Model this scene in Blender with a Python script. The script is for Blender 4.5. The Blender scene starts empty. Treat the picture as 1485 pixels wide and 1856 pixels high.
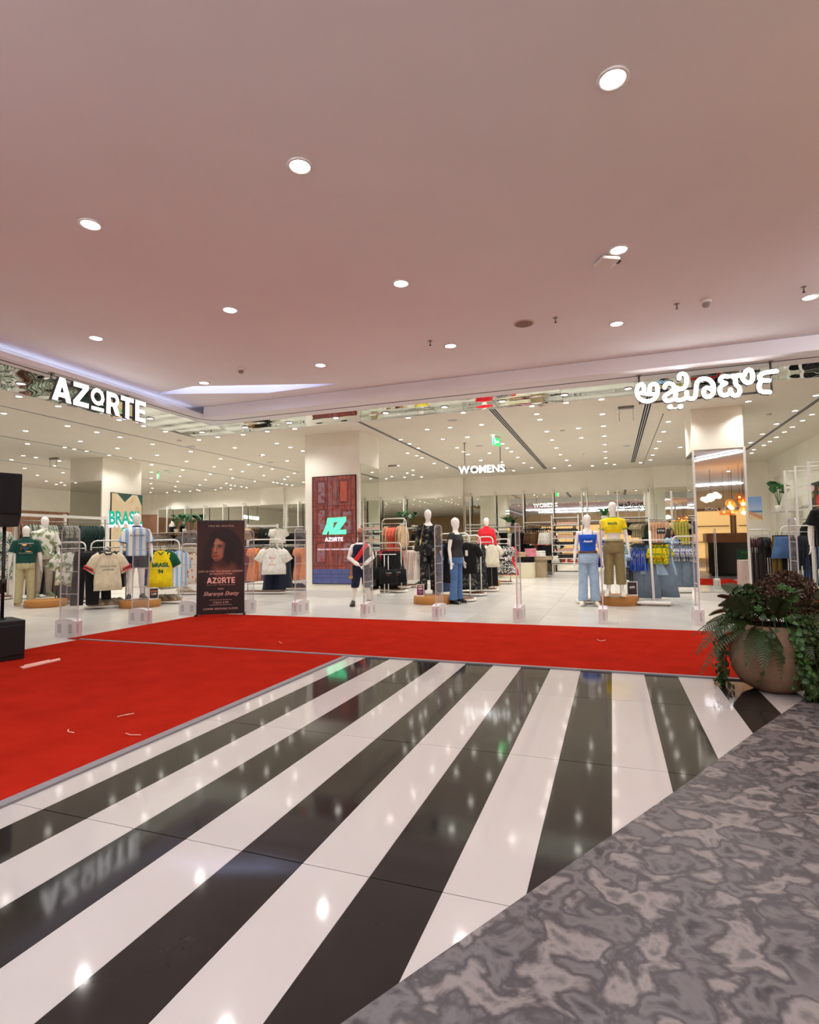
import bpy, bmesh, math, random
import numpy as np
from mathutils import Vector, Matrix
random.seed(7); rng = np.random.default_rng(7)
S = bpy.context.scene
COL = S.collection
pi = math.pi
sin, cos = math.sin, math.cos

# ------------------------------------------------------------------ camera
CAM_H, FPX, CX, CY = 1.28, 1010.0, 742.5, 928.0
YAW, PITCH, ROLL = math.radians(-19.873), math.radians(3.396), math.radians(-0.773)
cf = Vector((sin(YAW) * cos(PITCH), cos(YAW) * cos(PITCH), sin(PITCH)))
_r = Vector((cos(YAW), -sin(YAW), 0)); _u = _r.cross(cf)
cr = _r * cos(ROLL) + _u * sin(ROLL); cu = -_r * sin(ROLL) + _u * cos(ROLL)
cam_d = bpy.data.cameras.new('camera'); cam = bpy.data.objects.new('camera', cam_d); COL.objects.link(cam)
cam.matrix_world = Matrix(((cr.x, cu.x, -cf.x, 0), (cr.y, cu.y, -cf.y, 0), (cr.z, cu.z, -cf.z, CAM_H), (0, 0, 0, 1)))
cam_d.sensor_fit = 'HORIZONTAL'; cam_d.sensor_width = 36; cam_d.lens = 36 * FPX / 1485; cam_d.clip_end = 200; cam_d.clip_start = .05
S.camera = cam
# world and exposure
W = bpy.data.worlds.new('world'); S.world = W; W.use_nodes = True
W.node_tree.nodes['Background'].inputs[0].default_value = (.9, .85, .8, 1); W.node_tree.nodes['Background'].inputs[1].default_value = .12
S.view_settings.view_transform = 'Standard'; S.view_settings.look = 'None'; S.view_settings.gamma = 1
S.view_settings.use_curve_mapping = False; S.view_settings.exposure = 0.28
S.cycles.use_denoising = True; S.cycles.max_bounces = 7; S.cycles.diffuse_bounces = 4; S.cycles.glossy_bounces = 5; S.cycles.use_adaptive_sampling = True; S.cycles.adaptive_threshold = .05
S.cycles.transmission_bounces = 4; S.cycles.transparent_max_bounces = 10; S.cycles.sample_clamp_indirect = 6; S.cycles.caustics_reflective = False; S.cycles.caustics_refractive = False
P_SHOP, P_MALL = 60.0, 46.0          # watts of each shop / mall downlight spot

# photo measurement helpers: a pixel of the photograph -> a place in the room
def ray(px, py): return cf + cr * ((px - CX) / FPX) - cu * ((py - CY) / FPX)
EYE = Vector((0, 0, CAM_H))
def onz(px, py, z=0.0):
    d = ray(px, py); return EYE + d * ((z - CAM_H) / d.z)
def onx(px, py, x):
    d = ray(px, py); return EYE + d * (x / d.x)
def ony(px, py, y):
    d = ray(px, py); return EYE + d * (y / d.y)
def at(px, py, depth): return EYE + ray(px, py) * depth
def dep(p): return (Vector(p) - EYE).dot(cf)
def hgt(px, py, b):
    d = ray(px, py); return CAM_H + d.z * math.hypot(b[0], b[1]) / math.hypot(d.x, d.y)
def face_cam(p, extra=0.0): return math.atan2(p[1], p[0]) - pi / 2 + extra   # rotation that turns local -Y to the viewer

# ------------------------------------------------------------------ materials
def lin(c):
    c = np.asarray(c, float) / 255
    return np.where(c <= .04045, c / 12.92, ((c + .055) / 1.055) ** 2.4)
MC = {}
def mat(name, col, rough=.5, metal=0.0, emit=0.0, noise=0.0, nscale=8.0, bump=0.0, bscale=60.0, spec=.5, coat=0.0, sheen=0.0):
    if name in MC: return MC[name]
    m = bpy.data.materials.new(name); m.use_nodes = True; n = m.node_tree; b = n.nodes['Principled BSDF']
    l = [float(v) for v in lin(col)] + [1]
    b.inputs['Base Color'].default_value = l; b.inputs['Roughness'].default_value = rough; b.inputs['Metallic'].default_value = metal
    b.inputs['Specular IOR Level'].default_value = spec; b.inputs['Coat Weight'].default_value = coat; b.inputs['Coat Roughness'].default_value = .08
    if sheen: b.inputs['Sheen Weight'].default_value = sheen
    if emit: b.inputs['Emission Color'].default_value = l; b.inputs['Emission Strength'].default_value = emit
    if noise or bump: tc = n.nodes.new('ShaderNodeTexCoord')
    if noise:
        t = n.nodes.new('ShaderNodeTexNoise'); t.inputs['Scale'].default_value = nscale; t.inputs['Detail'].default_value = 5
        n.links.new(tc.outputs['Object'], t.inputs['Vector'])
        r = n.nodes.new('ShaderNodeValToRGB'); r.color_ramp.elements[0].position = .3; r.color_ramp.elements[1].position = .7
        r.color_ramp.elements[0].color = [v * (1 - noise) for v in l[:3]] + [1]; r.color_ramp.elements[1].color = [min(1, v * (1 + noise)) for v in l[:3]] + [1]
        n.links.new(t.outputs['Fac'], r.inputs['Fac']); n.links.new(r.outputs['Color'], b.inputs['Base Color'])
    if bump:
        t2 = n.nodes.new('ShaderNodeTexNoise'); t2.inputs['Scale'].default_value = bscale; t2.inputs['Detail'].default_value = 3
        n.links.new(tc.outputs['Object'], t2.inputs['Vector'])
        bp = n.nodes.new('ShaderNodeBump'); bp.inputs['Strength'].default_value = bump; bp.inputs['Distance'].default_value = .02
        n.links.new(t2.outputs['Fac'], bp.inputs['Height']); n.links.new(bp.outputs['Normal'], b.inputs['Normal'])
    MC[name] = m; return m
def fab(name, col, noise=.12, scale=14.0): return mat(name, col, rough=.85, noise=noise, nscale=scale, spec=.2, sheen=.15)
def pattern(name, cols, pos, scale=12, kind='noise', rough=.85, detail=2.0, stretch=(1, 1, 1), dist=0.0, interp='CONSTANT'):
    """printed cloth: a stepped colour ramp over noise / voronoi / wave"""
    if name in MC: return MC[name]
    m = bpy.data.materials.new(name); m.use_nodes = True; n = m.node_tree; b = n.nodes['Principled BSDF']
    b.inputs['Roughness'].default_value = rough; b.inputs['Specular IOR Level'].default_value = .2
    tc = n.nodes.new('ShaderNodeTexCoord'); mp = n.nodes.new('ShaderNodeMapping'); mp.inputs['Scale'].default_value = stretch
    n.links.new(tc.outputs['Object'], mp.inputs['Vector'])
    if kind == 'noise':
        t = n.nodes.new('ShaderNodeTexNoise'); t.inputs['Detail'].default_value = detail; t.inputs['Distortion'].default_value = dist; o = t.outputs['Fac']
    elif kind == 'voronoi':
        t = n.nodes.new('ShaderNodeTexVoronoi'); o = t.outputs['Distance']
    else:
        t = n.nodes.new('ShaderNodeTexWave'); t.inputs['Distortion'].default_value = dist; o = t.outputs['Fac']; t.inputs['Detail'].default_value = detail
    t.inputs['Scale'].default_value = scale; n.links.new(mp.outputs['Vector'], t.inputs['Vector'])
    r = n.nodes.new('ShaderNodeValToRGB'); r.color_ramp.interpolation = interp
    e = r.color_ramp.elements
    while len(e) < len(cols): e.new(.5)
    for k, (c, p) in enumerate(zip(cols, pos)): e[k].position = p; e[k].color = [float(v) for v in lin(c)] + [1]
    n.links.new(o, r.inputs['Fac']); n.links.new(r.outputs['Color'], b.inputs['Base Color'])
    MC[name] = m; return m
def glassmat(name, tint=(240, 240, 240), rough=.02, alpha=.22):
    if name in MC: return MC[name]
    m = bpy.data.materials.new(name); m.use_nodes = True; n = m.node_tree; n.nodes.remove(n.nodes['Principled BSDF'])
    o = n.nodes['Material Output']; tr = n.nodes.new('ShaderNodeBsdfTransparent'); gl = n.nodes.new('ShaderNodeBsdfGlossy'); mx = n.nodes.new('ShaderNodeMixShader'); fr = n.nodes.new('ShaderNodeFresnel')
    tr.inputs['Color'].default_value = [float(v) for v in lin(tint)] + [1]; gl.inputs['Roughness'].default_value = rough
    df = n.nodes.new('ShaderNodeBsdfDiffuse'); df.inputs['Color'].default_value = (.8, .78, .8, 1); mx2 = n.nodes.new('ShaderNodeMixShader'); mx2.inputs['Fac'].default_value = alpha
    mx.inputs['Fac'].default_value = .06; n.nodes.remove(fr); n.links.new(tr.outputs[0], mx.inputs[1]); n.links.new(gl.outputs[0], mx.inputs[2])
    n.links.new(mx.outputs[0], mx2.inputs[1]); n.links.new(df.outputs[0], mx2.inputs[2]); n.links.new(mx2.outputs[0], o.inputs['Surface'])
    MC[name] = m; return m
def vcol(name, emit=0.0, rough=.5):
    if name in MC: return MC[name]
    m = bpy.data.materials.new(name); m.use_nodes = True; n = m.node_tree; b = n.nodes['Principled BSDF']; b.inputs['Roughness'].default_value = rough
    a = n.nodes.new('ShaderNodeVertexColor'); a.layer_name = 'print'
    if emit:
        n.links.new(a.outputs['Color'], b.inputs['Emission Color']); b.inputs['Emission Strength'].default_value = emit; b.inputs['Base Color'].default_value = (.02, .02, .02, 1)
    else: n.links.new(a.outputs['Color'], b.inputs['Base Color'])
    MC[name] = m; return m

m_white = mat('white_powder_coat', (226, 222, 216), .4)
m_wall = mat('cream_wall_paint', (246, 241, 228), .85, noise=.03, nscale=1.5)
m_ceil = mat('shop_ceiling_paint', (228, 219, 203), .9, noise=.02, nscale=1.0)
m_mallceil = mat('mall_ceiling_paint', (232, 232, 234), .9, noise=.03, nscale=.6)
m_mirror = mat('mirror_glass', (232, 236, 228), .015, 1.0)
m_black = mat('black_plastic', (16, 16, 17), .45)
m_dark = mat('dark_metal', (40, 38, 38), .4, .6)
m_steel = mat('brushed_steel', (150, 147, 143), .35, .9)
m_wood = pattern('oak_veneer', [(176, 122, 66), (190, 136, 78), (168, 114, 60)], [0, .45, .6], 4, 'wave', .45, 3, (6, 6, .4), 2.0)
m_walnut = mat('walnut_shelf', (120, 82, 54), .45, noise=.15, nscale=6)
m_mann = mat('mannequin_white', (236, 230, 224), .4, noise=.02, nscale=5)
m_glow = mat('sign_face', (255, 255, 255), .4, emit=2.4)
m_lamp = mat('lamp_diffuser', (255, 250, 240), .4, emit=14.0)
m_acryl = glassmat('acrylic_sheet', (247, 246, 247), .02, .05)
m_acryl_e = glassmat('acrylic_edge', (238, 232, 236), .1, .48)
m_black_f = fab('black_cloth', (18, 18, 20)); m_navy = fab('navy_cloth', (24, 30, 52)); m_greyc = fab('grey_cloth', (104, 102, 100))
m_wht_f = fab('white_cloth', (232, 228, 220)); m_cream_f = fab('cream_cloth', (214, 200, 172))

# ------------------------------------------------------------------ mesh building
class MB:
    def __init__(s): s.v = []; s.f = []; s.mi = []; s.sm = []
    def add(s, vs, fs, mi=0, smooth=False):
        o = len(s.v); s.v += [tuple(v) for v in vs]
        for f in fs: s.f.append([i + o for i in f]); s.mi.append(mi); s.sm.append(smooth)
        return s
    def box(s, x0, x1, y0, y1, z0, z1, mi=0):
        return s.add([(x0, y0, z0), (x1, y0, z0), (x1, y1, z0), (x0, y1, z0), (x0, y0, z1), (x1, y0, z1), (x1, y1, z1), (x0, y1, z1)],
                     [(0, 3, 2, 1), (4, 5, 6, 7), (0, 1, 5, 4), (1, 2, 6, 5), (2, 3, 7, 6), (3, 0, 4, 7)], mi)
    def rings(s, rs, mi=0, caps=True, smooth=True, closed=True):
        n = len(rs[0]); vs = [p for r in rs for p in r]; fs = []
        for k in range(len(rs) - 1):
            for j in range(n if closed else n - 1):
                a = k * n + j; b = k * n + (j + 1) % n; fs.append((a, b, b + n, a + n))
        s.add(vs, fs, mi, smooth)
        if caps:
            o = len(s.v) - len(vs); s.f.append([o + j for j in range(n)][::-1]); s.mi.append(mi); s.sm.append(False)
            s.f.append([o + len(vs) - n + j for j in range(n)]); s.mi.append(mi); s.sm.append(False)
        return s
    def loft(s, rows, n=16, mi=0, power=2.0, fold=None, caps=True):
        """rows: (z, rx, ry, cx, cy)"""
        rs = []
        for row in rows:
            z, rx, ry = row[:3]; cx = row[3] if len(row) > 3 else 0; cy = row[4] if len(row) > 4 else 0; r = []
            for j in range(n):
                a = 2 * pi * j / n; c, d = cos(a), sin(a); k = 1.0
                if fold: k = 1 + fold(a, z)
                e = 2 / power
                r.append((cx + rx * k * math.copysign(abs(c) ** e, c), cy + ry * k * math.copysign(abs(d) ** e, d), z))
            rs.append(r)
        return s.rings(rs, mi, caps)
    def tube(s, pts, rad, n=8, mi=0, caps=True, flat=1.0, up=None):
        pts = [Vector(p) for p in pts]; rs = []; N = len(pts)
        if not hasattr(rad, '__len__'): rad = [rad] * N
        prev = None
        for i, p in enumerate(pts):
            t = (pts[min(i + 1, N - 1)] - pts[max(i - 1, 0)]).normalized()
            if prev is None:
                h = Vector(up) if up else (Vector((0, 0, 1)) if abs(t.z) < .9 else Vector((0, 1, 0)))
                a = t.cross(h).normalized()
            else: a = (prev - t * prev.dot(t)).normalized()
            prev = a; b = t.cross(a)
            rs.append([p + a * (rad[i] * cos(2 * pi * j / n)) + b * (rad[i] * flat * sin(2 * pi * j / n)) for j in range(n)])
        return s.rings(rs, mi, caps)
    def prism(s, poly, t0, t1, axis='y', mi=0, mi_side=None):
        """poly in (x, z) extruded along y (axis y), or (x, y) along z (axis z)"""
        n = len(poly); f = (lambda p, t: (p[0], t, p[1])) if axis == 'y' else (lambda p, t: (p[0], p[1], t))
        vs = [f(p, t0) for p in poly] + [f(p, t1) for p in poly]
        s.add(vs, [list(range(n))], mi); o = len(s.v) - 2 * n
        s.f.append([o + n + j for j in range(n)][::-1]); s.mi.append(mi if mi_side is None else mi_side); s.sm.append(False)
        for j in range(n):
            k = (j + 1) % n; s.f.append([o + k, o + j, o + n + j, o + n + k]); s.mi.append(mi if mi_side is None else mi_side); s.sm.append(False)
        return s
    def lathe(s, prof, n=20, mi=0, c=(0, 0)):
        return s.rings([[(c[0] + r * cos(2 * pi * j / n), c[1] + r * sin(2 * pi * j / n), z) for j in range(n)] for r, z in prof], mi, True)
    def sphere(s, c, r, n=12, m=8, mi=0, sc=(1, 1, 1)):
        return s.rings([[(c[0] + r * sc[0] * sin(pi * (k + .02) / (m + .04)) * cos(2 * pi * j / n), c[1] + r * sc[1] * sin(pi * (k + .02) / (m + .04)) * sin(2 * pi * j / n), c[2] - r * sc[2] * cos(pi * (k + .02) / (m + .04))) for j in range(n)] for k in range(m + 1)], mi, True)
    def xf(s, M):
        s.v = [tuple(M @ Vector(v)) for v in s.v]; return s
    def merge(s, o): 
        k = len(s.v); s.v += o.v; s.f += [[i + k for i in f] for f in o.f]; s.mi += o.mi; s.sm += o.sm; return s
    def mesh(s, name, mats):
        me = bpy.data.meshes.new(name); me.from_pydata(s.v, [], s.f)
        for m in (mats if isinstance(mats, (list, tuple)) else [mats]): me.materials.append(m)
        me.polygons.foreach_set('material_index', s.mi); me.polygons.foreach_set('use_smooth', s.sm)
        bm = bmesh.new(); bm.from_mesh(me); bmesh.ops.recalc_face_normals(bm, faces=bm.faces); bm.to_mesh(me); bm.free()
        return me
    def build(s, name, mats, parent=None, loc=(0, 0, 0), rz=0.0, **kw):
        return link(name, s.mesh(name, mats), parent, loc, rz, **kw)
def link(name, me, parent=None, loc=(0, 0, 0), rz=0.0, label=None, cat=None, group=None, kind=None):
    o = bpy.data.objects.new(name, me); COL.objects.link(o); o.location = loc; o.rotation_euler = (0, 0, rz)
    if parent: o.parent = parent
    if label: o['label'] = label
    if cat: o['category'] = cat
    if group: o['group'] = group
    if kind: o['kind'] = kind
    return o
def thing(name, label, cat, loc=(0, 0, 0), rz=0.0, group=None, kind=None):
    return link(name, None, None, loc, rz, label, cat, group, kind)
def struct(name, mb, mats, label=None, parent=None): return mb.build(name, mats, parent, kind=None if parent else 'structure', label=label)
def bevel(o, w=.01, seg=2):
    b = o.modifiers.new('bevel', 'BEVEL'); b.width = w; b.segments = seg; b.limit_method = 'ANGLE'; return o
_dg = bpy.context.evaluated_depsgraph_get
def baked(mb, voxel, smooth=3, name='body', mats=None):
    """fuse overlapping closed shapes into one continuous skin"""
    me = mb.mesh('tmp', mats or m_mann); o = bpy.data.objects.new('tmp', me); COL.objects.link(o)
    r = o.modifiers.new('r', 'REMESH'); r.mode = 'VOXEL'; r.voxel_size = voxel; r.use_smooth_shade = True
    if smooth: q = o.modifiers.new('s', 'SMOOTH'); q.iterations = smooth; q.factor = .5
    bpy.context.view_layer.update()
    out = bpy.data.meshes.new_from_object(o.evaluated_get(_dg())); bpy.data.objects.remove(o); out.name = name
    if not out.materials: out.materials.append(mats or m_mann)
    return out
def text(name, s, size, mtl, parent=None, loc=(0, 0, 0), rot=(pi / 2, 0, 0), ext=0.0, bold=0.0, align='CENTER', space=1.0, shear=0.0, sx=1.0, wrap=None, **kw):
    c = bpy.data.curves.new('txt', 'FONT'); c.body = s; c.size = size; c.extrude = ext; c.offset = bold; c.align_x = align; c.align_y = 'CENTER'; c.space_character = space; c.shear = shear; c.resolution_u = 3
    o = bpy.data.objects.new('txt', c); COL.objects.link(o); bpy.context.view_layer.update()
    me = bpy.data.meshes.new_from_object(o.evaluated_get(_dg())); bpy.data.objects.remove(o); bpy.data.curves.remove(c)
    me.materials.clear(); me.materials.append(mtl)
    if sx != 1: 
        for v in me.vertices: v.co.x *= sx
    if wrap:
        R = Matrix.Rotation(pi / 2, 4, 'X')
        for v in me.vertices:
            p = R @ v.co; x, z = p.x + loc[0], p.z + loc[2]; v.co = (x, wrap(x, z) - p.y * 0 - .004, z)
        loc = (0, 0, 0); rot = (0, 0, 0)
    q = link(name, me, parent, loc, 0, **kw); q.rotation_euler = rot; return q
def raster(name, w, h, nx, ny, fn, mtl, parent, loc=(0, 0, 0)):
    """a flat printed / lit panel in the XZ plane facing -Y, coloured point by point; fn(u, v) -> sRGB arrays, v up"""
    us, vs = np.meshgrid(np.linspace(0, 1, nx), np.linspace(0, 1, ny)); rgb = np.clip(fn(us, vs), 0, 255)
    X = (us - .5) * w; Z = vs * h
    co = np.stack([X, np.zeros_like(X), Z], -1).reshape(-1, 3)
    i = np.arange((ny - 1) * nx).reshape(ny - 1, nx)[:, :-1].ravel()
    fs = np.stack([i, i + 1, i + 1 + nx, i + nx], 1)
    me = bpy.data.meshes.new(name); me.from_pydata(co.tolist(), [], fs.tolist())
    a = me.color_attributes.new('print', 'FLOAT_COLOR', 'POINT')
    a.data.foreach_set('color', np.concatenate([lin(rgb).reshape(-1, 3), np.ones((nx * ny, 1))], 1).ravel())
    me.materials.append(mtl); return link(name, me, parent, loc)
def vnoise(u, v, su, sv, seed, oct=4):
    r = np.random.default_rng(seed); out = np.zeros_like(u); amp = 1.0
    for k in range(oct):
        nu, nv = int(su * 2 ** k) + 2, int(sv * 2 ** k) + 2; g = r.random((nv + 1, nu + 1))
        x = u * (nu - 1); y = v * (nv - 1); xi = np.floor(x).astype(int).clip(0, nu - 1); yi = np.floor(y).astype(int).clip(0, nv - 1); fx = x - xi; fy = y - yi
        fx = fx * fx * (3 - 2 * fx); fy = fy * fy * (3 - 2 * fy)
        out += amp * ((g[yi, xi] * (1 - fx) + g[yi, xi + 1] * fx) * (1 - fy) + (g[yi + 1, xi] * (1 - fx) + g[yi + 1, xi + 1] * fx) * fy); amp *= .5
    return out / (2 - .5 ** (oct - 1))
def ss(x, a, b): t = np.clip((x - a) / (b - a), 0, 1); return t * t * (3 - 2 * t)
def mixc(A, B, t): return A * (1 - t[..., None]) + np.asarray(B, float) * t[..., None]

# ================================================================== SETTING
ZM, ZS, ZF = 4.12, 4.20, 3.90          # mall ceiling, shop ceiling, mirrored soffit
XL, YR = -7.15, 8.95                   # where the shop floor begins on the left and the far side
XW, YB, XFAR = 5.5, 23.7, -25.5        # shop right wall, back wall, far left wall
# ---- floors
def tilemat(name, col, rough, noise, scale, spec=.5):
    return mat(name, col, rough, noise=noise, nscale=scale, spec=spec)
m_t = [tilemat('shop_tile_%d' % k, c, .22, .06, 1.3) for k, c in enumerate([(203, 198, 190), (208, 203, 196), (197, 192, 185)])]
m_tw = tilemat('white_stone_tile', (194, 188, 184), .07, .03, 2.0, .4); m_tb = tilemat('black_stone_tile', (40, 37, 35), .07, .12, 3.0, .28)
m_granite = pattern('grey_granite', [(58, 55, 57), (104, 99, 99), (72, 68, 70), (132, 124, 121), (92, 88, 88)], [.3, .42, .50, .60, .7], 7, 'noise', .3, 9, (1, 1, 1), .35, 'EASE')
floor = struct('floor', MB().box(XFAR - .5, 12, -9, YB + .5, -.2, -.013), mat('floor_screed', (150, 146, 140), .6))
TS = 1.2; near, rest = [], []
for i in range(-16, 12):
    for j in range(-15, 13):
        x0, y0 = XL + i * TS, YR + j * TS
        if not (j >= 0 or i < 0) or x0 < XFAR - .5 or x0 > XW or y0 > YB: continue
        d = dep((x0 + .6, y0 + .6, 0)); p = Vector((x0 + .6, y0 + .6, 0)) - EYE
        lat = abs(p.dot(cr)) / max(d, .1)
        (near if d > 4 and lat < .85 and d < 22 and j < 9 else rest).append((x0, y0))
near.sort(key=lambda t: dep((t[0], t[1], 0))); rest += near[280:]; near = near[:280]
tb = MB().box(.0015, TS - .0015, .0015, TS - .0015, -.013, 0); tmesh = [tb.mesh('tile', m) for m in m_t]
for x0, y0 in near: link('tile', random.choice(tmesh), floor, (x0, y0, 0))
rb = MB()
for x0, y0 in rest: rb.box(x0 + .0015, x0 + TS - .0015, y0 + .0015, y0 + TS - .0015, -.013, 0)
rb.build('tile_field', m_t[0], floor, kind='stuff')
SW, PH = .2945, -.335                  # stripe width and phase
rowsY = [(4.905, 5.90), (3.475, 4.90), (2.045, 3.47), (.615, 2.04), (-9, .61)]
for y0, y1 in rowsY:
    me = [MB().box(.0008, SW - .0008, 0, y1 - y0, -.013, 0).mesh('tile', m) for m in (m_tb, m_tw)]
    for k in range(-9, 10):
        x0 = PH + k * SW
        if x0 < -3.0 or (y1 > 0 and x0 > 2.2): continue
        link('tile', me[k % 2], floor, (x0, y0, 0))
gp = [(1.75, 5.9), (1.36, 5.27), (.83, 4.3), (.32, 3.32), (-.62, 1.6), (-1.35, .25), (4.2, .25), (5.2, 2.2), (6.4, 5.9)]
MB().box(-7.1, 12, -9, .25, -.013, .002).box(6.4, 12, .25, 8.9, -.013, .002).build('pale_stone_field', m_tw, floor, kind='stuff')  # unseen floor made pale to bounce neutral light up to the ceiling
struct('floor_granite', MB().prism(gp, -.013, .004, 'z'), m_granite)
# ---- red carpets with folds
m_carpet = mat('red_felt', (160, 36, 23), .95, noise=.10, nscale=3.0, bump=.35, bscale=220, spec=.0)
m_tape = mat('grey_edge_tape', (128, 124, 128), .55)
def carpet(name, label, x0, x1, y0, y1, folds, humps, loc):
    res = .022; nx, ny = int((x1 - x0) / res) + 1, int((y1 - y0) / res) + 1
    X, Y = np.meshgrid(np.linspace(x0, x1, nx), np.linspace(y0, y1, ny)); Z = np.full_like(X, .006)
    Z += .008 * vnoise((X - x0) / (x1 - x0), (Y - y0) / (y1 - y0), 9, 6, 3)
    for (ax, ay), (bx, by), amp, wd in folds:
        dx, dy = bx - ax, by - ay; L = math.hypot(dx, dy); t = ((X - ax) * dx + (Y - ay) * dy) / L ** 2
        s = ((X - ax) * -dy + (Y - ay) * dx) / L + .05 * np.sin(t * 9 + ax) + .02 * np.sin(t * 23); e = ss(t, -.05, .25) * (1 - ss(t, .75, 1.05))
        Z += 1.5 * amp * e * np.exp(-(np.abs(s) / (wd * .55)) ** 1.3) * (1 - .55 * ss(s, 0, wd * .15) * (1 - ss(s, wd * .4, wd)))
    for hx, hy, sx, sy, amp in humps: Z += amp * np.exp(-((X - hx) / sx) ** 2 - ((Y - hy) / sy) ** 2)
    ed = np.minimum.reduce([X - x0, x1 - X, Y - y0, y1 - Y]); Z = .006 + (Z - .006) * ss(ed, .03, .16)
    me = bpy.data.meshes.new(name); i = np.arange((ny - 1) * nx).reshape(ny - 1, nx)[:, :-1].ravel()
    me.from_pydata(np.stack([X, Y, Z], -1).reshape(-1, 3).tolist(), [], np.stack([i, i + 1, i + 1 + nx, i + nx], 1).tolist())
    me.polygons.foreach_set('use_smooth', [True] * len(me.polygons)); me.materials.append(m_carpet)
    return link(name, me, None, (0, 0, 0), 0, label, 'carpet')
def fl(*p): return tuple(onz(*p).xy)
cA = carpet('red_carpet', 'wide red carpet runner along the far shop front behind the striped tiles', XL - .25, 3.7, 5.92, YR,
    [(fl(320, 1162), fl(505, 1128), .022, .035), (fl(430, 1172), fl(505, 1150), .016, .03), (fl(560, 1150), fl(690, 1128), .012, .03), (fl(650, 1184), fl(765, 1132), .014, .04), (fl(850, 1190), fl(905, 1140), .014, .05),
     (fl(1030, 1140), fl(1075, 1162), .022, .03), (fl(1120, 1200), fl(1240, 1150), .012, .06), (fl(985, 1180), fl(1290, 1200), .010, .05)], [], 0)
cB = carpet('red_carpet', 'red carpet in front of the left shop front, creased and marked with chalk', XL, -2.93, .3, 5.90,
    [(fl(70, 1217), fl(250, 1232), .03, .04), (fl(215, 1226), fl(430, 1256), .022, .05), (fl(0, 1250), fl(170, 1272), .026, .04), (fl(150, 1268), fl(400, 1292), .012, .05), (fl(130, 1290), fl(300, 1318), .010, .06), (fl(190, 1172), fl(330, 1166), .016, .05), (fl(300, 1180), fl(500, 1212), .008, .06), (fl(0, 1375), fl(260, 1340), .008, .09)],
    [(fl(197, 1178)[0], fl(197, 1178)[1], .10, .16, .05)], 0)
MB().box(XL, 3.7, 5.905, 5.95, .001, .014).build('edge_tape', m_tape, cA, label='grey tape along the carpet edge')
MB().box(-2.96, -2.895, .3, 5.87, .001, .013).build('edge_tape', m_tape, cB, label='grey tape along the carpet edge')
m_chalk = mat('chalk', (232, 190, 176), .9); mk = MB()
for pl in [[(213, 1299), (226, 1296), (243, 1293)], [(228, 1329), (236, 1332), (255, 1332)], [(124, 1322), (123, 1326), (134, 1328)]]:
    pts = [onz(*p, .024) for p in pl]
    for a, b in zip(pts, pts[1:]): mk.tube([a, b], .0035, 4)
mk.build('chalk_mark', m_chalk, cB, kind='stuff'); mk = MB()
for pl in [[(1083, 1159), (1088, 1162), (1098, 1160)], [(506, 1163), (511, 1166)]]:
    pts = [onz(*p, .024) for p in pl]
    for a, b in zip(pts, pts[1:]): mk.tube([a, b], .0035, 4)
mk.build('chalk_mark', m_chalk, cA, kind='stuff')
bx = MB(); q = [fl(36, 1212), fl(108, 1196), fl(110, 1199), fl(42, 1215)]; bx.prism(q, .012, .022, 'z'); q = [fl(44, 1209), fl(90, 1199), fl(88, 1204), fl(40, 1214)]; bx.prism(q, .012, .024, 'z')
bx.build('masking_tape', mat('masking_tape', (226, 160, 148), .6), cB, label='pale strips of masking tape')

# ---- ceilings
from mathutils.geometry import tessellate_polygon
out = [Vector((-7.97, -9, ZM)), Vector((12, -9, ZM)), Vector((12, 9.04, ZM)), Vector((-7.97, 9.04, ZM))]
hole = [Vector((-6.83, 7.79, ZM)), Vector((-4.38, 8.63, ZM)), Vector((-5.88, 8.655, ZM)), Vector((-7.85, 7.93, ZM))]
vs = out + hole; mc = MB(); mc.add(vs, [tuple(t) for t in tessellate_polygon([out, hole])])
o = struct('ceiling', mc, m_mallceil)
rc = MB()
for k in range(4):
    a, b = hole[k], hole[(k + 1) % 4]; rc.add([a, b, b + Vector((0, 0, .22)), a + Vector((0, 0, .22))], [(0, 1, 2, 3)])
rc.build('cove_recess', m_mallceil, o)
MB().add([h + Vector((0, 0, .2)) for h in hole], [(0, 1, 2, 3)]).build('cove_light', mat('cove_led', (205, 215, 255), .5, emit=2.2), o, label='bluish white light panel in the ceiling recess')
MB().box(-8.3, 12, -9, 9.3, 4.45, 4.5).build('ceiling_slab', m_mallceil, o)
struct('ceiling_shop', MB().box(XFAR - .5, XW + .2, 10.42, YB + .3, ZS, ZS + .1).box(XFAR - .5, -9.05, -9, 10.42, ZS, ZS + .1), m_ceil)
# fascia drop, groove and mirrored soffit round the shop front
fs = MB().box(-7.67, XW + 7, 9.05, 9.70, ZF, ZM - .001).box(-7.97, -7.67, 9.05, 9.70, ZF, 3.975).box(-7.97, -7.67, -9, 9.05, ZF, 3.975).box(-8.05, -7.975, -9, 9.70, ZF + .02, ZM + .05)
fs.box(-9.13, XW, 10.50, 10.52, ZF - .022, ZS + .1).box(-9.17, -9.15, -9, 10.52, ZF - .030, ZS + .1).box(-9.15, XW, 9.70, 10.50, ZF + .004, ZS + .1).box(-9.15, -7.98, -9, 9.70, ZF + .004, ZS + .1)
tr1 = struct('trim_1', fs, m_mallceil)
arc = [(-7.82, -9), (-7.82, 8.9)] + [(-7.32 - .5 * cos(a), 8.9 + .5 * sin(a)) for a in np.linspace(.2, pi / 2 - .1, 7)] + [(-7.32, 9.4), (12, 9.4)]
gr = MB()
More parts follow.
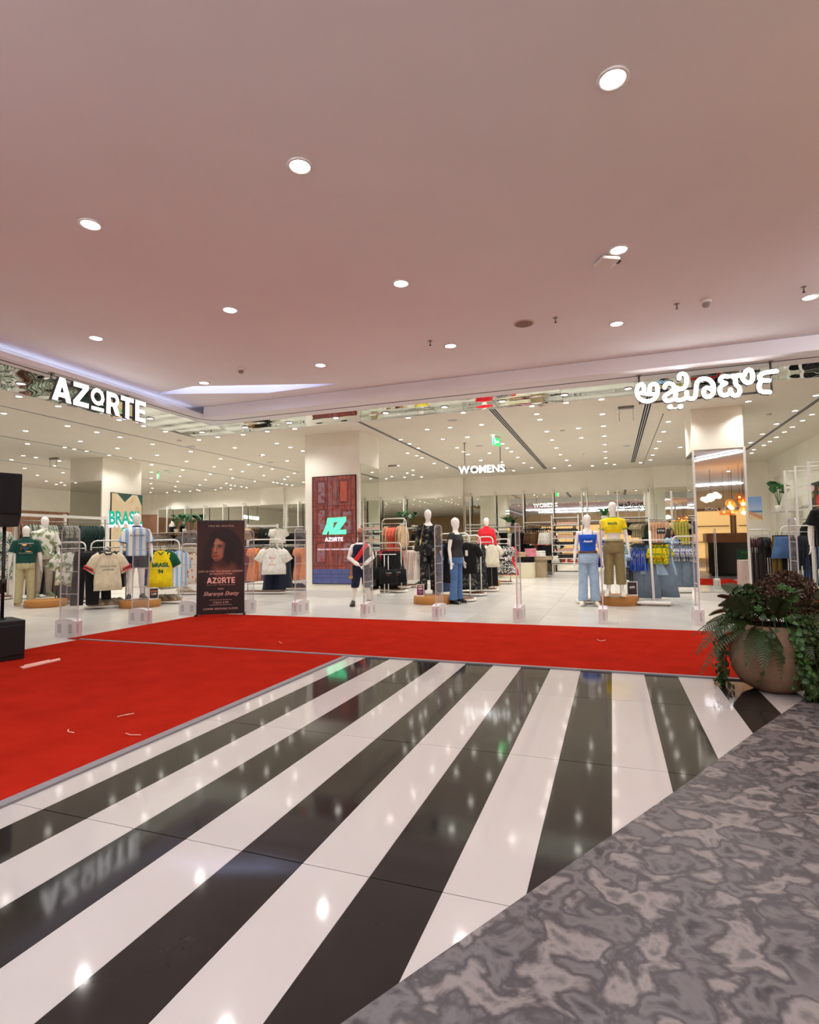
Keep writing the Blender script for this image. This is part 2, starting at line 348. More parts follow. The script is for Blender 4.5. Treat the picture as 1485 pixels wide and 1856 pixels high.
for a, b in zip(arc, arc[1:]):
    d = Vector((b[0] - a[0], b[1] - a[1])).normalized() * .014; n = Vector((-d.y, d.x)); gr.prism([(a[0] - n.x - d.x, a[1] - n.y - d.y), (b[0] - n.x + d.x, b[1] - n.y + d.y), (b[0] + n.x + d.x, b[1] + n.y + d.y), (a[0] + n.x - d.x, a[1] + n.y - d.y)], ZF - .004, ZF + .01, 'z')
gr.build('shutter_slot', m_black, tr1, label='black shutter slot')
m_mirr_w = mat('mirror_film', (226, 222, 212), .03, 1.0, bump=.22, bscale=3.0)
def soffit_panel(x0, x1, y0, y1):
    nx, ny = max(2, int((x1 - x0) / .06)), max(2, int((y1 - y0) / .06)); X, Y = np.meshgrid(np.linspace(x0 + .003, x1 - .003, nx), np.linspace(y0 + .003, y1 - .003, ny)); k = random.random() * 6
    Z = ZF - .002 - .022 * ((Y - 9.70) if y0 > 9.6 else (-7.98 - X)) + .0006 * np.sin(X * 11 + k) + .0016 * np.sin(Y * 13 + k) + .0004 * np.sin((X + Y) * 21 + 2 * k)
    i = np.arange((ny - 1) * nx).reshape(ny - 1, nx)[:, :-1].ravel(); b = MB(); b.add(np.stack([X, Y, Z], -1).reshape(-1, 3).tolist(), np.stack([i, i + 1, i + 1 + nx, i + nx], 1).tolist(), 0, True)
    b.build('mirror_panel', m_mirror, tr1)
xs = list(np.arange(-9.15, XW, 1.2)) + [XW]
for a, b in zip(xs, xs[1:]): soffit_panel(a, b, 9.70, 10.50)
ys = list(np.arange(9.70, -3, -1.2))
for a, b in zip(ys, ys[1:]): soffit_panel(-9.15, -7.98, b, a)
MB().box(-7.93, -7.89, 5.0, 8.9, 3.976, 3.99).build('cove_strip', mat('cove_strip_led', (224, 226, 255), .5, emit=2.6), tr1, label='cold white light strip hidden above the fascia')
ax = MB().box(.6, 8.0, 9.035, 9.045, 4.10, 4.112)
# ---- walls of the shop
ms = MB().box(XFAR + 2.0, XW, YB, YB + .2, 0, ZS)
wb = struct('wall_back', ms, m_wall)
MZ = 3.36
pil = [(-16.35, -15.05), (-7.27, -6.0), (1.62, 3.0)]
pm = MB()
for a, b in pil: pm.box(a, b, YB - .22, YB, 0, ZS)
pm.build('wall_pier', m_wall, wb)
edges = [-23.0]
for a, b in pil: edges += [a, b]
edges += [XW - .75]
def panels(x0, x1, y, z1, n):
    w = (x1 - x0) / n
    for k in range(n): MB().box(x0 + k * w + .004, x0 + (k + 1) * w - .004, y - .012, y, .12, z1).build('mirror_panel', m_mirror, wb)
panels(-23.0, -16.4, YB, MZ, 6); panels(-16.35, -15.05, YB - .221, MZ, 1); panels(-15.0, -7.3, YB, MZ, 7); panels(-7.27, -6.0, YB - .221, MZ, 1); panels(-5.95, 1.6, YB, MZ, 7); panels(1.62, 3.0, YB - .221, MZ, 1); panels(3.05, 3.9, YB, MZ, 1)
MB().box(XFAR + 2, XW, YB - .03, YB, 0, .11).build('skirting', m_white, wb)
# white wall standards with round flanges
def standard(x, y, ztop, kind_label):
    t = thing('wall_standard', kind_label, 'wall rail', (x, y, 0), 0, 'white slotted standards along the mirrored back wall')
    MB().box(-.028, .028, -.02, .02, 0, ztop).build('post', m_white, t)
    MB().tube([(0, 0, ztop - .05), (0, .2, ztop - .05)], .012, 6).tube([(0, .185, ztop - .05), (0, .2, ztop - .05)], .06, 12).build('flange', m_white, t)
for x in [-22.2, -21.0, -19.8, -18.6, -17.4, -14.2, -12.9, -11.6, -9.95, -8.75, -5.7, -4.62, -3.42, -2.2, -1.07, -.88, .27, 1.45]:
    standard(x, YB - .25, 3.5, 'white slotted wall standard with a round flange against the mirrored back wall')
# right wall: cream above, white tiled panels below
struct('wall_right', MB().box(XW, XW + .2, 9.30, YB, 0, ZS), m_wall)
wr = bpy.data.objects['wall_right']; pt = [MB().box(-.014, 0, .003, .597, .003, .297).mesh('tile', mat('white_wall_tile', (224, 220, 206), .35))]
for j in range(22):
    for k in range(10):
        if 10.3 + j * .6 < 22.6: link('tile', pt[0], wr, (XW, 10.3 + j * .6, .5 + k * .3))
# far left curved wall with wooden planks and cream band
cw = [(XFAR, -9.0), (XFAR, 8.0)] + [(XFAR, 8 + k * .9) for k in range(1, 13)] + [(XFAR + 2.4 - 2.4 * cos(a), 19.2 + 4.5 * sin(a)) for a in np.linspace(.12, pi / 2, 9)]
wl = MB()
for a, b in zip(cw, cw[1:]):
    wl.add([(a[0], a[1], 0), (b[0], b[1], 0), (b[0], b[1], ZS), (a[0], a[1], ZS)], [(0, 1, 2, 3)])
wlo = struct('wall_left', wl, m_wall)
m_pl = [mat('plank_%d' % k, c, .5, noise=.1, nscale=3) for k, c in enumerate([(168, 124, 98), (176, 132, 104), (160, 116, 92)])]
L = 0.0; segs = cw[1:]
for a, b in zip(segs, segs[1:]):
    if a[1] < 13: continue
    d = Vector((b[0] - a[0], b[1] - a[1], 0)); n = max(1, round(d.length / .45)); w = d.length / n; ang = math.atan2(d.y, d.x)
    for k in range(n):
        p = Vector((a[0], a[1], 0)) + d * (k / n); MB().box(.006, w - .006, -.03, .0, 0, 3.12).build('plank', random.choice(m_pl), wlo, p, ang)
struct('wall_front', MB().box(XFAR, -8.1, -9.2, -9, 0, ZS).box(XL - .9, 12, -9.2, -9, 0, 4.5), mat('mall_wall_warm', (214, 182, 138), .8))
struct('wall_side', MB().box(12, 12.2, -9, 9.4, 0, 4.5).box(XW + .2, 12, 9.3, 9.5, 0, 4.5), m_wall)

# ---- columns
def part_text(*a, **k): return text(*a, **k)
colC = struct('column_1', MB().box(-7.49, -5.92, 12.72, 13.95, 0, ZS), m_wall)
MB().box(-5.921, -5.905, 12.76, 13.93, .12, 3.36).build('mirror_panel', m_mirror, colC); MB().box(-7.50, -5.91, 12.705, 12.72, 0, .16).build('skirting', m_white, colC)
colL = struct('column_2', MB().box(-16.5, -15.1, 13.2, 14.75, 0, ZS), m_wall)
MB().box(-16.47, -15.13, 13.185, 13.2, .1, 3.45).build('mirror_panel', m_mirror, colL)
colR = struct('column_3', MB().box(1.75, 2.74, 13.62, 14.75, 0, ZS), m_wall)
MB().box(1.77, 2.72, 13.60, 13.62, .18, 3.28).build('mirror_panel', m_mirror, colR); MB().box(1.734, 1.75, 13.64, 14.73, .18, 3.28).build('mirror_panel', m_mirror, colR)
MB().box(1.73, 2.76, 13.585, 13.60, 0, .17).build('skirting', m_white, colR); MB().box(2.715, 2.76, 13.585, 13.605, .17, 3.3).box(1.73, 1.775, 13.585, 13.605, .17, 3.3).build('trim', m_white, colR)
text('lettering', 'SCAN. PAY. GO', .098, m_steel, colR, (2.27, 13.596, 1.97), bold=.002, ext=.001)

# ---- lamps in the ceilings
bm_ring = MB().lathe([(.058, .006), (.072, .006), (.075, -.004), (.058, -.006), (.056, .004)], 14); me_ring = bm_ring.mesh('ring', m_white)
me_disc = MB().lathe([(.056, -.001), (.056, .001)], 14).mesh('diffuser', m_lamp); me_disc_b = MB().lathe([(.075, -.001), (.075, .001)], 16).mesh('diffuser', m_lamp); me_ring_b = MB().lathe([(.078, .006), (.095, .006), (.1, -.004), (.078, -.007), (.075, .004)], 16).mesh('ring', m_white)
def spot(parent, power, ang, col, z=-.02):
    l = bpy.data.lights.new('spot', 'SPOT'); l.energy = power; l.spot_size = math.radians(ang); l.spot_blend = .7; l.shadow_soft_size = .05; l.color = col
    o = bpy.data.objects.new('spot_light', l); COL.objects.link(o); o.parent = parent; o.location = (0, 0, z); return o
def downlight(x, y, z, label, group, power, ang=128, col=(1, .995, .955), big=False):
    t = thing('downlight', label, 'ceiling light', (x, y, z), 0, group)
    link('ring', me_ring_b if big else me_ring, t); link('diffuser', me_disc_b if big else me_disc, t)
    if power: spot(t, power, ang, col)
DL = [(-10.5,7.3),(-10.5,8.1),(-10.4,9.5),(-10.4,10.2),(-12.1,8.1),(-12.0,9.5),(-12.0,10.3),(-12.0,11.0),(-13.4,9.5),(-13.4,11.0),(-13.4,12.2),(-15.0,10.7),(-14.6,11.5),(-14.6,11.8),(-14.6,12.2),(-14.6,13.0),(-14.5,13.7),(-17.0,12.0),(-17.0,12.4),(-18.1,12.4),(-17.0,13.2),(-18.1,13.9),(-19.6,13.9),(-21.0,15.4),(-19.5,15.3),(-22.5,16.9),(-22.4,17.5),(-23.2,17.9),(-23.2,18.3),(-24.3,17.1),(-20.9,16.8),(-10.4,10.9),(-10.4,12.1),(-9.7,12.0),(-8.9,12.0),(-8.1,11.9),(-7.3,11.9),(-12.0,12.1),(-11.9,13.5),(-12.0,15.0),(-12.0,16.5),(-11.9,17.8),(-11.8,19.2),(-13.3,13.6),(-13.4,15.0),(-13.4,16.4),(-10.3,13.5),(-13.3,17.2),(-13.3,17.9),(-8.8,13.4),(-8.8,14.1),(-8.8,14.8),(-10.3,14.9),(-10.3,16.3),(-11.9,17.1),(-13.3,19.3),(-12.6,20.0),(-13.2,20.7),(-13.1,22.1),(-15.0,16.6),(-14.9,18.0),(-14.9,19.4),(-14.8,20.8),(-14.3,21.5),(-14.3,21.8),(-14.3,22.2),(-14.3,22.6),(-14.2,22.9),(-16.4,18.0),(-17.8,19.4),(-19.4,21.0),(-20.8,22.5),(-16.3,19.4),(-17.9,20.9),(-16.4,20.9),(-16.7,21.6),(-16.7,21.9),(-16.7,22.4),(-16.7,22.8),(-17.9,22.4),(-17.7,22.9),(-18.7,23.0),(-19.7,23.0),(-19.5,22.6),(-20.3,23.0),(-21.0,23.0),(-21.8,23.0),(-22.5,22.6),(-15.0,15.1),(-16.5,16.6),(-17.9,18.0),(-19.4,19.5),(-20.8,21.0),(-4.3,11.9),(-3.0,11.9),(-4.3,13.3),(-3.7,13.3),(-2.9,13.3),(-5.4,14.3),(-5.4,15.0),(-5.4,15.8),(-4.3,14.7),(-3.6,14.7),(-2.9,14.7),(-6.0,16.5),(-5.9,17.1),(-5.9,17.6),(-5.9,19.0),(-5.8,20.3),(-4.3,16.2),(-4.3,17.0),(-4.3,17.6),(-2.9,16.1),(-2.9,16.9),(-2.9,17.6),(-3.6,17.6),(-4.2,19.0),(-3.6,19.7),(-3.6,22.3),(-7.3,19.0),(-7.2,20.4),(-7.7,21.1),(-7.7,21.8),(-7.6,22.6),(-8.3,22.4),(-8.7,21.9),(-9.2,22.5),(-1.5,11.9),(-0.8,11.9),(-0.1,11.9),(-1.5,12.7),(-1.5,13.3),(-1.5,14.8),(-1.5,16.1),(-1.5,17.5),(-1.5,18.9),(-1.4,20.3),(-1.4,21.7),(-0.7,14.7),(-0.7,16.1),(-0.1,13.3),(-0.1,14.7),(-0.1,16.1),(-0.1,17.5),(-0.1,18.9),(-0.1,20.3),(-0.1,21.7),(0.2,22.2),(-0.6,22.2),(-2.0,22.2),(-2.9,18.9),(-2.9,20.3),(-2.8,21.7),(1.4,14.8),(1.4,16.1),(1.4,17.6),(1.4,18.9),(1.4,20.3),(1.4,21.5),(1.1,22.1),(2.1,19.0),(1.4,13.3),(2.8,13.3),(4.0,14.7),(4.5,15.3),(4.0,16.2),(4.5,16.0),(4.5,16.8),(4.5,17.5),(4.5,18.3),(4.5,19.0),(4.5,19.7),(4.4,20.5),(4.5,21.3),(4.0,17.6),(4.0,19.0),(4.0,13.3),
      (-10.5,5.8),(-12.1,6.5),(-13.4,8.0),(-16,8.5),(-19,8.5),(-22,8.5),(-22,12),(-19.5,11),(-24,14.5),(-14,5),(-18,5),(-22,5),(-16,1.5),(-20,1.5),(-24,1.5),(-11,2.5),(-13,-2),(-18,-2.5),(-23,-2.5)]  # downlights out of view, added to light the left end of the shop
cell = {}
for x, y in DL:                        # crowded clusters share the light of their spot so that every patch of floor gets a similar share
    cell.setdefault((round(x / 1.45), round(y / 1.45)), []).append((x, y))
for pts in cell.values():
    for x, y in pts: downlight(x, y, ZS - .002, 'small round recessed downlight glowing in the cream shop ceiling', 'downlights in the shop ceiling', P_SHOP / len(pts))
for x, y in [(-8.6, 6.0), (-8.6, 8.6), (-8.6, 10.1), (-7.4, 10.05), (-6.3, 10.05), (-5.2, 10.05), (-4.1, 10.05), (-2.9, 10.05), (-1.8, 10.05), (-.7, 10.05), (.35, 10.05), (1.5, 10.05), (3.2, 10.05)]:
    downlight(x, y, ZF - .008 - .022 * ((y - 9.7) if y > 9.7 else (-7.98 - x)), 'round downlight set into the mirrored soffit over the shop entrance', 'downlights in the mirrored soffit', P_SHOP * .8)
for px, py in [(727, 514), (417, 562), (174, 613), (1122, 453), (1469, 539), (1118, 587), (817, 627), (581, 662), (370, 694)]:
    p = onz(px, py, ZM - .002); downlight(p.x, p.y, ZM - .002, 'round white downlight recessed in the pink lit mall ceiling', 'downlights in the mall ceiling', P_MALL, 130, (1, .965, .93), True)
for x, y in [(-4.2, 3.5), (-2.1, 3.5), (.1, 3.5), (2.3, 3.4), (-6.4, 3.5), (-4.2, 1.4), (-2.1, 1.4), (.1, 1.4), (2.3, 1.4), (4.6, 1.4), (6.8, 5.6), (4.6, 7.6), (6.8, 1.4), (-3.2, -2), (0, -2), (3.2, -2), (7.0, -3)]:
    downlight(x, y, ZM - .002, 'round white downlight recessed in the pink lit mall ceiling', 'downlights in the mall ceiling', P_MALL, 130, (1, .965, .93), True)

# ---- other ceiling fittings
for k, (px, py, z, lb) in enumerate([(437, 668, ZM, 'white smoke detector on the mall ceiling between two downlights near the corner'), (1280, 545, ZM, 'white smoke detector on the mall ceiling at the side of the planter')]):
    p = onz(px, py, z); t = thing('smoke_detector', lb, 'smoke detector', p, 0, 'mall smoke detectors')
    MB().lathe([(.06, 0), (.06, -.02), (.05, -.035)], 16).build('base', m_white, t); MB().lathe([(.042, -.035), (.045, -.05), (.03, -.075), (.012, -.08)], 14).build('sensor', mat('detector_grey', (150, 140, 134), .5), t)
for px, py in [(325, 798), (473, 825), (297 + 10, 857), (980, 734), (1020, 780), (1060, 822), (1394, 750), (410, 880), (797, 853)]:
    p = onz(px, py, ZS); t = thing('smoke_detector', 'small white smoke detector on the cream shop ceiling', 'smoke detector', p, 0, 'shop smoke detectors')
    MB().lathe([(.06, 0), (.06, -.02), (.045, -.04), (.02, -.06)], 12).build('base', m_white, t)
p = onz(950, 586, ZM); t = thing('ceiling_speaker', 'round beige speaker grille flush with the pink mall ceiling', 'speaker', p)
MB().lathe([(.13, .002), (.13, -.008), (.115, -.01)], 24).build('rim', mat('speaker_rim', (196, 172, 150), .6), t); MB().lathe([(.112, -.009), (.11, -.012)], 24).build('grille', mat('speaker_grille', (140, 120, 108), .8), t)
for px, py in [(820, 762), (869, 808), (347, 809), (490, 838), (302, 853), (1136, 808), (925, 849)]:
    p = onz(px, py, ZS); t = thing('ceiling_speaker', 'round pale grey speaker grille flush with the cream shop ceiling', 'speaker', p, 0, 'speakers in the shop ceiling')
    MB().lathe([(.11, .002), (.11, -.006), (.1, -.008)], 18).build('grille', mat('grille_grey', (186, 182, 184), .7), t)
p = onz(1100, 470, ZM); t = thing('wireless_router', 'square white wireless router under the mall ceiling by a downlight', 'router', p, .5)
bevel(MB().box(-.1, .1, -.1, .1, -.045, -.01).build('body', m_white, t), .02, 3); MB().box(-.06, .06, -.06, .06, -.012, 0).build('bracket', m_white, t); MB().box(.1, .14, -.02, .02, -.03, -.01).build('plug', m_dark, t)
for px, py, lb in [(1227, 551, 'metal sprinkler head beside the smoke detector on the mall ceiling'), (780, 618, 'metal sprinkler head in the middle of the mall ceiling'), (1457, 520, 'metal sprinkler head at the far right of the mall ceiling'), (1007, 576, 'small sprinkler pipe right of the round speaker')]:
    p = onz(px, py, ZM); t = thing('sprinkler', lb, 'sprinkler', p, 0, 'sprinklers on the mall ceiling')
    MB().lathe([(.03, 0), (.03, -.006), (.008, -.01), (.008, -.05)], 10).build('pipe', m_steel, t); MB().lathe([(.006, -.05), (.016, -.06), (.018, -.064)], 10).build('deflector', m_dark, t)
# linear slot diffusers: frame, black slots and bars between them
m_slot = mat('slot_black', (14, 13, 13), .9)
for k, (a, b, n, lb) in enumerate([((-2.39, 10.6), (-2.30, 22.3), 3, 'three slot black air diffuser right of the white hanging sign'), ((.85, 10.6), (.80, 21.9), 3, 'three slot black air diffuser left of the mirrored column'), ((-5.61, 10.6), (-5.40, 21.0), 2, 'two slot black air diffuser beside the screen column'),
                                  ((-11.6, -2), (-11.4, 19.1), 1, 'long single slot diffuser nearest the left shop front'), ((-14.7, 3), (-14.4, 22.7), 1, 'long single slot diffuser above the left column'), ((-18.5, 6), (-18.4, 22.9), 1, 'long single slot diffuser beyond the left column'), ((4.17, 11.2), (4.15, 20.5), 2, 'two slot black air diffuser along the right wall'), ((1.2, 13.8), (1.22, 22.7), .4, 'hairline black joint between two diffusers')]):
    t = thing('slot_diffuser', lb, 'air vent', ((a[0] + b[0]) / 2, a[1], ZS)); L = b[1] - a[1]
    nn = max(1, int(n)); w = .05 * nn if n >= 1 else .012
    if n >= 1: MB().box(-w / 2 - .02, w / 2 + .02, 0, L, -.004, 0).build('frame', m_white, t)
    for j in range(nn): MB().box(-w / 2 + j * .05 + .009 if n >= 1 else -.006, -w / 2 + j * .05 + .041 if n >= 1 else .006, .02, L - .02, -.006, 0).build('slot', m_slot, t)
m_green = mat('exit_green', (40, 190, 90), .4, emit=1.6)
def exit_sign(px, py, z, rz, lb):
    p = onz(px, py, z); t = thing('exit_sign', lb, 'exit sign', (p.x, p.y, ZS), rz, 'green exit signs')
    MB().box(-.17, .17, -.02, .02, -.06, 0).build('bracket', m_white, t); MB().box(-.17, .17, -.008, .008, -.26, -.06).build('panel', m_green, t)
    b = MB(); y0, y1 = -.012, -.009; m = mat('exit_white', (225, 255, 230), .4, emit=2.0)
    b.prism([(-.02, -.17), (.06, -.17), (.06, -.2), (.11, -.155), (.06, -.11), (.06, -.14), (-.02, -.14)][::-1], y0, y1); b.tube([(-.09, y0, -.09), (-.09, y0, -.105)], .016, 6).tube([(-.11, y0, -.15), (-.08, y0, -.12), (-.06, y0, -.16), (-.09, y0, -.2), (-.11, y0, -.23)], .01, 5).tube([(-.06, y0, -.16), (-.05, y0, -.22)], .01, 5)
    b.build('pictogram', m, t)
exit_sign(287, 860, 4.1, -.6, 'green running man exit sign hanging right of the left column'); exit_sign(900, 797, 4.1, 1.15, 'green running man exit sign seen edge on above the white hanging sign')
def projector(px, py, lb, rz=0):
    p = onz(px, py, ZS); t = thing('ceiling_bracket', lb, 'bracket', p, rz, 'white device brackets under the shop ceiling')
    b = MB().box(-.16, .16, -.05, .05, -.05, -.01); b.build('plate', m_steel, t)
    for x in (-.15, .13): MB().box(x, x + .015, -.03, -.015, -.32, -.05).build('leg', m_white, t)
    MB().tube([(-.16, 0, -.02), (-.22, 0, -.06), (-.2, 0, -.16), (-.08, 0, -.12)], .004, 5).build('cable', m_white, t)
projector(98, 830, 'white device bracket hanging left of the left column'); projector(712, 843, 'white device bracket hanging right of the screen column'); projector(1135, 737, 'white device bracket with a cable left of the mirrored column')

# ================================================================== SIGNS
def quad(a, b, w): 
    d = Vector((b[0] - a[0], b[1] - a[1])).normalized(); n = Vector((-d.y, d.x)) * w / 2; return [(a[0] - n.x, a[1] - n.y), (b[0] - n.x, b[1] - n.y), (b[0] + n.x, b[1] + n.y), (a[0] + n.x, a[1] + n.y)]
def ring_polys(cx, cy, r, w, a0=0, a1=2 * pi, n=20, sx=1.0):
    out = []
    for k in range(n):
        s, e = a0 + (a1 - a0) * k / n, a0 + (a1 - a0) * (k + 1) / n
        out.append([(cx + (r - w) * cos(s) * sx, cy + (r - w) * sin(s)), (cx + r * cos(s) * sx, cy + r * sin(s)), (cx + r * cos(e) * sx, cy + r * sin(e)), (cx + (r - w) * cos(e) * sx, cy + (r - w) * sin(e))])
    return out
AZ = [  # letter polygons, capital height 1, with the advance of each
    ('A', [[(0, 0), (.26, 0), (.60, 1), (.35, 1)], [(.97, 0), (.71, 0), (.37, 1), (.62, 1)], [(.22, .18), (.75, .18), (.68, .38), (.29, .38)]], 0.0),
    ('Z', [[(0, .80), (.80, .80), (.80, 1), (0, 1)], [(0, 0), (.82, 0), (.82, .2), (0, .2)], [(0, .18), (.28, .18), (.80, .82), (.52, .82)]], 1.06),
    ('O', ring_polys(.38, .62, .38, .17) + [[(.04, 0), (.74, 0), (.74, .15), (.04, .15)]], 1.98),
    ('R', [[(0, 0), (.24, 0), (.24, 1), (0, 1)], [(.24, .80), (.44, .80), (.44, 1), (.24, 1)], [(.24, .36), (.44, .36), (.44, .55), (.24, .55)], [(.36, .40), (.60, .46), (.82, 0), (.55, 0)]] + ring_polys(.42, .68, .32, .19, -pi / 2, pi / 2, 12), 2.88),
    ('T', [[(0, .80), (.82, .80), (.82, 1), (0, 1)], [(.29, 0), (.53, 0), (.53, .82), (.29, .82)]], 3.74),
    ('E', [[(0, 0), (.24, 0), (.24, 1), (0, 1)], [(.22, .81), (.68, .81), (.68, 1), (.22, 1)], [(.22, .41), (.64, .41), (.64, .59), (.22, .59)], [(.22, 0), (.68, 0), (.68, .19), (.22, .19)]], 4.68)]
AZ_W = 5.36
def az_logo(parent, w, h, x0, z0, d, mats, y=0.0, joined=None):
    sx = w / AZ_W; all_ = MB()
    for ch, polys, adv in AZ:
        b = MB()
        for i_, P in enumerate(polys): b.prism([(x0 + (x + adv) * sx, z0 + z * h) for x, z in P][::-1], y - d - .00025 * i_, y, 'y', 0, min(1, len(mats) - 1))
        if joined: all_.merge(b)
        else: b.build('letter', mats, parent)
    if joined: all_.build(joined, mats, parent)
m_side = mat('letter_return', (96, 92, 92), .5)
# left sign: hangs along the left shop front, read from the mall
pA, pB, pC = onx(88, 722, -7.72), onx(258, 768, -7.72), onx(103, 685, -7.72)
t = thing('shop_sign', 'lit white capital letter shop sign AZORTE hung at the left shop front', 'sign', (-7.72, pA.y, 0), pi / 2)
wz = pB.y - pA.y; z0 = (pA.z + pB.z) / 2 - .005
az_logo(t, wz, .36, 0, z0, .07, [m_glow, m_side])
MB().box(.1, wz - .1, .012, .03, z0 + .28, z0 + .31).box(.1, wz - .1, .012, .03, z0 + .04, z0 + .07).build('back_rail', m_steel, t)
for x in (.05, wz - .32): MB().tube([(x, .02, z0 + .3), (x, .02, ZF)], .016, 8).tube([(x, .02, ZF - .012), (x, .02, ZF)], .045, 12).build('rod', m_steel, t)
# right sign: the Kannada wordmark, traced stroke by stroke
KS = [[[(215, 350), (219, 300), (205, 275), (182, 275), (164, 300), (160, 345), (180, 390), (240, 416), (300, 398), (328, 358), (331, 300), (318, 275), (290, 272), (268, 292), (264, 352)], [(243, 354), (302, 354)], [(190, 345), (215, 345)]],
      [[(512, 225), (514, 195), (542, 184), (570, 202), (574, 260), (556, 302), (520, 312), (488, 300)], [(392, 300), (400, 275), (428, 264), (458, 275), (472, 302), (440, 338), (402, 362), (388, 388), (408, 410), (442, 408), (478, 388)], [(440, 340), (520, 312)], [(474, 388), (500, 406), (540, 400), (572, 382), (576, 340)], [(480, 388), (484, 350)], [(572, 382), (616, 394), (646, 376), (654, 310), (664, 255), (700, 226), (758, 232), (794, 270), (798, 330), (780, 368), (742, 378), (717, 352), (722, 314), (752, 300), (784, 318)]],
      [[(920, 208), (882, 206), (858, 226), (862, 252), (902, 264), (862, 288), (852, 330), (872, 362), (912, 360), (940, 338), (940, 318)], [(940, 338), (968, 366), (1002, 362), (1020, 330), (1010, 296), (984, 272), (982, 230), (962, 206)], [(950, 206), (1040, 196)], [(1036, 200), (1050, 238), (1086, 262), (1120, 242), (1124, 190), (1104, 150), (1070, 164), (1056, 196)]],
      [[(1324, 164), (1252, 172), (1200, 188), (1182, 214), (1202, 240), (1262, 242)], [(1202, 242), (1182, 270), (1180, 306), (1202, 334), (1266, 338)]]]
YS = 9.36
o0 = ony(1150, 700, YS); t = thing('shop_sign', 'lit white curly letter shop sign hung at the right shop front', 'sign', (o0.x, YS, 0), 0)
def kp(p): q = ony(1120 + p[0] * .2155, 640 + p[1] * .2155, YS); return (q.x - o0.x, q.z)
KW = .064
for ch in KS:
    b = MB()
    for st in ch:
        P = [kp(p) for p in st]; Q = [P[0]]
        for i in range(len(P) - 1):      # smooth the stroke
            a, c, d, e = P[max(i - 1, 0)], P[i], P[i + 1], P[min(i + 2, len(P) - 1)]
            for u in (.33, .66, 1.0): Q.append(tuple(.5 * (2 * c[k] + (d[k] - a[k]) * u + (2 * a[k] - 5 * c[k] + 4 * d[k] - e[k]) * u * u + (3 * c[k] - a[k] - 3 * d[k] + e[k]) * u ** 3) for k in (0, 1)))
        for a, c in zip(Q, Q[1:]): b.prism(quad(a, c, KW)[::-1], -.07, 0, 'y', 0, 1)
        for c in Q[::2] + [Q[-1]]: b.prism([(c[0] + KW / 2 * cos(k * pi / 5), c[1] + KW / 2 * sin(k * pi / 5)) for k in range(10)][::-1], -.0702, 0, 'y', 0, 1)
    b.build('letter', [m_glow, m_side], t)
for p in [(437, 460), (523, 457)]:
    c = kp(p); MB().prism([(c[0] + .04 * cos(k * pi / 8), c[1] + .04 * sin(k * pi / 8)) for k in range(16)][::-1], -.07, 0, 'y', 0, 1).prism([(c[0] - .015, c[1] + .03), (c[0] + .015, c[1] + .03), (c[0] + .015, c[1] + .09), (c[0] - .015, c[1] + .09)], -.02, 0, 'y', 1).build('letter_dot', [m_glow, m_side], t)
za, zb = kp((330, 330))[1], kp((600, 380))[1] - .02; w = kp((1260, 200))[0]
MB().box(.1, w, .012, .03, za, za + .03).box(.1, w, .012, .03, zb, zb + .03).build('back_rail', m_side, t)
for p in [(178, 200), (1287, 90)]: x = kp(p)[0]; MB().tube([(x, .02, zb), (x, .02, ZF)], .016, 8).tube([(x, .02, ZF - .012), (x, .02, ZF)], .045, 12).build('rod', m_steel, t)
# department signs
def hung_letters(lb, word, c, rz, size, rods, zt, bold=.012, space=1.0):
    t = thing('department_sign', lb, 'sign', (c[0], c[1], 0), rz)
    x = 0; objs = []
    for ch in word:
        if ch == ' ': x += size * .35; continue
        o = text('letter', ch, size, m_glow, t, (0, 0, 0), ext=.02, bold=bold, align='LEFT'); xs = [v.co.x for v in o.data.vertices]; w = max(xs) - min(xs)
        o.location = (x - min(xs), 0, c[2]); x += w + size * .11 * space; objs.append(o)
    for o in objs: o.location.x -= x / 2
    MB().box(-x / 2, x / 2, .025, .035, c[2] - .02, c[2] + .02).build('back_rail', m_dark, t)
    for r in rods: MB().tube([(r, .03, c[2]), (r, .03, zt)], .014, 6).tube([(r, .03, zt - .01), (r, .03, zt)], .04, 10).build('rod', m_steel, t)
    return x
pw = ony(874, 851, 15.55); hung_letters('lit white hanging sign reading WOMENS under the shop ceiling', 'WOMENS', (pw.x, 15.55, pw.z), .05, .29, (-.5, .52), ZS, .004, 1.0)
pl = onx(36, 910, -23.5); hung_letters('lit white hanging sign ending in NGE before the plank wall', 'TRIAL LOUNGE', (-23.5, pl.y - 1.75, pl.z), pi / 2 - .25, .30, (-1.2, 1.55), ZS, .012, 2.2)

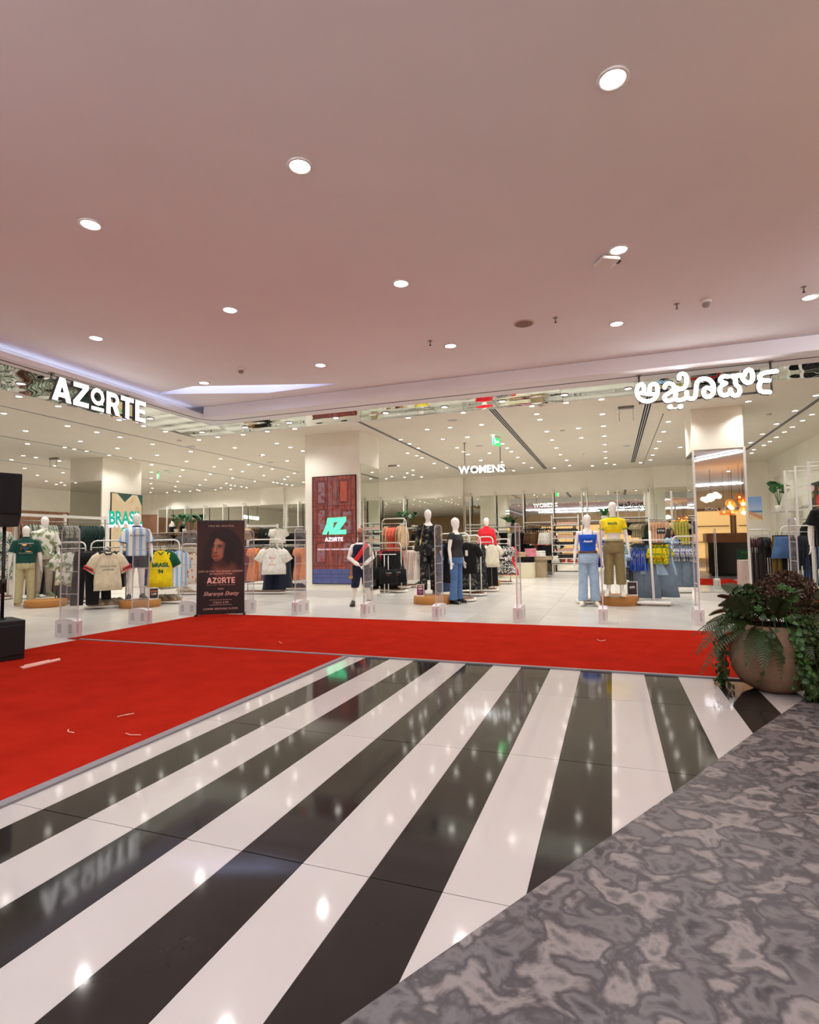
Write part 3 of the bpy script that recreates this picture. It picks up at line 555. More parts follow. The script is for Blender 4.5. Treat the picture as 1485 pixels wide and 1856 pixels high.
# ---- wall screens on the columns
def screen(lb, x, y, z, w, h, rz, fn, nx, ny, emit):
    t = thing('advert_screen', lb, 'screen', (x, y, 0), rz)
    MB().box(-w / 2 - .02, w / 2 + .02, .0, .03, z - .02, z + h + .02).build('bezel', m_black, t)
    raster('display', w, h, nx, ny, fn, vcol('lit_display_%d' % int(emit * 100), emit), t, (0, -.002, z)); return t
def door_img(u, v):
    vv = (v - .135) / .865; base = np.array([168., 66., 44.]); n1 = vnoise(u, v, 14, 40, 1); n2 = vnoise(u, v, 30, 10, 2); n3 = vnoise(u, v, 60, 130, 9, 3)
    c = np.zeros(u.shape + (3,)) + base; c = mixc(c, (122, 34, 26), ss(n2, .35, .65)); c = mixc(c, (196, 92, 62), ss(n3, .6, .85))
    pale = np.zeros_like(u); fr = np.zeros_like(u); dk = np.zeros_like(u)
    for x0, x1, y0, y1, red in [(.08, .34, .69, .97, 0), (.60, .86, .70, .97, 1), (.08, .34, .36, .66, 0), (.66, .97, .36, .64, 0), (.05, .34, .05, .30, .3), (.67, .97, .05, .30, .2)]:
        ins = ss(np.minimum.reduce([u - x0, x1 - u, (vv - y0) * 2, (y1 - vv) * 2]), .0, .012); inner = ss(np.minimum.reduce([u - x0, x1 - u, (vv - y0) * 2, (y1 - vv) * 2]), .05, .06)
        dk = np.maximum(dk, ins - inner); pale = np.maximum(pale, inner * (1 - red)); fr = np.maximum(fr, inner * red)
    c = mixc(c, (96, 26, 20), dk * .75); c = mixc(c, (205, 78, 44), fr * .8)
    m = ss(n1 + .35 * n3, .52, .66); c = mixc(c, (150, 124, 134), m * np.clip(pale + .35 * (np.abs(u - .48) < .13) * (vv > .3) + .25, 0, 1) * .8)
    for x in (.02, .36, .475, .585, .90): c = mixc(c, (60, 20, 18), np.exp(-((u - x) / .008) ** 2) * .8)
    for y in (.34, .68, .035): c = mixc(c, (92, 30, 24), np.exp(-((vv - y) / .006) ** 2) * .7)
    c = mixc(c, (58, 44, 40), (np.abs(u - .585) < .014) * (np.abs(vv - .1) < .05) * 1.0)
    st = np.zeros(u.shape + (3,)) + np.array([92., 98., 150.]); st = mixc(st, (68, 72, 124), vnoise(u, v, 20, 20, 5)); row = np.minimum(np.abs(v - .085), np.abs(v - .05)); st = mixc(st, (52, 54, 96), np.exp(-(row / .004) ** 2) * .8)
    for x, y0, y1 in [(.18, .085, .14), (.68, .085, .14), (.42, .05, .085), (.85, .05, .085)]: st = mixc(st, (52, 54, 96), np.exp(-((u - x) / .008) ** 2) * (v > y0) * (v < y1) * .8)
    return np.where((v < .135)[..., None], st, c)
sA, sB, sC = ony(568, 866, 12.70), ony(645, 862, 12.70), ony(570, 1057, 12.70)
w, h = sB.x - sA.x, sA.z - sC.z
t = screen('tall lit screen with a weathered red door advert on the cream column', (sA.x + sB.x) / 2 - .01, 12.686, sC.z, w, h, 0, door_img, 110, 260, .62)
m_mint = mat('mint_logo', (92, 240, 170), .4, emit=1.0); m_ltx = mat('screen_white', (250, 240, 250), .4, emit=.95)
Z0 = sC.z; U = lambda px: (px - 607) / 77 * w; V = lambda py: Z0 + (1058 - py) / 193 * h
b = MB(); y0, y1 = -.008, -.003
for P in [[(586, 970), (594, 970), (606, 940), (598, 940)], [(596, 940), (605, 940), (605, 948), (594, 948)], [(592, 956), (606, 950), (606, 963), (596, 964)], [(598, 970), (604, 970), (608, 940), (602, 940)],
          [(607, 940), (629, 939), (629, 947), (605, 948)], [(605, 962), (629, 962), (629, 970), (603, 970)], [(604, 964), (616, 964), (629, 946), (617, 944)]]: y0 -= .0003; b.prism([(U(x), V(y)) for x, y in P], y0, y1)
b.build('logo', m_mint, t); az_logo(t, w * .42, h * .037, U(591), V(982.5), .003, [m_ltx], -.004, 'wordmark')
text('lettering', "INDIA'S ONLY FASHION NEOSTORE", .052, m_ltx, t, (.01, -.006, V(997)), sx=1.0, space=1.15)
def jersey_img(u, v):
    c = np.zeros(u.shape + (3,)) + np.array([222., 190., 146.]); c = mixc(c, (196, 160, 116), ss(vnoise(u, v, 5, 8, 11), .45, .8) * .6); c = mixc(c, (238, 212, 172), ss(vnoise(u, v, 4, 6, 12), .55, .85) * .6)
    d = (v - .86) - np.abs(u - .42) * .55; c = mixc(c, (236, 206, 150), ss(d, -.035, -.02)); c = mixc(c, (16, 74, 62), ss(d, 0, .01)); c = mixc(c, (10, 82, 66), ss(u + v * .9, 1.73, 1.75)); return c
jA, jB = onx(200, 1000, -15.08), onx(255, 1000, -15.08); jt, jb = onx(228, 896, -15.08).z, onx(228, 1006, -15.08).z
t = screen('tall lit screen with a cream football jersey advert on the left column', -15.062, (jA.y + jB.y) / 2, jb, jB.y - jA.y, jt - jb, pi / 2, jersey_img, 60, 130, .72)
m_teal = mat('jersey_teal', (0, 138, 112), .4, emit=.8); m_lil = mat('jersey_lilac', (214, 206, 255), .4, emit=.9)
hh = jt - jb; ww = jB.y - jA.y
text('lettering', 'BRASIL', .58 * hh / 1.95, m_teal, t, (-.05, -.008, jb + hh * .60), bold=.02, sx=.74, rot=(pi / 2, -.04, 0)); text('lettering', 'BRASIL', .58 * hh / 1.95, m_lil, t, (-.05, -.005, jb + hh * .555), bold=.02, sx=.74, rot=(pi / 2, -.04, 0)); text('numerals', '94', .42 * hh / 1.95, m_teal, t, (-.02, -.008, jb + hh * .36), bold=.02, sx=.9)

# ---- invitation stand
gA, gB = onz(356, 1118), onz(443, 1114.5); dv = gB - gA; PW = dv.length; PHh = 1.76
t = thing('poster_stand', 'dark brown invitation poster stand with a woman portrait beside the red carpet', 'poster', (gA + gB) / 2 + Vector((0, 0, .012)), math.atan2(dv.y, dv.x))
m_pf = mat('stand_black', (20, 18, 20), .4)
MB().box(-PW / 2, PW / 2, .0, .025, .02, PHh + .02).build('back_board', m_pf, t); MB().box(-PW / 2, PW / 2, -.012, .03, PHh, PHh + .025).build('top_bar', m_pf, t)
for s in (-1, 1): MB().box(s * PW / 2 - .02, s * PW / 2 + .02, -.12, .16, 0, .03).build('foot', m_pf, t)
def el(u, v, cx, cy, rx, ry, soft=.25, rot=0.0):
    x, y = u - cx, v - cy; x, y = x * cos(rot) + y * sin(rot), -x * sin(rot) + y * cos(rot); d = np.sqrt((x / rx) ** 2 + (y / ry) ** 2); return 1 - ss(d, 1 - soft, 1 + soft)
def poster_img(u, v):
    y = 1 - v; a = PHh / PW; Y = y * a      # Y in poster widths from the top
    c = np.zeros(u.shape + (3,)) + np.array([50., 24., 20.]); c = mixc(c, (84, 44, 30), el(u, Y, .85, .45, .35, .5, .8)); c = mixc(c, (66, 30, 22), el(u, Y, .15, .55, .3, .4, .8))
    c = mixc(c, (30, 18, 20), ss(y, .52, .72)); n = vnoise(u, v, 26, 30, 21)
    hair = np.maximum.reduce([el(u, Y, .55, .42, .30, .27, .12), el(u, Y, .34, .70, .20, .36, .3), el(u, Y, .78, .72, .18, .42, .25), el(u, Y, .30, .9, .18, .22, .4), el(u, Y, .62, .55, .3, .35, .15)])
    c = mixc(c, (30, 15, 13), np.clip(ss(hair + .55 * (n - .5) * (hair > .02), .25, .75), 0, 1)); c = mixc(c, (92, 48, 32), hair * ss(vnoise(u + .06 * np.sin(Y * 9), v, 40, 7, 22), .52, .8) * .55 * ss(Y, .3, .8))
    c = mixc(c, (140, 76, 54), el(u, Y, .58, 1.08, .27, .20, .35, .1)); c = mixc(c, (78, 38, 28), el(u, Y, .78, 1.30, .26, .30, .6) * .5); c = mixc(c, (84, 40, 28), el(u, Y, .55, .94, .17, .10, .4))
    f = np.maximum.reduce([el(u, Y, .455, .60, .165, .23, .07, -.10), el(u, Y, .425, .745, .125, .13, .08, -.1), el(u, Y, .405, .82, .075, .07, .12)]); c = mixc(c, (178, 106, 78), f); c = mixc(c, (214, 148, 116), f * el(u, Y, .40, .50, .11, .10, .8)); c = mixc(c, (206, 132, 98), f * el(u, Y, .46, .68, .1, .1, .8) * .8)
    c = mixc(c, (104, 52, 36), f * ss(u, .50, .62) * .75); c = mixc(c, (124, 66, 46), f * el(u, Y, .29, .66, .05, .2, .7) * .6); c = mixc(c, (120, 62, 44), f * el(u, Y, .40, .865, .1, .03, .8) * .6)
    for ex, ey, r in ((.475, .575, .045), (.335, .565, .032)):
        c = mixc(c, (58, 26, 20), el(u, Y, ex, ey - .045, r * 1.35, .011, .5, .06)); c = mixc(c, (80, 36, 26), el(u, Y, ex, ey - .002, r * 1.3, .026, .6)); c = mixc(c, (206, 168, 150), el(u, Y, ex, ey + .003, r, .014, .35)); c = mixc(c, (18, 10, 10), el(u, Y, ex - .004, ey + .002, .016, .016, .2)); c = mixc(c, (26, 12, 12), el(u, Y, ex, ey - .013, r * 1.05, .006, .5))
    c = mixc(c, (226, 158, 124), el(u, Y, .375, .62, .012, .085, .8, .05) * .8); c = mixc(c, (106, 50, 36), el(u, Y, .385, .705, .04, .014, .6)); c = mixc(c, (138, 76, 54), el(u, Y, .415, .66, .012, .06, .9) * .6)
    c = mixc(c, (164, 62, 52), el(u, Y, .385, .765, .062, .014, .3)); c = mixc(c, (186, 84, 70), el(u, Y, .385, .785, .055, .017, .3)); c = mixc(c, (84, 28, 26), el(u, Y, .385, .774, .062, .004, .6))
    c = mixc(c, (30, 15, 13), el(u, Y, .655, .60, .075, .30, .35, .22)); c = mixc(c, (30, 15, 13), el(u, Y, .275, .66, .035, .22, .5, .1) * .8); c = mixc(c, (34, 16, 14), el(u, Y, .56, .40, .22, .055, .3, .55) * .95); c = mixc(c, (30, 14, 13), el(u, Y, .31, .45, .05, .14, .4, .35)); c = mixc(c, (28, 14, 13), el(u, Y, .655, .66, .06, .3, .3)); return c
raster('poster_print', PW, PHh - .02, 120, 250, lambda u, v: poster_img(u, v) * .84, vcol('poster_paper', 0, .55), t, (0, -.003, .025))
m_rose = mat('poster_rose_ink', (250, 196, 182), .6)
def ptx(s, v, size, **k): return text('lettering', s, size * PW, m_rose, t, (k.pop('x', 0), -.007, .025 + v * (PHh - .02)), **k)
ptx("YOU'RE INVITED", .948, .052, space=1.45); ptx('JOIN US FOR THE GRAND LAUNCH', .458, .054, space=1.08); ptx('OF OUR 8TH STORE', .430, .050, space=1.05); ptx('WITH', .268, .046)
az_logo(t, PW * .59, .108, -PW * .29, .025 + .330 * (PHh - .02), .002, [m_rose], -.004, 'wordmark'); ptx("INDIA'S ONLY FASHION NEOSTORE", .312, .026, space=1.5)
ptx('Sharanya Shetty', .217, .125, shear=.45, sx=.92); ptx('17 JULY, 5 PM', .122, .056); ptx('LOWER GROUND FLOOR', .055, .058, space=1.1)
b = MB()
for v in (.148, .096): b.box(-.2, .2, -.006, -.003, .025 + v * PHh, .029 + v * PHh)
b.build('rule', m_rose, t)

# ================================================================== SECURITY GATES
def gate_mesh():
    base = MB()
    pr = [(-.185, 0), (.185, 0), (.185, .235), (.12, .262), (0, .272), (-.12, .262), (-.185, .235)]
    base.prism([(x, z) for x, z in pr][::-1], -.065, .065)
    vents = MB()
    for s in (-1, 1):
        for k in range(6): vents.box(s * .1 - .035, s * .1 + .035, -.0665, -.065, .07 + k * .022, .076 + k * .022); vents.box(s * .1 - .035, s * .1 + .035, .065, .0665, .07 + k * .022, .076 + k * .022)
    for k in range(6): vents.box(.185, .1865, -.03, .0, .07 + k * .022, .076 + k * .022); vents.box(-.1865, -.185, -.03, .0, .07 + k * .022, .076 + k * .022)
    panel = MB(); r = .07; w, z1 = .172, 1.62
    prof = [(-w, .06), (w, .06), (w, z1 - r)] + [(w - r + r * cos(a), z1 - r + r * sin(a)) for a in (pi / 6, pi / 3, pi / 2)] + [(-w + r + r * cos(a), z1 - r + r * sin(a)) for a in (pi / 2, 2 * pi / 3, 5 * pi / 6)] + [(-w, z1 - r)]
    panel.prism([(x * .93, z - .012) for x, z in prof][::-1], -.004, .004)
    edge = MB()
    for k in range(len(prof)):
        a, b = prof[k], prof[(k + 1) % len(prof)]
        if k == 0: continue
        a2, b2 = (a[0] * .94, a[1] - .011), (b[0] * .94, b[1] - .011); edge.prism([a, b, b2, a2], -.009, .009)
    bars = [MB().box(-w * .92, w * .92, -.006, .006, z, z + .010) for z in (.62, .95, 1.25)]
    slot = MB().box(.06, .10, -.068, -.064, .02, .26)
    return base.mesh('base', mat('gate_white', (214, 208, 208), .4)), vents.mesh('vent', m_dark), panel.mesh('panel', m_acryl), edge.mesh('edge', m_acryl_e), [b.mesh('bar', m_acryl_e) for b in bars]
GM = gate_mesh()
def gate(x, y, rz, lb):
    t = thing('security_gate', lb, 'security gate', (x, y, 0), rz, 'clear security gates along the shop entrance')
    link('base', GM[0], t); link('vent', GM[1], t, kind='stuff'); link('panel', GM[2], t); link('edge', GM[3], t)
    for b in GM[4]: link('bar', b, t)
for (px, py), rz, lb in [((124, 1154), .06, 'clear security gate nearest the black loudspeaker, at the left shop front'), ((254, 1131), .08, 'clear security gate in front of the sky blue striped jersey mannequin'), ((343, 1114), .1, 'clear security gate half hidden by the left edge of the invitation poster'), ((446, 1111), 1.15, 'clear security gate just right of the invitation poster'),
                         ((545, 1113), 1.45, 'clear security gate left of the cream screen column'), ((668, 1117), 1.5, 'clear security gate in front of the man in the striped cap'), ((797, 1122), 1.5, 'clear security gate in front of the black floral jumpsuit mannequin'), ((942, 1126), 1.52, 'clear security gate before the open aisle to the shoe shelves'),
                         ((1094, 1129), 1.57, 'clear security gate between the blue top and yellow crop top mannequins'), ((1266, 1131), 1.6, 'clear security gate left of the mirrored column'), ((1446, 1130), 1.6, 'clear security gate behind the planter')]:
    p = onz(px, py); gate(p.x, p.y, rz, lb)

# ================================================================== BODIES
def body(h, sex='f', arms=None, legs=None, hands=None, head=True, voxel=.0085, lean=0.0, mats=None, face=False):
    """one continuous figure facing -Y: torso, head, limbs, fingers fused into a single skin"""
    b = MB(); m = sex == 'm'
    T = [(.455, .03, .03), (.465, .088, .064), (.50, .097 if not m else .092, .068), (.53, .095 if not m else .092, .066), (.57, .082 if not m else .087, .057), (.62, .066 if not m else .08, .048), (.66, .070 if not m else .086, .053), (.71, .080 if not m else .093, .060), (.75, .086 if not m else .099, .062), (.78, .086 if not m else .099, .056), (.805, .072 if not m else .080, .046), (.824, .048 if not m else .054, .036), (.842, .031 if not m else .037, .031), (.90, .027 if not m else .033, .030)]
    b.loft([(z * h, rx * h, ry * h, 0, -.004 * h if .68 < z < .78 else 0) for z, rx, ry in T], 18)
    if not m:
        for s in (-1, 1): b.sphere((s * .040 * h, -.040 * h, .725 * h), .034 * h, 12, 8, sc=(1, .95, 1))
    if head:
        b.loft([(z * h, rx * h, ry * h, 0, cy * h) for z, rx, ry, cy in [(.862, .010, .014, -.02), (.872, .026, .034, -.008), (.895, .036, .046, -.003), (.925, .042, .052, 0), (.95, .043, .054, .002), (.972, .039, .049, .003), (.99, .025, .032, .003), (.999, .006, .008, .003)]], 16)
        if face:
            b.tube([(0, -.048 * h, .945 * h), (0, -.058 * h, .915 * h), (0, -.05 * h, .909 * h)], [.004 * h, .0085 * h, .006 * h], 8)
            for s in (-1, 1): b.sphere((s * .043 * h, .004 * h, .922 * h), .016 * h, 8, 6, sc=(.4, .8, 1.2))
            b.tube([(-.016 * h, -.046 * h, .888 * h), (0, -.051 * h, .889 * h), (.016 * h, -.046 * h, .888 * h)], .0055 * h, 6)
    arms = arms or {s: [(s * (.096 if not m else .110), .002, .793), (s * (.128 if not m else .150), .012, .63), (s * (.146 if not m else .165), -.018, .485)] for s in (-1, 1)}
    for s in (-1, 1):
        P = [Vector(p) * h for p in arms[s]]; k = 1.0 if not m else 1.18
        inn = P[0] + Vector((-s * .035 * h, 0, .0))
        mid1 = P[0].lerp(P[1], .5); mid2 = P[1].lerp(P[2], .35)
        b.tube([inn, P[0], mid1, P[1], mid2, P[2]], [r * h * k for r in (.026, .027, .024, .0195, .020, .0130)], 10)
        d = (P[2] - P[1]).normalized(); fw = Vector((0, -1, 0)) if not hands else Vector(hands[s]); fw = (fw - d * fw.dot(d)).normalized(); sd = d.cross(fw)
        L = .052 * h; c = P[2]
        b.tube([c - d * .01 * h, c + d * L * .5, c + d * L], [.012 * h, .017 * h, .0155 * h], 8, flat=.5, up=sd)
        for q, (off, ln) in enumerate([(-.0125, .040), (-.0042, .046), (.0042, .043), (.0122, .034)]):
            r0 = c + d * L * .92 + fw * off * h; cl = -sd * s * .012 * h
            b.tube([r0, r0 + d * ln * h * .5 + cl * .3, r0 + d * ln * h + cl], [.0052 * h, .005 * h, .0036 * h], 6)
        th = c + d * .012 * h - fw * (-.012) * h
        b.tube([th, th + fw * .014 * h + d * .018 * h, th + fw * .017 * h + d * .04 * h], [.006 * h, .0058 * h, .004 * h], 6)
        Q = legs[s] if legs else [(s * .048, 0, .49), (s * .058, -.004, .275), (s * .066, .008, .045)]
        Q = [Vector(p) * h for p in Q]
        b.tube([Q[0] + Vector((0, 0, .0)), Q[0].lerp(Q[1], .35), Q[1] + (Q[0] - Q[1]) * .12, Q[1], Q[1].lerp(Q[2], .3) + Vector((0, .006 * h, 0)), Q[1].lerp(Q[2], .75), Q[2]], [r * h * (1.04 if m else 1) for r in (.047, .045, .035, .031, .0325, .022, .019)], 12)
        fd = Vector((s * .25, -1, 0)).normalized(); a = Q[2]
        b.tube([a + Vector((0, .018 * h, -.024 * h)), a + fd * .02 * h + Vector((0, 0, -.024 * h)), a + fd * .07 * h + Vector((0, 0, -.031 * h)), a + fd * .105 * h + Vector((0, 0, -.036 * h))], [.019 * h, .021 * h, .018 * h, .009 * h], 10, flat=.62)
    return baked(b, voxel, 2, 'body', mats)
BODY_T = {'m': [(.455, .094, .072), (.50, .097, .074), (.53, .098, .073), (.57, .095, .068), (.62, .094, .064), (.66, .098, .066), (.71, .101, .070), (.75, .106, .072), (.78, .106, .064), (.805, .088, .054), (.824, .064, .045), (.842, .046, .040)],
          'f': [(.455, .096, .072), (.50, .101, .074), (.53, .099, .072), (.57, .087, .062), (.62, .072, .053), (.66, .076, .058), (.705, .086, .082), (.735, .092, .088), (.765, .094, .074), (.79, .096, .06), (.815, .082, .049), (.832, .055, .04)]}
def torso_rows(h, sex, z0, z1, off, flare=0.0, drape=0.0):
    T = BODY_T[sex]; rows = []
    zs = sorted(set([z0, z1] + [z for z, _, _ in T if z0 < z < z1])); zz = [t[0] for t in T]
    for z in zs:
        rx = np.interp(z, zz, [t[1] for t in T]); ry = np.interp(z, zz, [t[2] for t in T])
        if drape and z < .74: k = drape; rx = rx * (1 - k) + max(rx, np.interp(.74, zz, [t[1] for t in T]) * .93) * k; ry = ry * (1 - k) + max(ry, np.interp(.74, zz, [t[2] for t in T]) * .9) * k
        f = flare * (z1 - z) / max(z1 - z0, .01); rows.append((z * h, (rx + off + f) * h, (ry + off + f) * h))
    return rows
def folds(k, amp, seed=0): return lambda a, z: amp * sin(k * a + seed + z * 3) + amp * .5 * sin((k + 3) * a - seed * 2 - z * 5)
def top_mesh(h, sex, mtl, z0=.50, z1=.838, off=.006, sleeve=.45, arms=None, drape=.9, flare=.0, cuff=1.3, extra=None, voxel=.011):
    b = MB(); b.loft(torso_rows(h, sex, z0, z1, off, flare, drape), 22, fold=folds(5, .014, z0 * 40))
    m = sex == 'm'
    arms = arms or {s: [(s * (.096 if not m else .110), .002, .793), (s * (.128 if not m else .150), .012, .63), (s * (.146 if not m else .165), -.018, .485)] for s in (-1, 1)}
    if sleeve > 0:
        for s in (-1, 1):
            P = [Vector(p) * h for p in arms[s]]; L1 = (P[1] - P[0]).length; L2 = (P[2] - P[1]).length; D = sleeve * (L1 + L2) ; pts = [P[0] + Vector((-s * .045 * h, 0, .004 * h)), P[0]]; 
            k = 1.0 if not m else 1.12; rr = [.030 * h * k, .033 * h * k]
            if D < L1: pts += [P[0].lerp(P[1], D / L1)]; rr += [.030 * h * k * cuff]
            else: pts += [P[0].lerp(P[1], .5), P[1], P[1].lerp(P[2], min(.98, (D - L1) / L2))]; rr += [.032 * h * k, .028 * h * k, .021 * h * k * cuff]
            b.tube(pts, rr, 12)
    if extra: extra(b)
    return baked(b, voxel, 2, 'top', mtl)
def leg_mesh(h, sex, mtl, zb=.03, ztop=.60, r=(.053, .044, .040, .040), off=.006, legs=None, voxel=.012, foldamp=.02):
    """trousers or shorts; r = radii at hip, knee, mid calf, hem"""
    b = MB(); b.loft(torso_rows(h, sex, .46, ztop, off + .004), 20)
    for s in (-1, 1):
        Q = legs[s] if legs else [(s * .048, 0, .49), (s * .058, -.004, .275), (s * .066, .008, .045)]
        Q = [Vector(p) * h for p in Q]; pts, rr = [], []
        for z, ri in zip((.50, .44, .36, .275, .2, .12, .03), (r[0], r[0], (r[0] + r[1]) / 2, r[1], (r[1] + r[2]) / 2, r[2], r[3])):
            if z < zb: break
            t = (z * h - Q[0].z) / (Q[1].z - Q[0].z) if z * h > Q[1].z else None
            p = Q[0].lerp(Q[1], t) if t is not None else Q[1].lerp(Q[2], min(1, (z * h - Q[1].z) / (Q[2].z - Q[1].z)))
            pts.append(Vector((p.x, p.y, z * h))); rr.append(ri * h)
        if pts[-1].z > zb * h + .01:
            p = pts[-1]; zz = zb * h; q = Q[1].lerp(Q[2], max(0, min(1, (zz - Q[1].z) / (Q[2].z - Q[1].z)))) if zz < Q[1].z else Q[0].lerp(Q[1], (zz - Q[0].z) / (Q[1].z - Q[0].z))
            pts.append(Vector((q.x, q.y, zz))); rr.append(r[3] * h)
        rs = []
        for i, (p, q) in enumerate(zip(pts, rr)):
            rs.append([(p.x + q * (1 + foldamp * sin(4 * a + i)) * cos(a), p.y + q * .95 * (1 + foldamp * sin(5 * a - i * 1.7)) * sin(a), p.z) for a in [2 * pi * j / 18 for j in range(18)]])
        b.rings(rs)
    return baked(b, voxel, 2, 'trousers', mtl)
def shoe_mesh(L, mtl, sole=None, high=0.0):
    b = MB(); rows = []
    for t, w, z in [(-.5, .25, .30), (-.4, .32, .42), (-.15, .30, .44 + high), (.1, .34, .30), (.35, .36, .20), (.48, .24, .14)]:
        rows.append([(L * w * .5 * cos(a) * (1.25 if sin(a) < 0 else 1), -L * t, L * (.05 + max(0, (z) * (.5 + .5 * sin(a))))) for a in [2 * pi * j / 12 for j in range(12)]])
    b.rings(rows, 0)
    b.prism([(L * x, L * y) for x, y in [(-.16, .5), (.16, .5), (.17, .1), (.19, -.3), (.1, -.51), (-.1, -.51), (-.19, -.3), (-.17, .1)]], 0, L * .07, 'z', 1)
    return b.mesh('shoe', [mtl, sole or m_white])
def feet(t, mesh, h, z=0.0, legs=None, w=.068):
    for s in (-1, 1):
        p = (legs[s][2][0] * h, legs[s][2][1] * h) if legs else (s * w * h, 0)
        link('shoe', mesh, t, (p[0] + s * .008 * h, p[1] - .028 * h, z), s * .22)
MBODY = {}
def mannequin(lb, px, py, ptop, sex, rz=0.0, zb=0.0, key=None, arms=None, legs=None):
    p = onz(px, py, zb); h = hgt(px, ptop, p) - zb; rz0 = face_cam(p, rz)
    t = thing('mannequin', lb, 'mannequin', (p.x, p.y, zb + .012), rz0); h -= .012
    k = (sex, key)
    if k not in MBODY: MBODY[k] = (body(h, sex, arms, legs), h)
    me, h0 = MBODY[k]; o = link('body', me, t); o.scale = (h / h0,) * 3
    MB().lathe([(.17, -.012), (.17, -.004), (.16, 0)], 24).build('base_plate', glassmat('base_glass', (240, 245, 242), .05, .15), t)
    return t, h
def chest(h, sex, off=.012):
    T = BODY_T[sex]; zz = [q[0] for q in T]
    def f(x, z):
        rx = np.interp(max(z / h, .72), zz, [q[1] for q in T]) + off; ry = np.interp(max(z / h, .72), zz, [q[2] for q in T]) + off
        return -ry * h * math.sqrt(max(.05, 1 - (x / (rx * h)) ** 2)) - .004
    return f
m_denim = fab('light_denim', (150, 172, 196), .14, 10); m_denim_d = fab('mid_denim', (72, 102, 146), .2, 9); m_khaki = fab('khaki_cotton', (178, 168, 128), .08); m_stone = fab('stone_cotton', (176, 164, 148), .07); m_olive = fab('olive_twill', (128, 112, 76), .1)
m_dgreen = fab('bottle_green_cotton', (14, 62, 54)); m_red = fab('red_silk', (222, 36, 48)); m_yel = fab('yellow_jersey', (236, 206, 22)); m_blue = fab('royal_blue_jersey', (28, 82, 190)); m_black_sh = mat('sheer_black', (24, 24, 26), .7, noise=.3, nscale=40)
m_floral = pattern('floral_print', [(226, 222, 212), (122, 142, 104), (172, 186, 150), (88, 96, 84), (196, 146, 70), (92, 82, 104)], [0, .50, .55, .60, .66, .69], 9, 'noise', .85, 4)
m_floral_b = pattern('black_floral_print', [(26, 27, 30), (58, 60, 60), (118, 116, 106)], [0, .52, .60], 12, 'noise', .8, 5, (1, 1, 1), .6)
m_leafp = pattern('leaf_print', [(228, 222, 206), (56, 92, 80), (232, 226, 214), (120, 148, 128)], [0, .46, .54, .60], 14, 'noise', .85, 3, (1.4, 1.4, .6))
m_stripe = pattern('sky_blue_stripes', [(232, 226, 214), (142, 182, 226)], [0, .5], 2.32, 'wave', .8, 0)
m_sole = mat('rubber_sole', (206, 184, 150), .6); m_shoe_w = mat('cream_leather', (226, 218, 202), .5); m_shoe_g = mat('sage_suede', (122, 132, 104), .7); m_shoe_t = mat('tan_suede', (176, 140, 96), .8); m_shoe_b = mat('black_leather', (16, 15, 15), .3)
m_ink = mat('navy_ink', (28, 32, 60), .8); m_inkg = mat('green_ink', (22, 96, 44), .8); m_inkw = mat('white_ink', (232, 228, 220), .8); m_skin = mat('brown_skin', (134, 92, 68), .55, noise=.06, nscale=20)
# 1 bottle green polo, seen from the back
t, h = mannequin('white headed mannequin in bottle green polo, back turned, khaki trousers', 44, 1098, 953, 'm', pi)
link('polo_shirt', top_mesh(h, 'm', m_dgreen, .51, .842, .008, .42), t); MB().loft([(h * .835, .048 * h, .044 * h), (h * .862, .042 * h, .04 * h)], 16).build('collar', m_dgreen, t)
link('trousers', leg_mesh(h, 'm', m_khaki, .03, .53, (.055, .047, .044, .046)), t); feet(t, shoe_mesh(.27, m_shoe_t, m_sole), h)
def back(f): return lambda x, z: -f(x, z) + .008
cb = chest(h, 'm')
pr = MB(); 
def patch(b, pts, f, y=-.002): b.add([(x, f(x, z) + y, z) for x, z in pts], [list(range(len(pts)))])
for pts in [[(-.12, .66), (.12, .66), (.12, .68), (-.12, .68)]]: pass
bk = lambda x, z: -cb(x, z) + .004
text('lettering', 'I LOVE THE EARTH', .034, m_inkw, t, (0, 0, .775 * h), wrap=lambda x, z: bk(-x, z)); text('lettering', 'THINK GREEN AND GROW', .022, m_inkw, t, (0, 0, .655 * h), wrap=lambda x, z: bk(-x, z))
for nm, col, cx, cz, rx, rz_ in [('print_orange', (226, 176, 116), .03, .757, .05, .022), ('print_orange', (226, 176, 116), -.05, .675, .06, .012), ('print_brown', (116, 62, 40), .085, .715, .016, .05), ('print_brown', (116, 62, 40), -.085, .745, .02, .03), ('print_teal', (30, 66, 84), 0, .715, .06, .055)]:
    b = MB(); patch(b, [(cx + rx * cos(a) * (1 + .25 * sin(3 * a)), cz * h + rz_ * cos(0) * sin(a) * (1 + .2 * cos(4 * a)) * 1.0) for a in [2 * pi * j / 14 for j in range(14)]], bk, .004); b.build('print', mat(nm, col, .8), t)
for o in t.children:
    if o.name.startswith('lettering'): 
        for v in o.data.vertices: v.co.x = -v.co.x; v.co.y += .008
# 2 floral shirt on oak plinth
def plinth(lb, px, py, r, zt, rz=0.0, oval=1.0):
    p = onz(px, py); d = Vector((p.x, p.y)).normalized() * r; p = (p.x + d.x, p.y + d.y, 0)
    o = thing('display_plinth', lb, 'plinth', p, rz, 'oak display plinths'); o2 = MB().loft([(0, r, r * oval), (zt, r, r * oval)], 40).build('drum', m_wood, o); bevel(o2, .006, 1); return p
plinth('low round oak plinth under the floral shirt mannequin', 83, 1102, .42, .155)
t, h = mannequin('white headed mannequin in white floral shirt and stone trousers', 78, 1083, 936, 'm', .35, .155)
link('floral_shirt', top_mesh(h, 'm', m_floral, .515, .838, .012, .52, cuff=1.5), t); link('trousers', leg_mesh(h, 'm', m_stone, .05, .53, (.054, .043, .035, .031)), t); feet(t, shoe_mesh(.27, m_shoe_g, m_sole), h)
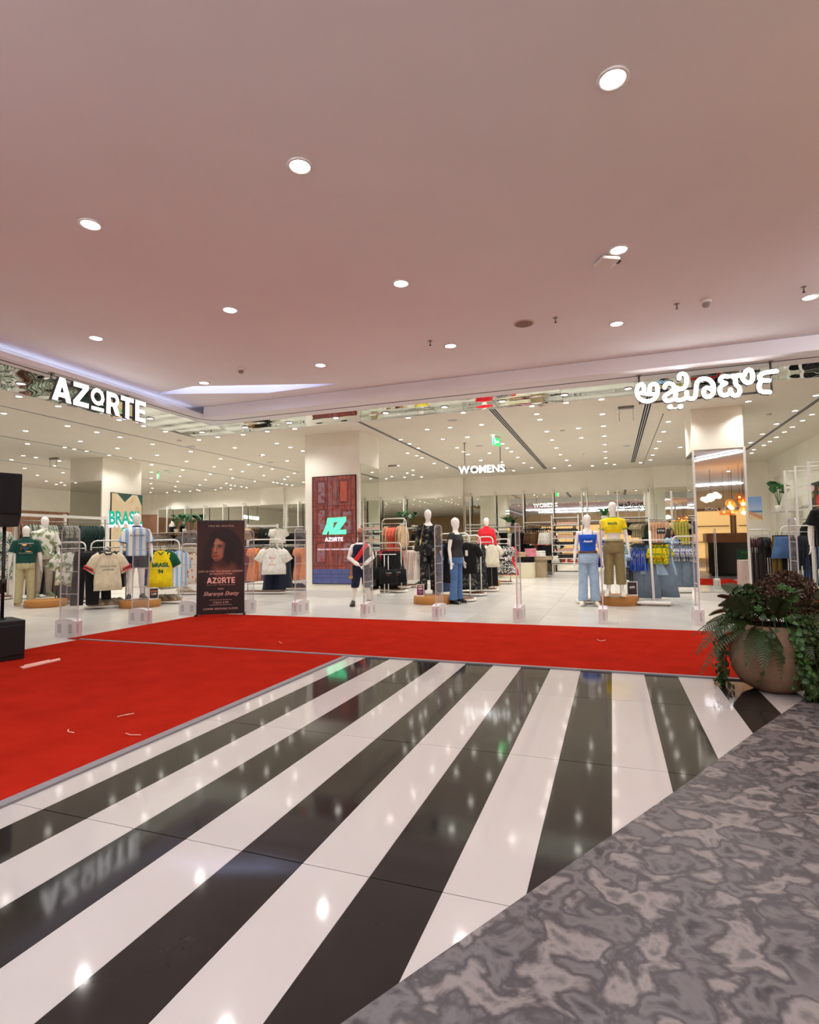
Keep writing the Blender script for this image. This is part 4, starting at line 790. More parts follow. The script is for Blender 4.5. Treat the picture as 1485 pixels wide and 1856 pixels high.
# 3 sky blue striped jersey
PL3 = plinth('low round oak plinth under the striped jersey mannequin', 254, 1103, .42, .155)
t, h = mannequin('mannequin in sky blue and white striped jersey and navy shorts', 246, 1087, 930, 'm', .12, .155)
link('jersey', top_mesh(h, 'm', m_stripe, .50, .836, .012, .44, cuff=1.55), t); link('shorts', leg_mesh(h, 'm', m_navy, .36, .52, (.060, .058, .056, .060)), t)
MB().loft([(h * .828, .058 * h, .05 * h), (h * .85, .046 * h, .044 * h)], 16).build('collar', m_navy, t)
for s in (-1, 1): MB().tube([(s * .139 * h, .009 * h, .665 * h), (s * .1415 * h, .01 * h, .655 * h)], .0515 * h, 14).build('cuff', m_navy, t)
feet(t, shoe_mesh(.27, mat('charcoal_trainer', (62, 66, 68), .6), m_white), h); cf_ = chest(h, 'm', .022)
text('lettering', 'BUENOS AIRES', .044, m_ink, t, (0, 0, .735 * h), wrap=cf_, bold=.001); text('lettering', '25', .03, m_ink, t, (.075, 0, .775 * h), wrap=cf_)
# 4 black floral jumpsuit
PL4 = plinth('low round oak plinth under the black floral jumpsuit mannequin', 785, 1097, .42, .165)
t, h = mannequin('tall mannequin in black floral jumpsuit with open neckline', 778, 1077, 923, 'f', .15, .165)
link('jumpsuit_top', top_mesh(h, 'f', m_floral_b, .50, .80, .008, .93, drape=.3, cuff=1.5), t); link('jumpsuit_trousers', leg_mesh(h, 'f', m_floral_b, .045, .60, (.055, .046, .045, .047)), t); feet(t, shoe_mesh(.24, m_shoe_b, m_shoe_b), h)
for s in (-1, 1): MB().prism([(s * .02 * h, .79 * h), (s * .075 * h, .833 * h), (s * .092 * h, .80 * h), (s * .012 * h, .71 * h)][::s], -.062 * h, .0 * h).build('lapel', m_floral_b, t)
b = MB(); b.tube([(-.06 * h, -.06 * h, .83 * h), (-.085 * h, -.075 * h, .72 * h), (-.11 * h, -.06 * h, .6 * h)], .005, 5); b.build('bag_chain', mat('gold_chain', (190, 150, 70), .35, .8), t); bevel(MB().box(-.16 * h, -.07 * h, -.085 * h, -.045 * h, .50 * h, .575 * h).build('bag', m_shoe_b, t), .012)
# 5 sheer black top, flared jeans, turned to the right
t, h = mannequin('mannequin in sheer black top and blue flared jeans, turned sideways', 828, 1094, 938, 'f', 1.05)
link('sheer_top', top_mesh(h, 'f', m_black_sh, .535, .80, .006, .17, drape=.15, flare=.012), t); link('jeans', leg_mesh(h, 'f', m_denim_d, .04, .60, (.053, .042, .046, .058)), t); feet(t, shoe_mesh(.24, m_shoe_b, m_shoe_b), h)
# 6 royal blue camisole
t, h = mannequin('mannequin in royal blue camisole, belt and pale wide jeans', 1069, 1098, 932, 'f', .05)
link('camisole', top_mesh(h, 'f', m_blue, .588, .775, .007, 0, drape=.25), t); link('jeans', leg_mesh(h, 'f', m_denim, .05, .595, (.054, .050, .052, .056)), t); feet(t, shoe_mesh(.25, m_shoe_w, m_shoe_w, .06), h)
b = MB()
for s in (-1, 1): b.tube([(s * .052 * h, -.072 * h, .768 * h), (s * .055 * h, -.03 * h, .822 * h), (s * .05 * h, .03 * h, .81 * h)], .006, 5)
b.build('strap', m_blue, t); MB().loft([(.574 * h, .104 * h, .079 * h), (.594 * h, .099 * h, .075 * h)], 20).build('belt', mat('studded_belt', (96, 52, 34), .5, noise=.5, nscale=30), t)
cf_ = chest(h, 'f', .012); text('lettering', 'Azzurri', .055, m_inkw, t, (0, 0, .70 * h), wrap=cf_, bold=.003); b = MB(); patch(b, [(-.012, .655 * h), (.012, .655 * h), (.012, .675 * h), (-.012, .675 * h)], cf_, -.008); b.build('crest', m_inkg, t)
# 7 yellow crop top on plinth
PL7 = plinth('low round oak plinth under the yellow crop top mannequin', 1121, 1099, .40, .19)
t, h = mannequin('mannequin in yellow and green crop top and olive wide trousers', 1116, 1081, 909, 'f', -.05, .19)
link('crop_top', top_mesh(h, 'f', m_yel, .665, .83, .007, .30, drape=.2, cuff=1.1), t); link('trousers', leg_mesh(h, 'f', m_olive, .12, .60, (.055, .050, .053, .058)), t); feet(t, shoe_mesh(.25, m_shoe_w, m_shoe_w, .18), h)
m_gr = fab('green_trim', (20, 128, 66))
for s in (-1, 1): MB().tube([(s * .1145 * h, .007 * h, .712 * h), (s * .116 * h, .007 * h, .704 * h)], .0365 * h, 14).build('cuff', m_gr, t)
MB().loft([(.822 * h, .066 * h, .05 * h), (.836 * h, .05 * h, .044 * h)], 18).build('neck_trim', m_gr, t)
cf_ = chest(h, 'f', .012); text('lettering', 'BRAZIL', .058, m_inkg, t, (0, 0, .765 * h), wrap=cf_, bold=.003); text('lettering', '1994', .022, m_inkg, t, (0, 0, .742 * h), wrap=cf_); text('lettering', 'CHAMPION', .018, m_inkg, t, (0, 0, .722 * h), wrap=cf_)
MB().loft([(.578 * h, .104 * h, .079 * h), (.598 * h, .098 * h, .074 * h)], 20).build('belt', m_khaki, t)
# 8 red blouse further back
plinth('low round oak plinth under the red blouse mannequin', 886, 1063, .35, .17)
t, h = mannequin('distant mannequin in bright red long sleeved blouse', 884, 1052, 938, 'f', 0, .17)
link('blouse', top_mesh(h, 'f', m_red, .50, .835, .012, .9, drape=.6, cuff=1.5), t); link('trousers', leg_mesh(h, 'f', m_black_f, .05, .58), t); feet(t, shoe_mesh(.24, m_shoe_w), h)
MB().loft([(h * .825, .052 * h, .045 * h), (h * .86, .04 * h, .038 * h)], 14).build('collar', m_red, t)
# 9 yellow blouse, half hidden
t, h = mannequin('distant mannequin in yellow draped top behind the black jumpsuit', 766, 1060, 959, 'f', -.4)
link('blouse', top_mesh(h, 'f', fab('lemon_satin', (228, 206, 74)), .50, .815, .014, .3, drape=.8), t); link('skirt', leg_mesh(h, 'f', m_yel, .3, .58, (.066, .07, .07, .075)), t); feet(t, shoe_mesh(.24, m_shoe_b), h)
# 10 black tee at the right edge of the frame
plinth('low round oak plinth under the black tee mannequin', 1506, 1104, .42, .16)
t, h = mannequin('mannequin in oversized black tee beside the right shop wall', 1512, 1084, 886, 'm', .35, .16)
link('tee', top_mesh(h, 'm', m_black_f, .47, .838, .016, .42, cuff=1.8), t); link('trousers', leg_mesh(h, 'm', m_denim_d, .03, .53), t); feet(t, shoe_mesh(.27, m_shoe_w), h)
# 11 cut off by the loudspeaker on the left
t, h = mannequin('mannequin in teal leaf print shirt behind the loudspeaker pole', -6, 1082, 938, 'm', .2)
link('shirt', top_mesh(h, 'm', m_leafp, .5, .838, .012, .5, cuff=1.5), t); link('trousers', leg_mesh(h, 'm', m_black_f, .03, .53), t); feet(t, shoe_mesh(.27, m_shoe_w), h)

# ================================================================== HANGING CLOTHES
def gm_top(w=.23, L=.66, sl=.22, slw=.085, hem=.24, d=.035, seed=0, long=False):
    b = MB(); f = lambda a, z: .05 * sin(5 * a + seed + 6 * z) * min(1, -z) * 1.6
    b.loft([(-L - .09, hem, d * 1.25), (-L * .75 - .09, hem * .98, d * 1.15), (-.40, w * .98, d * 1.1), (-.24, w * .97, d), (-.14, w * .8, d * .85), (-.105, w * .45, d * .7), (-.085, w * .3, d * .6)], 16, fold=f, power=2.4)
    for s in (-1, 1):
        if sl > 0:
            P = [(s * w * .62, 0, -.145), (s * w * .95, 0, -.20), (s * (w + sl * .42), .01, -.20 - sl * .8)]
            rr = [.07, .085, slw]
            if long: P += [(s * (w + sl * .45), .015, -.24 - sl * 2.3)]; rr += [.055]
            b.tube(P, rr, 10, flat=.5, up=(0, 1, 0))
    return b
def gm_dress(w=.19, L=1.0, waist=.16, hem=.30, sl=.16, d=.045, seed=0, pleat=9):
    b = MB(); f = lambda a, z: .09 * sin(pleat * a + seed) * max(0, min(1, (-z - .45) * 1.6)) + .02 * sin(4 * a + seed)
    b.loft([(-L - .09, hem, d * 1.9), (-L * .8 - .09, hem * .9, d * 1.7), (-.65, waist * 1.22, d * 1.25), (-.50, waist, d), (-.38, w * .96, d * 1.05), (-.22, w * .98, d), (-.14, w * .78, d * .8), (-.09, w * .35, d * .6)], 22, fold=f)
    for s in (-1, 1):
        if sl > 0: b.tube([(s * w * .6, 0, -.145), (s * w * .98, 0, -.19), (s * (w + sl * .4), .0, -.19 - sl * .9)], [.06, .08, .085], 10, flat=.6, up=(0, 1, 0))
    return b
def gm_skirt(w=.17, L=.7, hem=.30, d=.05, seed=0, pleat=10):
    b = MB(); f = lambda a, z: .10 * sin(pleat * a + seed) * max(0, min(1, (-z - .1) * 2))
    b.loft([(-L - .09, hem, d * 1.8), (-L * .6 - .09, w + (hem - w) * .55, d * 1.4), (-.16, w * 1.05, d), (-.09, w, d * .7)], 24, fold=f); return b
def gm_trousers(w=.17, L=.98, hem=.10, d=.04, seed=0):
    b = MB(); b.loft([(-.36, w * 1.05, d * 1.2), (-.2, w * 1.02, d), (-.09, w * .92, d * .7)], 16)
    for s in (-1, 1): b.loft([(-L - .09, hem, d * 1.1, s * (w * .52 + hem * .25)), (-.62, (hem + w * .5) * .5, d * 1.1, s * w * .58), (-.34, w * .52, d * 1.15, s * w * .5)], 14, fold=lambda a, z: .06 * sin(4 * a + seed + 5 * z))
    return b
def gm_cami(w=.17, L=.42, seed=0):
    b = MB(); b.loft([(-L - .12, w * 1.15, .04), (-.36, w, .036), (-.25, w * .92, .034), (-.2, w * .8, .03)], 16, fold=lambda a, z: .05 * sin(6 * a + seed))
    for s in (-1, 1): b.tube([(s * w * .6, -.02, -.21), (s * w * .55, 0, -.08), (s * w * .6, .02, -.21)], .007, 5)
    return b
def gm_ruffle(seed=0):
    b = MB(); b.loft([(-.55, .19, .05), (-.44, .15, .045), (-.36, .15, .05), (-.28, .17, .055), (-.2, .12, .035), (-.1, .07, .02)], 20, fold=lambda a, z: .18 * sin(9 * a + seed + 20 * z))
    for s in (-1, 1): b.loft([(-.42, .07, .05, s * .16), (-.32, .08, .06, s * .15), (-.2, .05, .035, s * .11)], 12, fold=lambda a, z: .25 * sin(6 * a + seed))
    return b
def gm_tote(seed=0):
    b = MB(); b.loft([(-.86, .22, .05), (-.84, .235, .07), (-.62, .225, .06), (-.46, .21, .035), (-.455, .20, .02)], 18, power=3.2, fold=lambda a, z: .03 * sin(5 * a + seed + 9 * z))
    return b
KINDS = {'tee': ('tshirt', 'shirt', lambda k: gm_top(seed=k)), 'tee_w': ('tshirt', 'shirt', lambda k: gm_top(w=.25, L=.64, sl=.26, slw=.11, hem=.27, seed=k)), 'shirt': ('shirt', 'shirt', lambda k: gm_top(w=.24, L=.70, sl=.24, slw=.1, seed=k)),
         'hoodie': ('sweatshirt', 'sweatshirt', lambda k: gm_top(w=.25, L=.62, sl=.24, slw=.07, hem=.23, d=.05, seed=k, long=True)), 'jacket': ('jacket', 'jacket', lambda k: gm_top(w=.22, L=.72, sl=.22, slw=.065, d=.05, seed=k, long=True)),
         'dress': ('dress', 'dress', lambda k: gm_dress(seed=k)), 'zebra': ('dress', 'dress', lambda k: gm_dress(w=.2, L=.82, waist=.19, hem=.33, sl=.2, d=.07, seed=k)), 'maxi': ('dress', 'dress', lambda k: gm_dress(L=1.15, hem=.22, sl=0, seed=k)), 'skirt': ('skirt', 'skirt', lambda k: gm_skirt(seed=k)), 'short_skirt': ('skirt', 'skirt', lambda k: gm_skirt(L=.42, hem=.26, seed=k, pleat=5)),
         'trousers': ('trousers', 'trousers', lambda k: gm_trousers(seed=k)), 'jeans': ('jeans', 'jeans', lambda k: gm_trousers(w=.18, hem=.155, seed=k)), 'cami': ('camisole', 'top', lambda k: gm_cami(seed=k)), 'ruffle': ('ruffle_top', 'top', lambda k: gm_ruffle(seed=k)), 'tote': ('tote_bag', 'bag', lambda k: gm_tote(seed=k))}
m_hook = mat('hanger_black', (20, 19, 19), .4); hb = MB()
hb.tube([(0, 0, -.075), (0, 0, -.035)] + [(.018 * cos(a) - .018 + .0, 0, -.03 + .022 + .018 * sin(a) - .006) for a in np.linspace(-.8, 3.4, 7)], .0045, 5)
for s in (-1, 1): hb.tube([(0, 0, -.075), (s * .10, 0, -.095), (s * .185, 0, -.13)], [.009, .012, .010], 6)
me_hang = hb.mesh('hanger', m_hook); hb2 = MB().tube([(0, 0, -.07), (0, 0, -.0)], .004, 5).box(-.15, .15, -.008, .008, -.085, -.065)
for s in (-1, 1): hb2.box(s * .13 - .015, s * .13 + .015, -.014, .014, -.115, -.07)
me_clip = hb2.mesh('hanger', m_hook); GMESH = {}
LEN = {'tee': .75, 'tee_w': .73, 'shirt': .79, 'hoodie': .71, 'jacket': .81, 'dress': 1.09, 'zebra': .91, 'maxi': 1.24, 'skirt': .79, 'short_skirt': .51, 'trousers': 1.07, 'jeans': 1.07, 'cami': .54, 'ruffle': .55, 'tote': .86}
def garment(kind, mtl, p, rz, zsc, label, group, wsc=1.0, ysc=1.0):
    name, cat_, fn = KINDS[kind]; v = random.randrange(3); k = (kind, mtl.name, v)
    if k not in GMESH: GMESH[k] = fn(v * 2.1 + .4).mesh(name, mtl)
    o = link(name, GMESH[k], None, p, rz, label, cat_, group); o.scale = (wsc, wsc * ysc, zsc)
    if kind == 'tote':
        b = MB()
        for y in (-.05, .05): b.tube([(-.1, y, -.46), (-.05, y * .6, -.2), (0, y * .3, -.005), (.05, y * .6, -.2), (.1, y, -.46)], .013, 5, flat=.4)
        b.build('strap', mtl, o)
    else: link('hanger', me_clip if kind in ('skirt', 'short_skirt', 'trousers', 'jeans') else me_hang, o)
    return o
# ---- racks: white tube hoop, hang rail, white rounded base with a walnut shelf
RK = []
def rack(lb, x0, y0, x1, y1, ptop, wood=True, drop=.15, both=True, rad=.017, depth=.42):
    A, B = onz(x0, y0), onz(x1, y1); d = (B - A).xy; L = d.length; mid = (A + B) / 2; h = hgt((x0 + x1) / 2, ptop, mid); rz = math.atan2(d.y, d.x)
    t = thing('clothes_rack', lb, 'clothes rack', (mid.x, mid.y, 0), rz); e = L / 2; r = min(.12, L / 3)
    hoop = [(-e, 0, .06), (-e, 0, h - r)] + [(-e + r - r * cos(a), 0, h - r + r * sin(a)) for a in (.5, 1.05)] + [(-e + r, 0, h), (e - r, 0, h)] + [(e - r + r * sin(a), 0, h - r + r * cos(a)) for a in (.5, 1.05)] + [(e, 0, h - r), (e, 0, .06)]
    MB().tube(hoop, rad, 8).build('hoop', m_white, t); zr = h - drop
    MB().tube([(-e, 0, zr), (e, 0, zr)], .012, 8).build('hang_rail', m_white, t)
    def stad(w, dp, z0, z1):
        pts = []
        for c, s0 in ((w - .12, -pi / 2), (-w + .12, pi / 2)):
            for k in range(7): a = s0 + pi * k / 6; pts.append((c + .12 * cos(a), dp / 2 * sin(a)))
        return MB().prism(pts, z0, z1, 'z')
    stad(e + .12, depth, .025, .065).build('base', m_white, t)
    if wood: stad(e + .06, depth * .82, .065, .085).build('shelf', m_walnut, t)
    for s in (-1, 1): MB().lathe([(.025, 0), (.025, .025)], 8, c=(s * e * .7, 0)).build('foot', m_steel, t)
    R = dict(t=t, A=A, B=B, L=L, zr=zr, rz=rz, px=(x0, x1), d=d.normalized(), top=.085 if wood else .065); RK.append(R); return R
def rk_point(R, px):
    lo, hi = -.15, 1.15
    f = lambda s: (lambda q: (CX + FPX * q.dot(cr) / q.dot(cf)))((R['A'].lerp(R['B'], s)) - EYE + Vector((0, 0, 1)))
    for _ in range(24):
        m = (lo + hi) / 2
        if (f(m) < px) == (f(1.0) > f(0.0)): lo = m
        else: hi = m
    return R['A'].lerp(R['B'], (lo + hi) / 2)
def run(R, x0, x1, n, kind, mtl, phem, label, group, turn=None, jit=.12, wsc=1.0):
    """n garments side by side on the rail, seen from their edges"""
    for k in range(n):
        px = x0 + (x1 - x0) * (k + .5) / n; p = rk_point(R, px); zh = hgt(px, phem, p); z = R['zr'] + .012
        rz = R['rz'] + pi / 2 + (turn if turn is not None else -.28) * .55 + random.uniform(-jit, jit)
        garment(kind, mtl, (p.x, p.y, z), rz, max(.3, (z - zh) / LEN[kind]) * random.uniform(.985, 1.015), label, group, wsc, .42)
def front(R, px, kind, mtl, phem, label, group=None, off=.1, wsc=1.0, rz=0.0, zr=None, arm=True):
    """a garment hung face out on an arm in front of the rail"""
    p = rk_point(R, px); q = p - Vector((p.x, p.y, 0)).normalized() * off; z = zr or R['zr'] + .012; zh = hgt(px, phem, q)
    if arm: 
        a = R['t'].matrix_basis.inverted() @ Vector((p.x, p.y, z - .012)); c = R['t'].matrix_basis.inverted() @ Vector((q.x, q.y, z - .012)); MB().tube([a, c + (c - a) * .2], .008, 6).build('arm', m_steel, R['t'])
    return garment(kind, mtl, (q.x, q.y, z), face_cam(q, rz), max(.3, (z - zh) / LEN[kind]), label, group, wsc), q
def shoes(R, x0, x1, n, mesh, label, group, out=.08):
    for k in range(n):
        px = x0 + (x1 - x0) * (k + .5) / n; p = rk_point(R, px); q = p - Vector((p.x, p.y, 0)).normalized() * out * (1 if k % 2 else .2)
        o = link('shoe', mesh, None, (q.x, q.y, R['top'] + .001), face_cam(q, .9 + random.uniform(-.2, .2)), label, 'shoe', group)
sh_b = shoe_mesh(.26, mat('taupe_suede', (150, 136, 112), .8), m_sole); sh_k = shoe_mesh(.24, m_shoe_b, m_shoe_b); sh_p = shoe_mesh(.22, mat('blush_leather', (226, 176, 166), .5), m_sole); sh_w = shoe_mesh(.26, m_shoe_w, m_sole)
m_orange = fab('apricot_cotton', (238, 152, 92)); m_mag = fab('magenta_crepe', (150, 16, 72)); m_coral = fab('coral_print', (240, 122, 98), .2, 40); m_polka = pattern('black_polka', [(214, 206, 180), (20, 20, 22)], [0, .10], 28, 'voronoi'); m_pinkfl = pattern('pink_floral', [(206, 150, 150), (226, 196, 188), (160, 96, 104)], [0, .5, .62], 20)
m_pale = fab('pale_pink_linen', (232, 216, 206), .06); m_brown = fab('chocolate_cloth', (84, 60, 36)); m_zebra = pattern('zebra_print', [(24, 23, 24), (222, 218, 212)], [0, .52], 16, 'noise', .8, 3, (1, 1, 1.2), 1.5); m_hot = fab('scarlet_cloth', (222, 40, 52)); m_beige = fab('camel_cloth', (196, 166, 132)); m_coralr = fab('raspberry_red', (238, 54, 62))
m_bsat = mat('bronze_satin', (96, 62, 36), .3, noise=.4, nscale=16); m_ecru = fab('ecru_knit', (226, 218, 196)); m_maroon = fab('maroon_knit', (84, 28, 42)); m_choc = fab('dark_plum_cloth', (50, 26, 30)); m_bst = pattern('royal_white_stripe', [(28, 76, 176), (230, 230, 236), (28, 76, 176)], [0, .74, .88], 3.4, 'wave', .8); m_ygr = pattern('yellow_green_frill', [(238, 206, 24), (24, 138, 62), (238, 206, 24)], [0, .52, .62], 16, 'noise', .8, 3)
m_bw = pattern('blue_white_frill', [(228, 226, 228), (52, 62, 122), (228, 226, 228)], [0, .50, .60], 18); m_gdenim = fab('grey_denim', (112, 128, 146), .12, 8); m_ldenim = fab('pale_chambray', (160, 188, 214), .1, 8); m_ydr = fab('chartreuse_satin', (206, 196, 92)); m_peach = fab('peach_satin', (232, 190, 160)); m_gold = mat('gold_sequin', (186, 172, 140), .3, .4, noise=.4, nscale=60); m_plumt = fab('wine_knit', (110, 42, 62))
m_bluep = pattern('pale_blue_script_print', [(24, 30, 40), (170, 208, 228)], [0, .5], 18, 'noise', .8, 3); m_teeo = pattern('orange_flame_hem', [(228, 220, 204), (226, 108, 38), (120, 44, 36)], [0, .57, .68], 7, 'noise'); m_ldblue = fab('bright_blue_jersey', (34, 58, 190)); m_argt = m_stripe; m_grey_t = fab('taupe_trouser_cloth', (136, 126, 116)); m_greenck = pattern('olive_check', [(62, 66, 56), (110, 112, 98)], [0, .55], 6, 'wave')
# --- left side of the shop
R = rack('white rack behind the floral shirt mannequin with a grape print tee face out', 100, 1092, 153, 1092, 983)
run(R, 92, 112, 5, 'trousers', m_grey_t, 1078, 'taupe trousers on the rack behind the floral shirt mannequin', 'taupe trousers'); run(R, 138, 150, 4, 'tee_w', m_floral, 1062, 'grape print tee in the stack behind the face out one', 'grape print tees')
front(R, 124, 'tee_w', m_floral, 1060, 'grape print cream tee hung face out left of the black trousers', None, .45); front(R, 122, 'trousers', m_greyc, 1092, 'charcoal trousers hung under the grape print tee', None, .1, .9)
shoes(R, 112, 148, 4, sh_b, 'taupe shoe on the base of the rack with the grape print tee', 'shoes under the grape print tee')
R = rack('white rack with cream collegiate tees and shoes left of the striped jersey', 163, 1103, 228, 1099, 980)
run(R, 206, 228, 8, 'tee', m_black_f, 1063, 'black tee on the rack with the cream collegiate tees', 'black tees left of the striped jersey'); run(R, 166, 182, 4, 'tee_w', m_cream_f, 1062, 'cream tee with striped cuffs stacked behind the face out one', 'cream collegiate tees', jit=.05, turn=-.9)
g, q = front(R, 196, 'tee_w', m_cream_f, 1070, 'cream tee reading LIONS DE PARIS hung face out beside the black trousers', None, .48, rz=.12)
text('lettering', 'LIONS DE PARIS', .042, m_ink, g, (0, -.046, -.33)); text('lettering', 'EDITION 90', .04, m_ink, g, (0, -.046, -.385)); text('lettering', 'I', .05, mat('red_ink', (196, 40, 36), .8), g, (0, -.046, -.45))
MB().tube([(-.085, 0, -.088), (-.04, -.035, -.125), (.04, -.035, -.125), (.085, 0, -.088)], .014, 6).build('collar', m_navy, g)
for s in (-1, 1):
    for k, c in enumerate((m_red, m_navy, m_red)): MB().tube([(s * (.336 + .007 * k), .009, -.335 - .022 * k), (s * (.342 + .007 * k), .01, -.351 - .022 * k)], .112, 12, flat=.53, up=(0, 1, 0)).build('cuff_stripe', c, g)
front(R, 183, 'trousers', m_black_f, 1087, 'black trousers hung under the cream collegiate tee', None, .12); front(R, 150, 'trousers', m_black_f, 1097, 'wide black trousers hung face out right of the grape print tee', None, .35, 1.25)
shoes(R, 168, 226, 7, sh_b, 'taupe shoe on the base below the cream collegiate tees', 'shoes below the cream collegiate tees')
R = rack('white rack of football jerseys right of the striped jersey mannequin', 262, 1093, 324, 1093, 979)
run(R, 264, 278, 5, 'tee', m_ldblue, 1060, 'bright blue jersey on the rack behind the yellow BRASIL jersey', 'bright blue jerseys'); run(R, 303, 316, 3, 'tee_w', m_dgreen, 1058, 'bottle green jersey right of the yellow BRASIL jersey', 'bottle green jerseys', turn=-.8); run(R, 300, 312, 3, 'tee', m_cream_f, 1067, 'cream jersey between the yellow and green jerseys', 'cream jerseys', turn=-.6); run(R, 316, 326, 3, 'tee_w', m_stripe, 1064, 'sky blue striped jersey at the right end of the jersey rack', 'sky blue jerseys on the rack', turn=-.7)
g, q = front(R, 291, 'tee', m_yel, 1064, 'yellow jersey reading BRASIL 94 with green raglan sleeves, hung face out', None, .5, 1.12, .1)
m_jg = fab('jersey_green', (16, 84, 56)); text('lettering', 'BRASIL', .105, m_jg, g, (0, -.048, -.35), bold=.004); text('numerals', '94', .10, m_jg, g, (0, -.048, -.47), bold=.004); MB().box(-.14, .14, -.049, -.046, -.405, -.398).build('rule', m_inkw, g)
for s in (-1, 1): MB().tube([(s * .13, 0, -.115), (s * .225, 0, -.20), (s * .325, .01, -.38)], [.055, .091, .088], 10, flat=.52, up=(0, 1, 0)).build('sleeve', m_jg, g); MB().tube([(s * .318, .01, -.368), (s * .326, .01, -.385)], .092, 12, flat=.53, up=(0, 1, 0)).build('cuff', m_cream_f, g)
MB().tube([(-.08, 0, -.09), (0, -.04, -.16), (.08, 0, -.09)], .013, 6).build('collar', m_jg, g)
shoes(R, 284, 324, 5, sh_b, 'taupe shoe on the base below the yellow BRASIL jersey', 'shoes below the football jerseys')
R = rack('white rack of cream printed shirts behind the invitation poster', 328, 1077, 360, 1077, 986)
run(R, 327, 352, 7, 'tee_w', m_teeo, 1058, 'cream tee with orange flame hem left of the invitation poster', 'orange flame tees', turn=-.6); shoes(R, 325, 352, 4, sh_w, 'pale shoe on the base left of the invitation poster', 'pale shoes left of the poster')
R = rack('white rack of teal leaf print shirts behind the loudspeaker pole', -22, 1086, 14, 1086, 985)
run(R, -10, 14, 6, 'tee_w', m_leafp, 1050, 'teal leaf print shirt on the rack behind the loudspeaker pole', 'teal leaf print shirts on the rack', turn=-.5)
# tall gondola of shirts at the back left
def gondola(lb, x0, y0, x1, y1, ptop, rails):
    A, B = onz(x0, y0), onz(x1, y1); d = (B - A).xy; L = d.length; mid = (A + B) / 2; h = hgt((x0 + x1) / 2, ptop, mid); rz = math.atan2(d.y, d.x)
    t = thing('gondola_frame', lb, 'clothes rack', (mid.x, mid.y, 0), rz); e = L / 2; n = max(1, round(L / 1.25))
    for k in range(n + 1): MB().box(-e + L * k / n - .04, -e + L * k / n + .04, -.03, .03, 0, h).build('post', m_white, t)
    MB().box(-e, e, -.028, .028, h - .11, h - .03).build('beam', m_white, t); MB().box(-e, e, -.25, .25, .02, .08).build('base', m_white, t)
    for z in rails: MB().tube([(-e, -.16, z), (e, -.16, z)], .012, 6).build('hang_rail', m_steel, t)
    return dict(t=t, A=A, B=B, L=L, zr=rails[0], rz=rz, d=d.normalized(), top=.08)
G = gondola('tall white gondola frame of printed shirts behind the left mannequins', 26, 1086, 190, 1071, 932, (2.06, 1.27)); zr0 = G['zr']
def grun(zr, *a, **k): G['zr'] = zr; run(G, *a, **k)
m_rosep = pattern('dusky_rose_print', [(158, 122, 108), (120, 92, 84), (190, 160, 140)], [0, .5, .6], 16)
grun(2.06, 30, 46, 5, 'shirt', m_rosep, 993, 'dusky rose print shirt on the upper rail of the tall gondola', 'dusky rose print shirts', turn=-.7); grun(2.06, 48, 96, 13, 'shirt', m_leafp, 1000, 'white and green leaf shirt on the upper rail of the tall gondola', 'leaf shirts on the upper rail', turn=-.6)
grun(2.06, 97, 108, 3, 'shirt', m_greenck, 1000, 'olive check shirt on the upper rail between the leaf shirts', 'olive check shirts', turn=-.6); grun(2.06, 110, 138, 6, 'shirt', m_leafp, 999, 'cream leaf shirt on the upper rail left of the bottle green polos', 'cream leaf shirts', turn=-.6); grun(2.06, 142, 186, 8, 'shirt', m_dgreen, 998, 'bottle green polo on the upper rail left of the jersey screen', 'bottle green polos', turn=-.8)
grun(1.27, 52, 98, 9, 'trousers', m_black_f, 1082, 'black trousers on the lower rail of the tall gondola', 'black trousers on the lower rail', turn=-.4); grun(1.27, 150, 186, 7, 'trousers', m_black_f, 1076, 'black trousers on the lower rail under the green polos', 'black trousers under the green polos', turn=-.4)
# --- middle
R = rack('white rack of apricot dresses, white tees and navy skirts right of the poster', 449, 1076, 512, 1076, 978)
run(R, 443, 456, 5, 'maxi', m_mag, 1055, 'magenta dress just right of the invitation poster', 'magenta dresses'); run(R, 457, 474, 7, 'dress', m_orange, 1052, 'apricot ruffled dress between the magenta dresses and white tees', 'apricot dresses right of the poster', turn=-.35); run(R, 475, 480, 3, 'maxi', m_pinkfl, 1052, 'pink floral dress beside the white tees', 'pink floral dresses')
g, q = front(R, 493, 'tee_w', m_wht_f, 1041, 'white slogan tee hung face out right of the apricot dresses', None, .42, 1.02, .05); m_pk = mat('pink_ink', (206, 130, 130), .8); text('lettering', 'Busy', .09, m_pk, g, (0, -.046, -.33), shear=.3); text('lettering', '&', .06, m_pk, g, (0, -.046, -.41)); text('lettering', 'Shiny', .09, m_pk, g, (0, -.046, -.49), shear=.3)
front(R, 500, 'tee_w', m_wht_f, 1041, 'white tee tucked behind the slogan tee', None, .34, 1.0, -.1, arm=False); front(R, 497, 'skirt', m_navy, 1069, 'navy pleated skirt hung under the white slogan tee', None, .12, 1.0, arm=False); run(R, 506, 518, 4, 'skirt', m_navy, 1066, 'navy skirt right of the white slogan tee', 'navy skirts', turn=-.7)
R = rack('white rack of black polka and apricot dresses left of the screen column', 512, 1069, 562, 1069, 979)
run(R, 515, 531, 5, 'maxi', m_polka, 1051, 'black polka dot dress left of the screen column', 'black polka dot dresses'); run(R, 528, 537, 3, 'dress', m_black_f, 1051, 'black dress between the polka dot and apricot dresses', 'black dresses by the screen column'); run(R, 538, 552, 6, 'dress', m_orange, 1050, 'apricot dress tucked behind the screen column', 'apricot dresses by the screen column', turn=-.35); shoes(R, 530, 552, 4, sh_k, 'black shoe on the base left of the screen column', 'black shoes left of the screen column')
R = rack('white rack of red tops behind the man in the striped cap', 681, 1070, 728, 1074, 984)
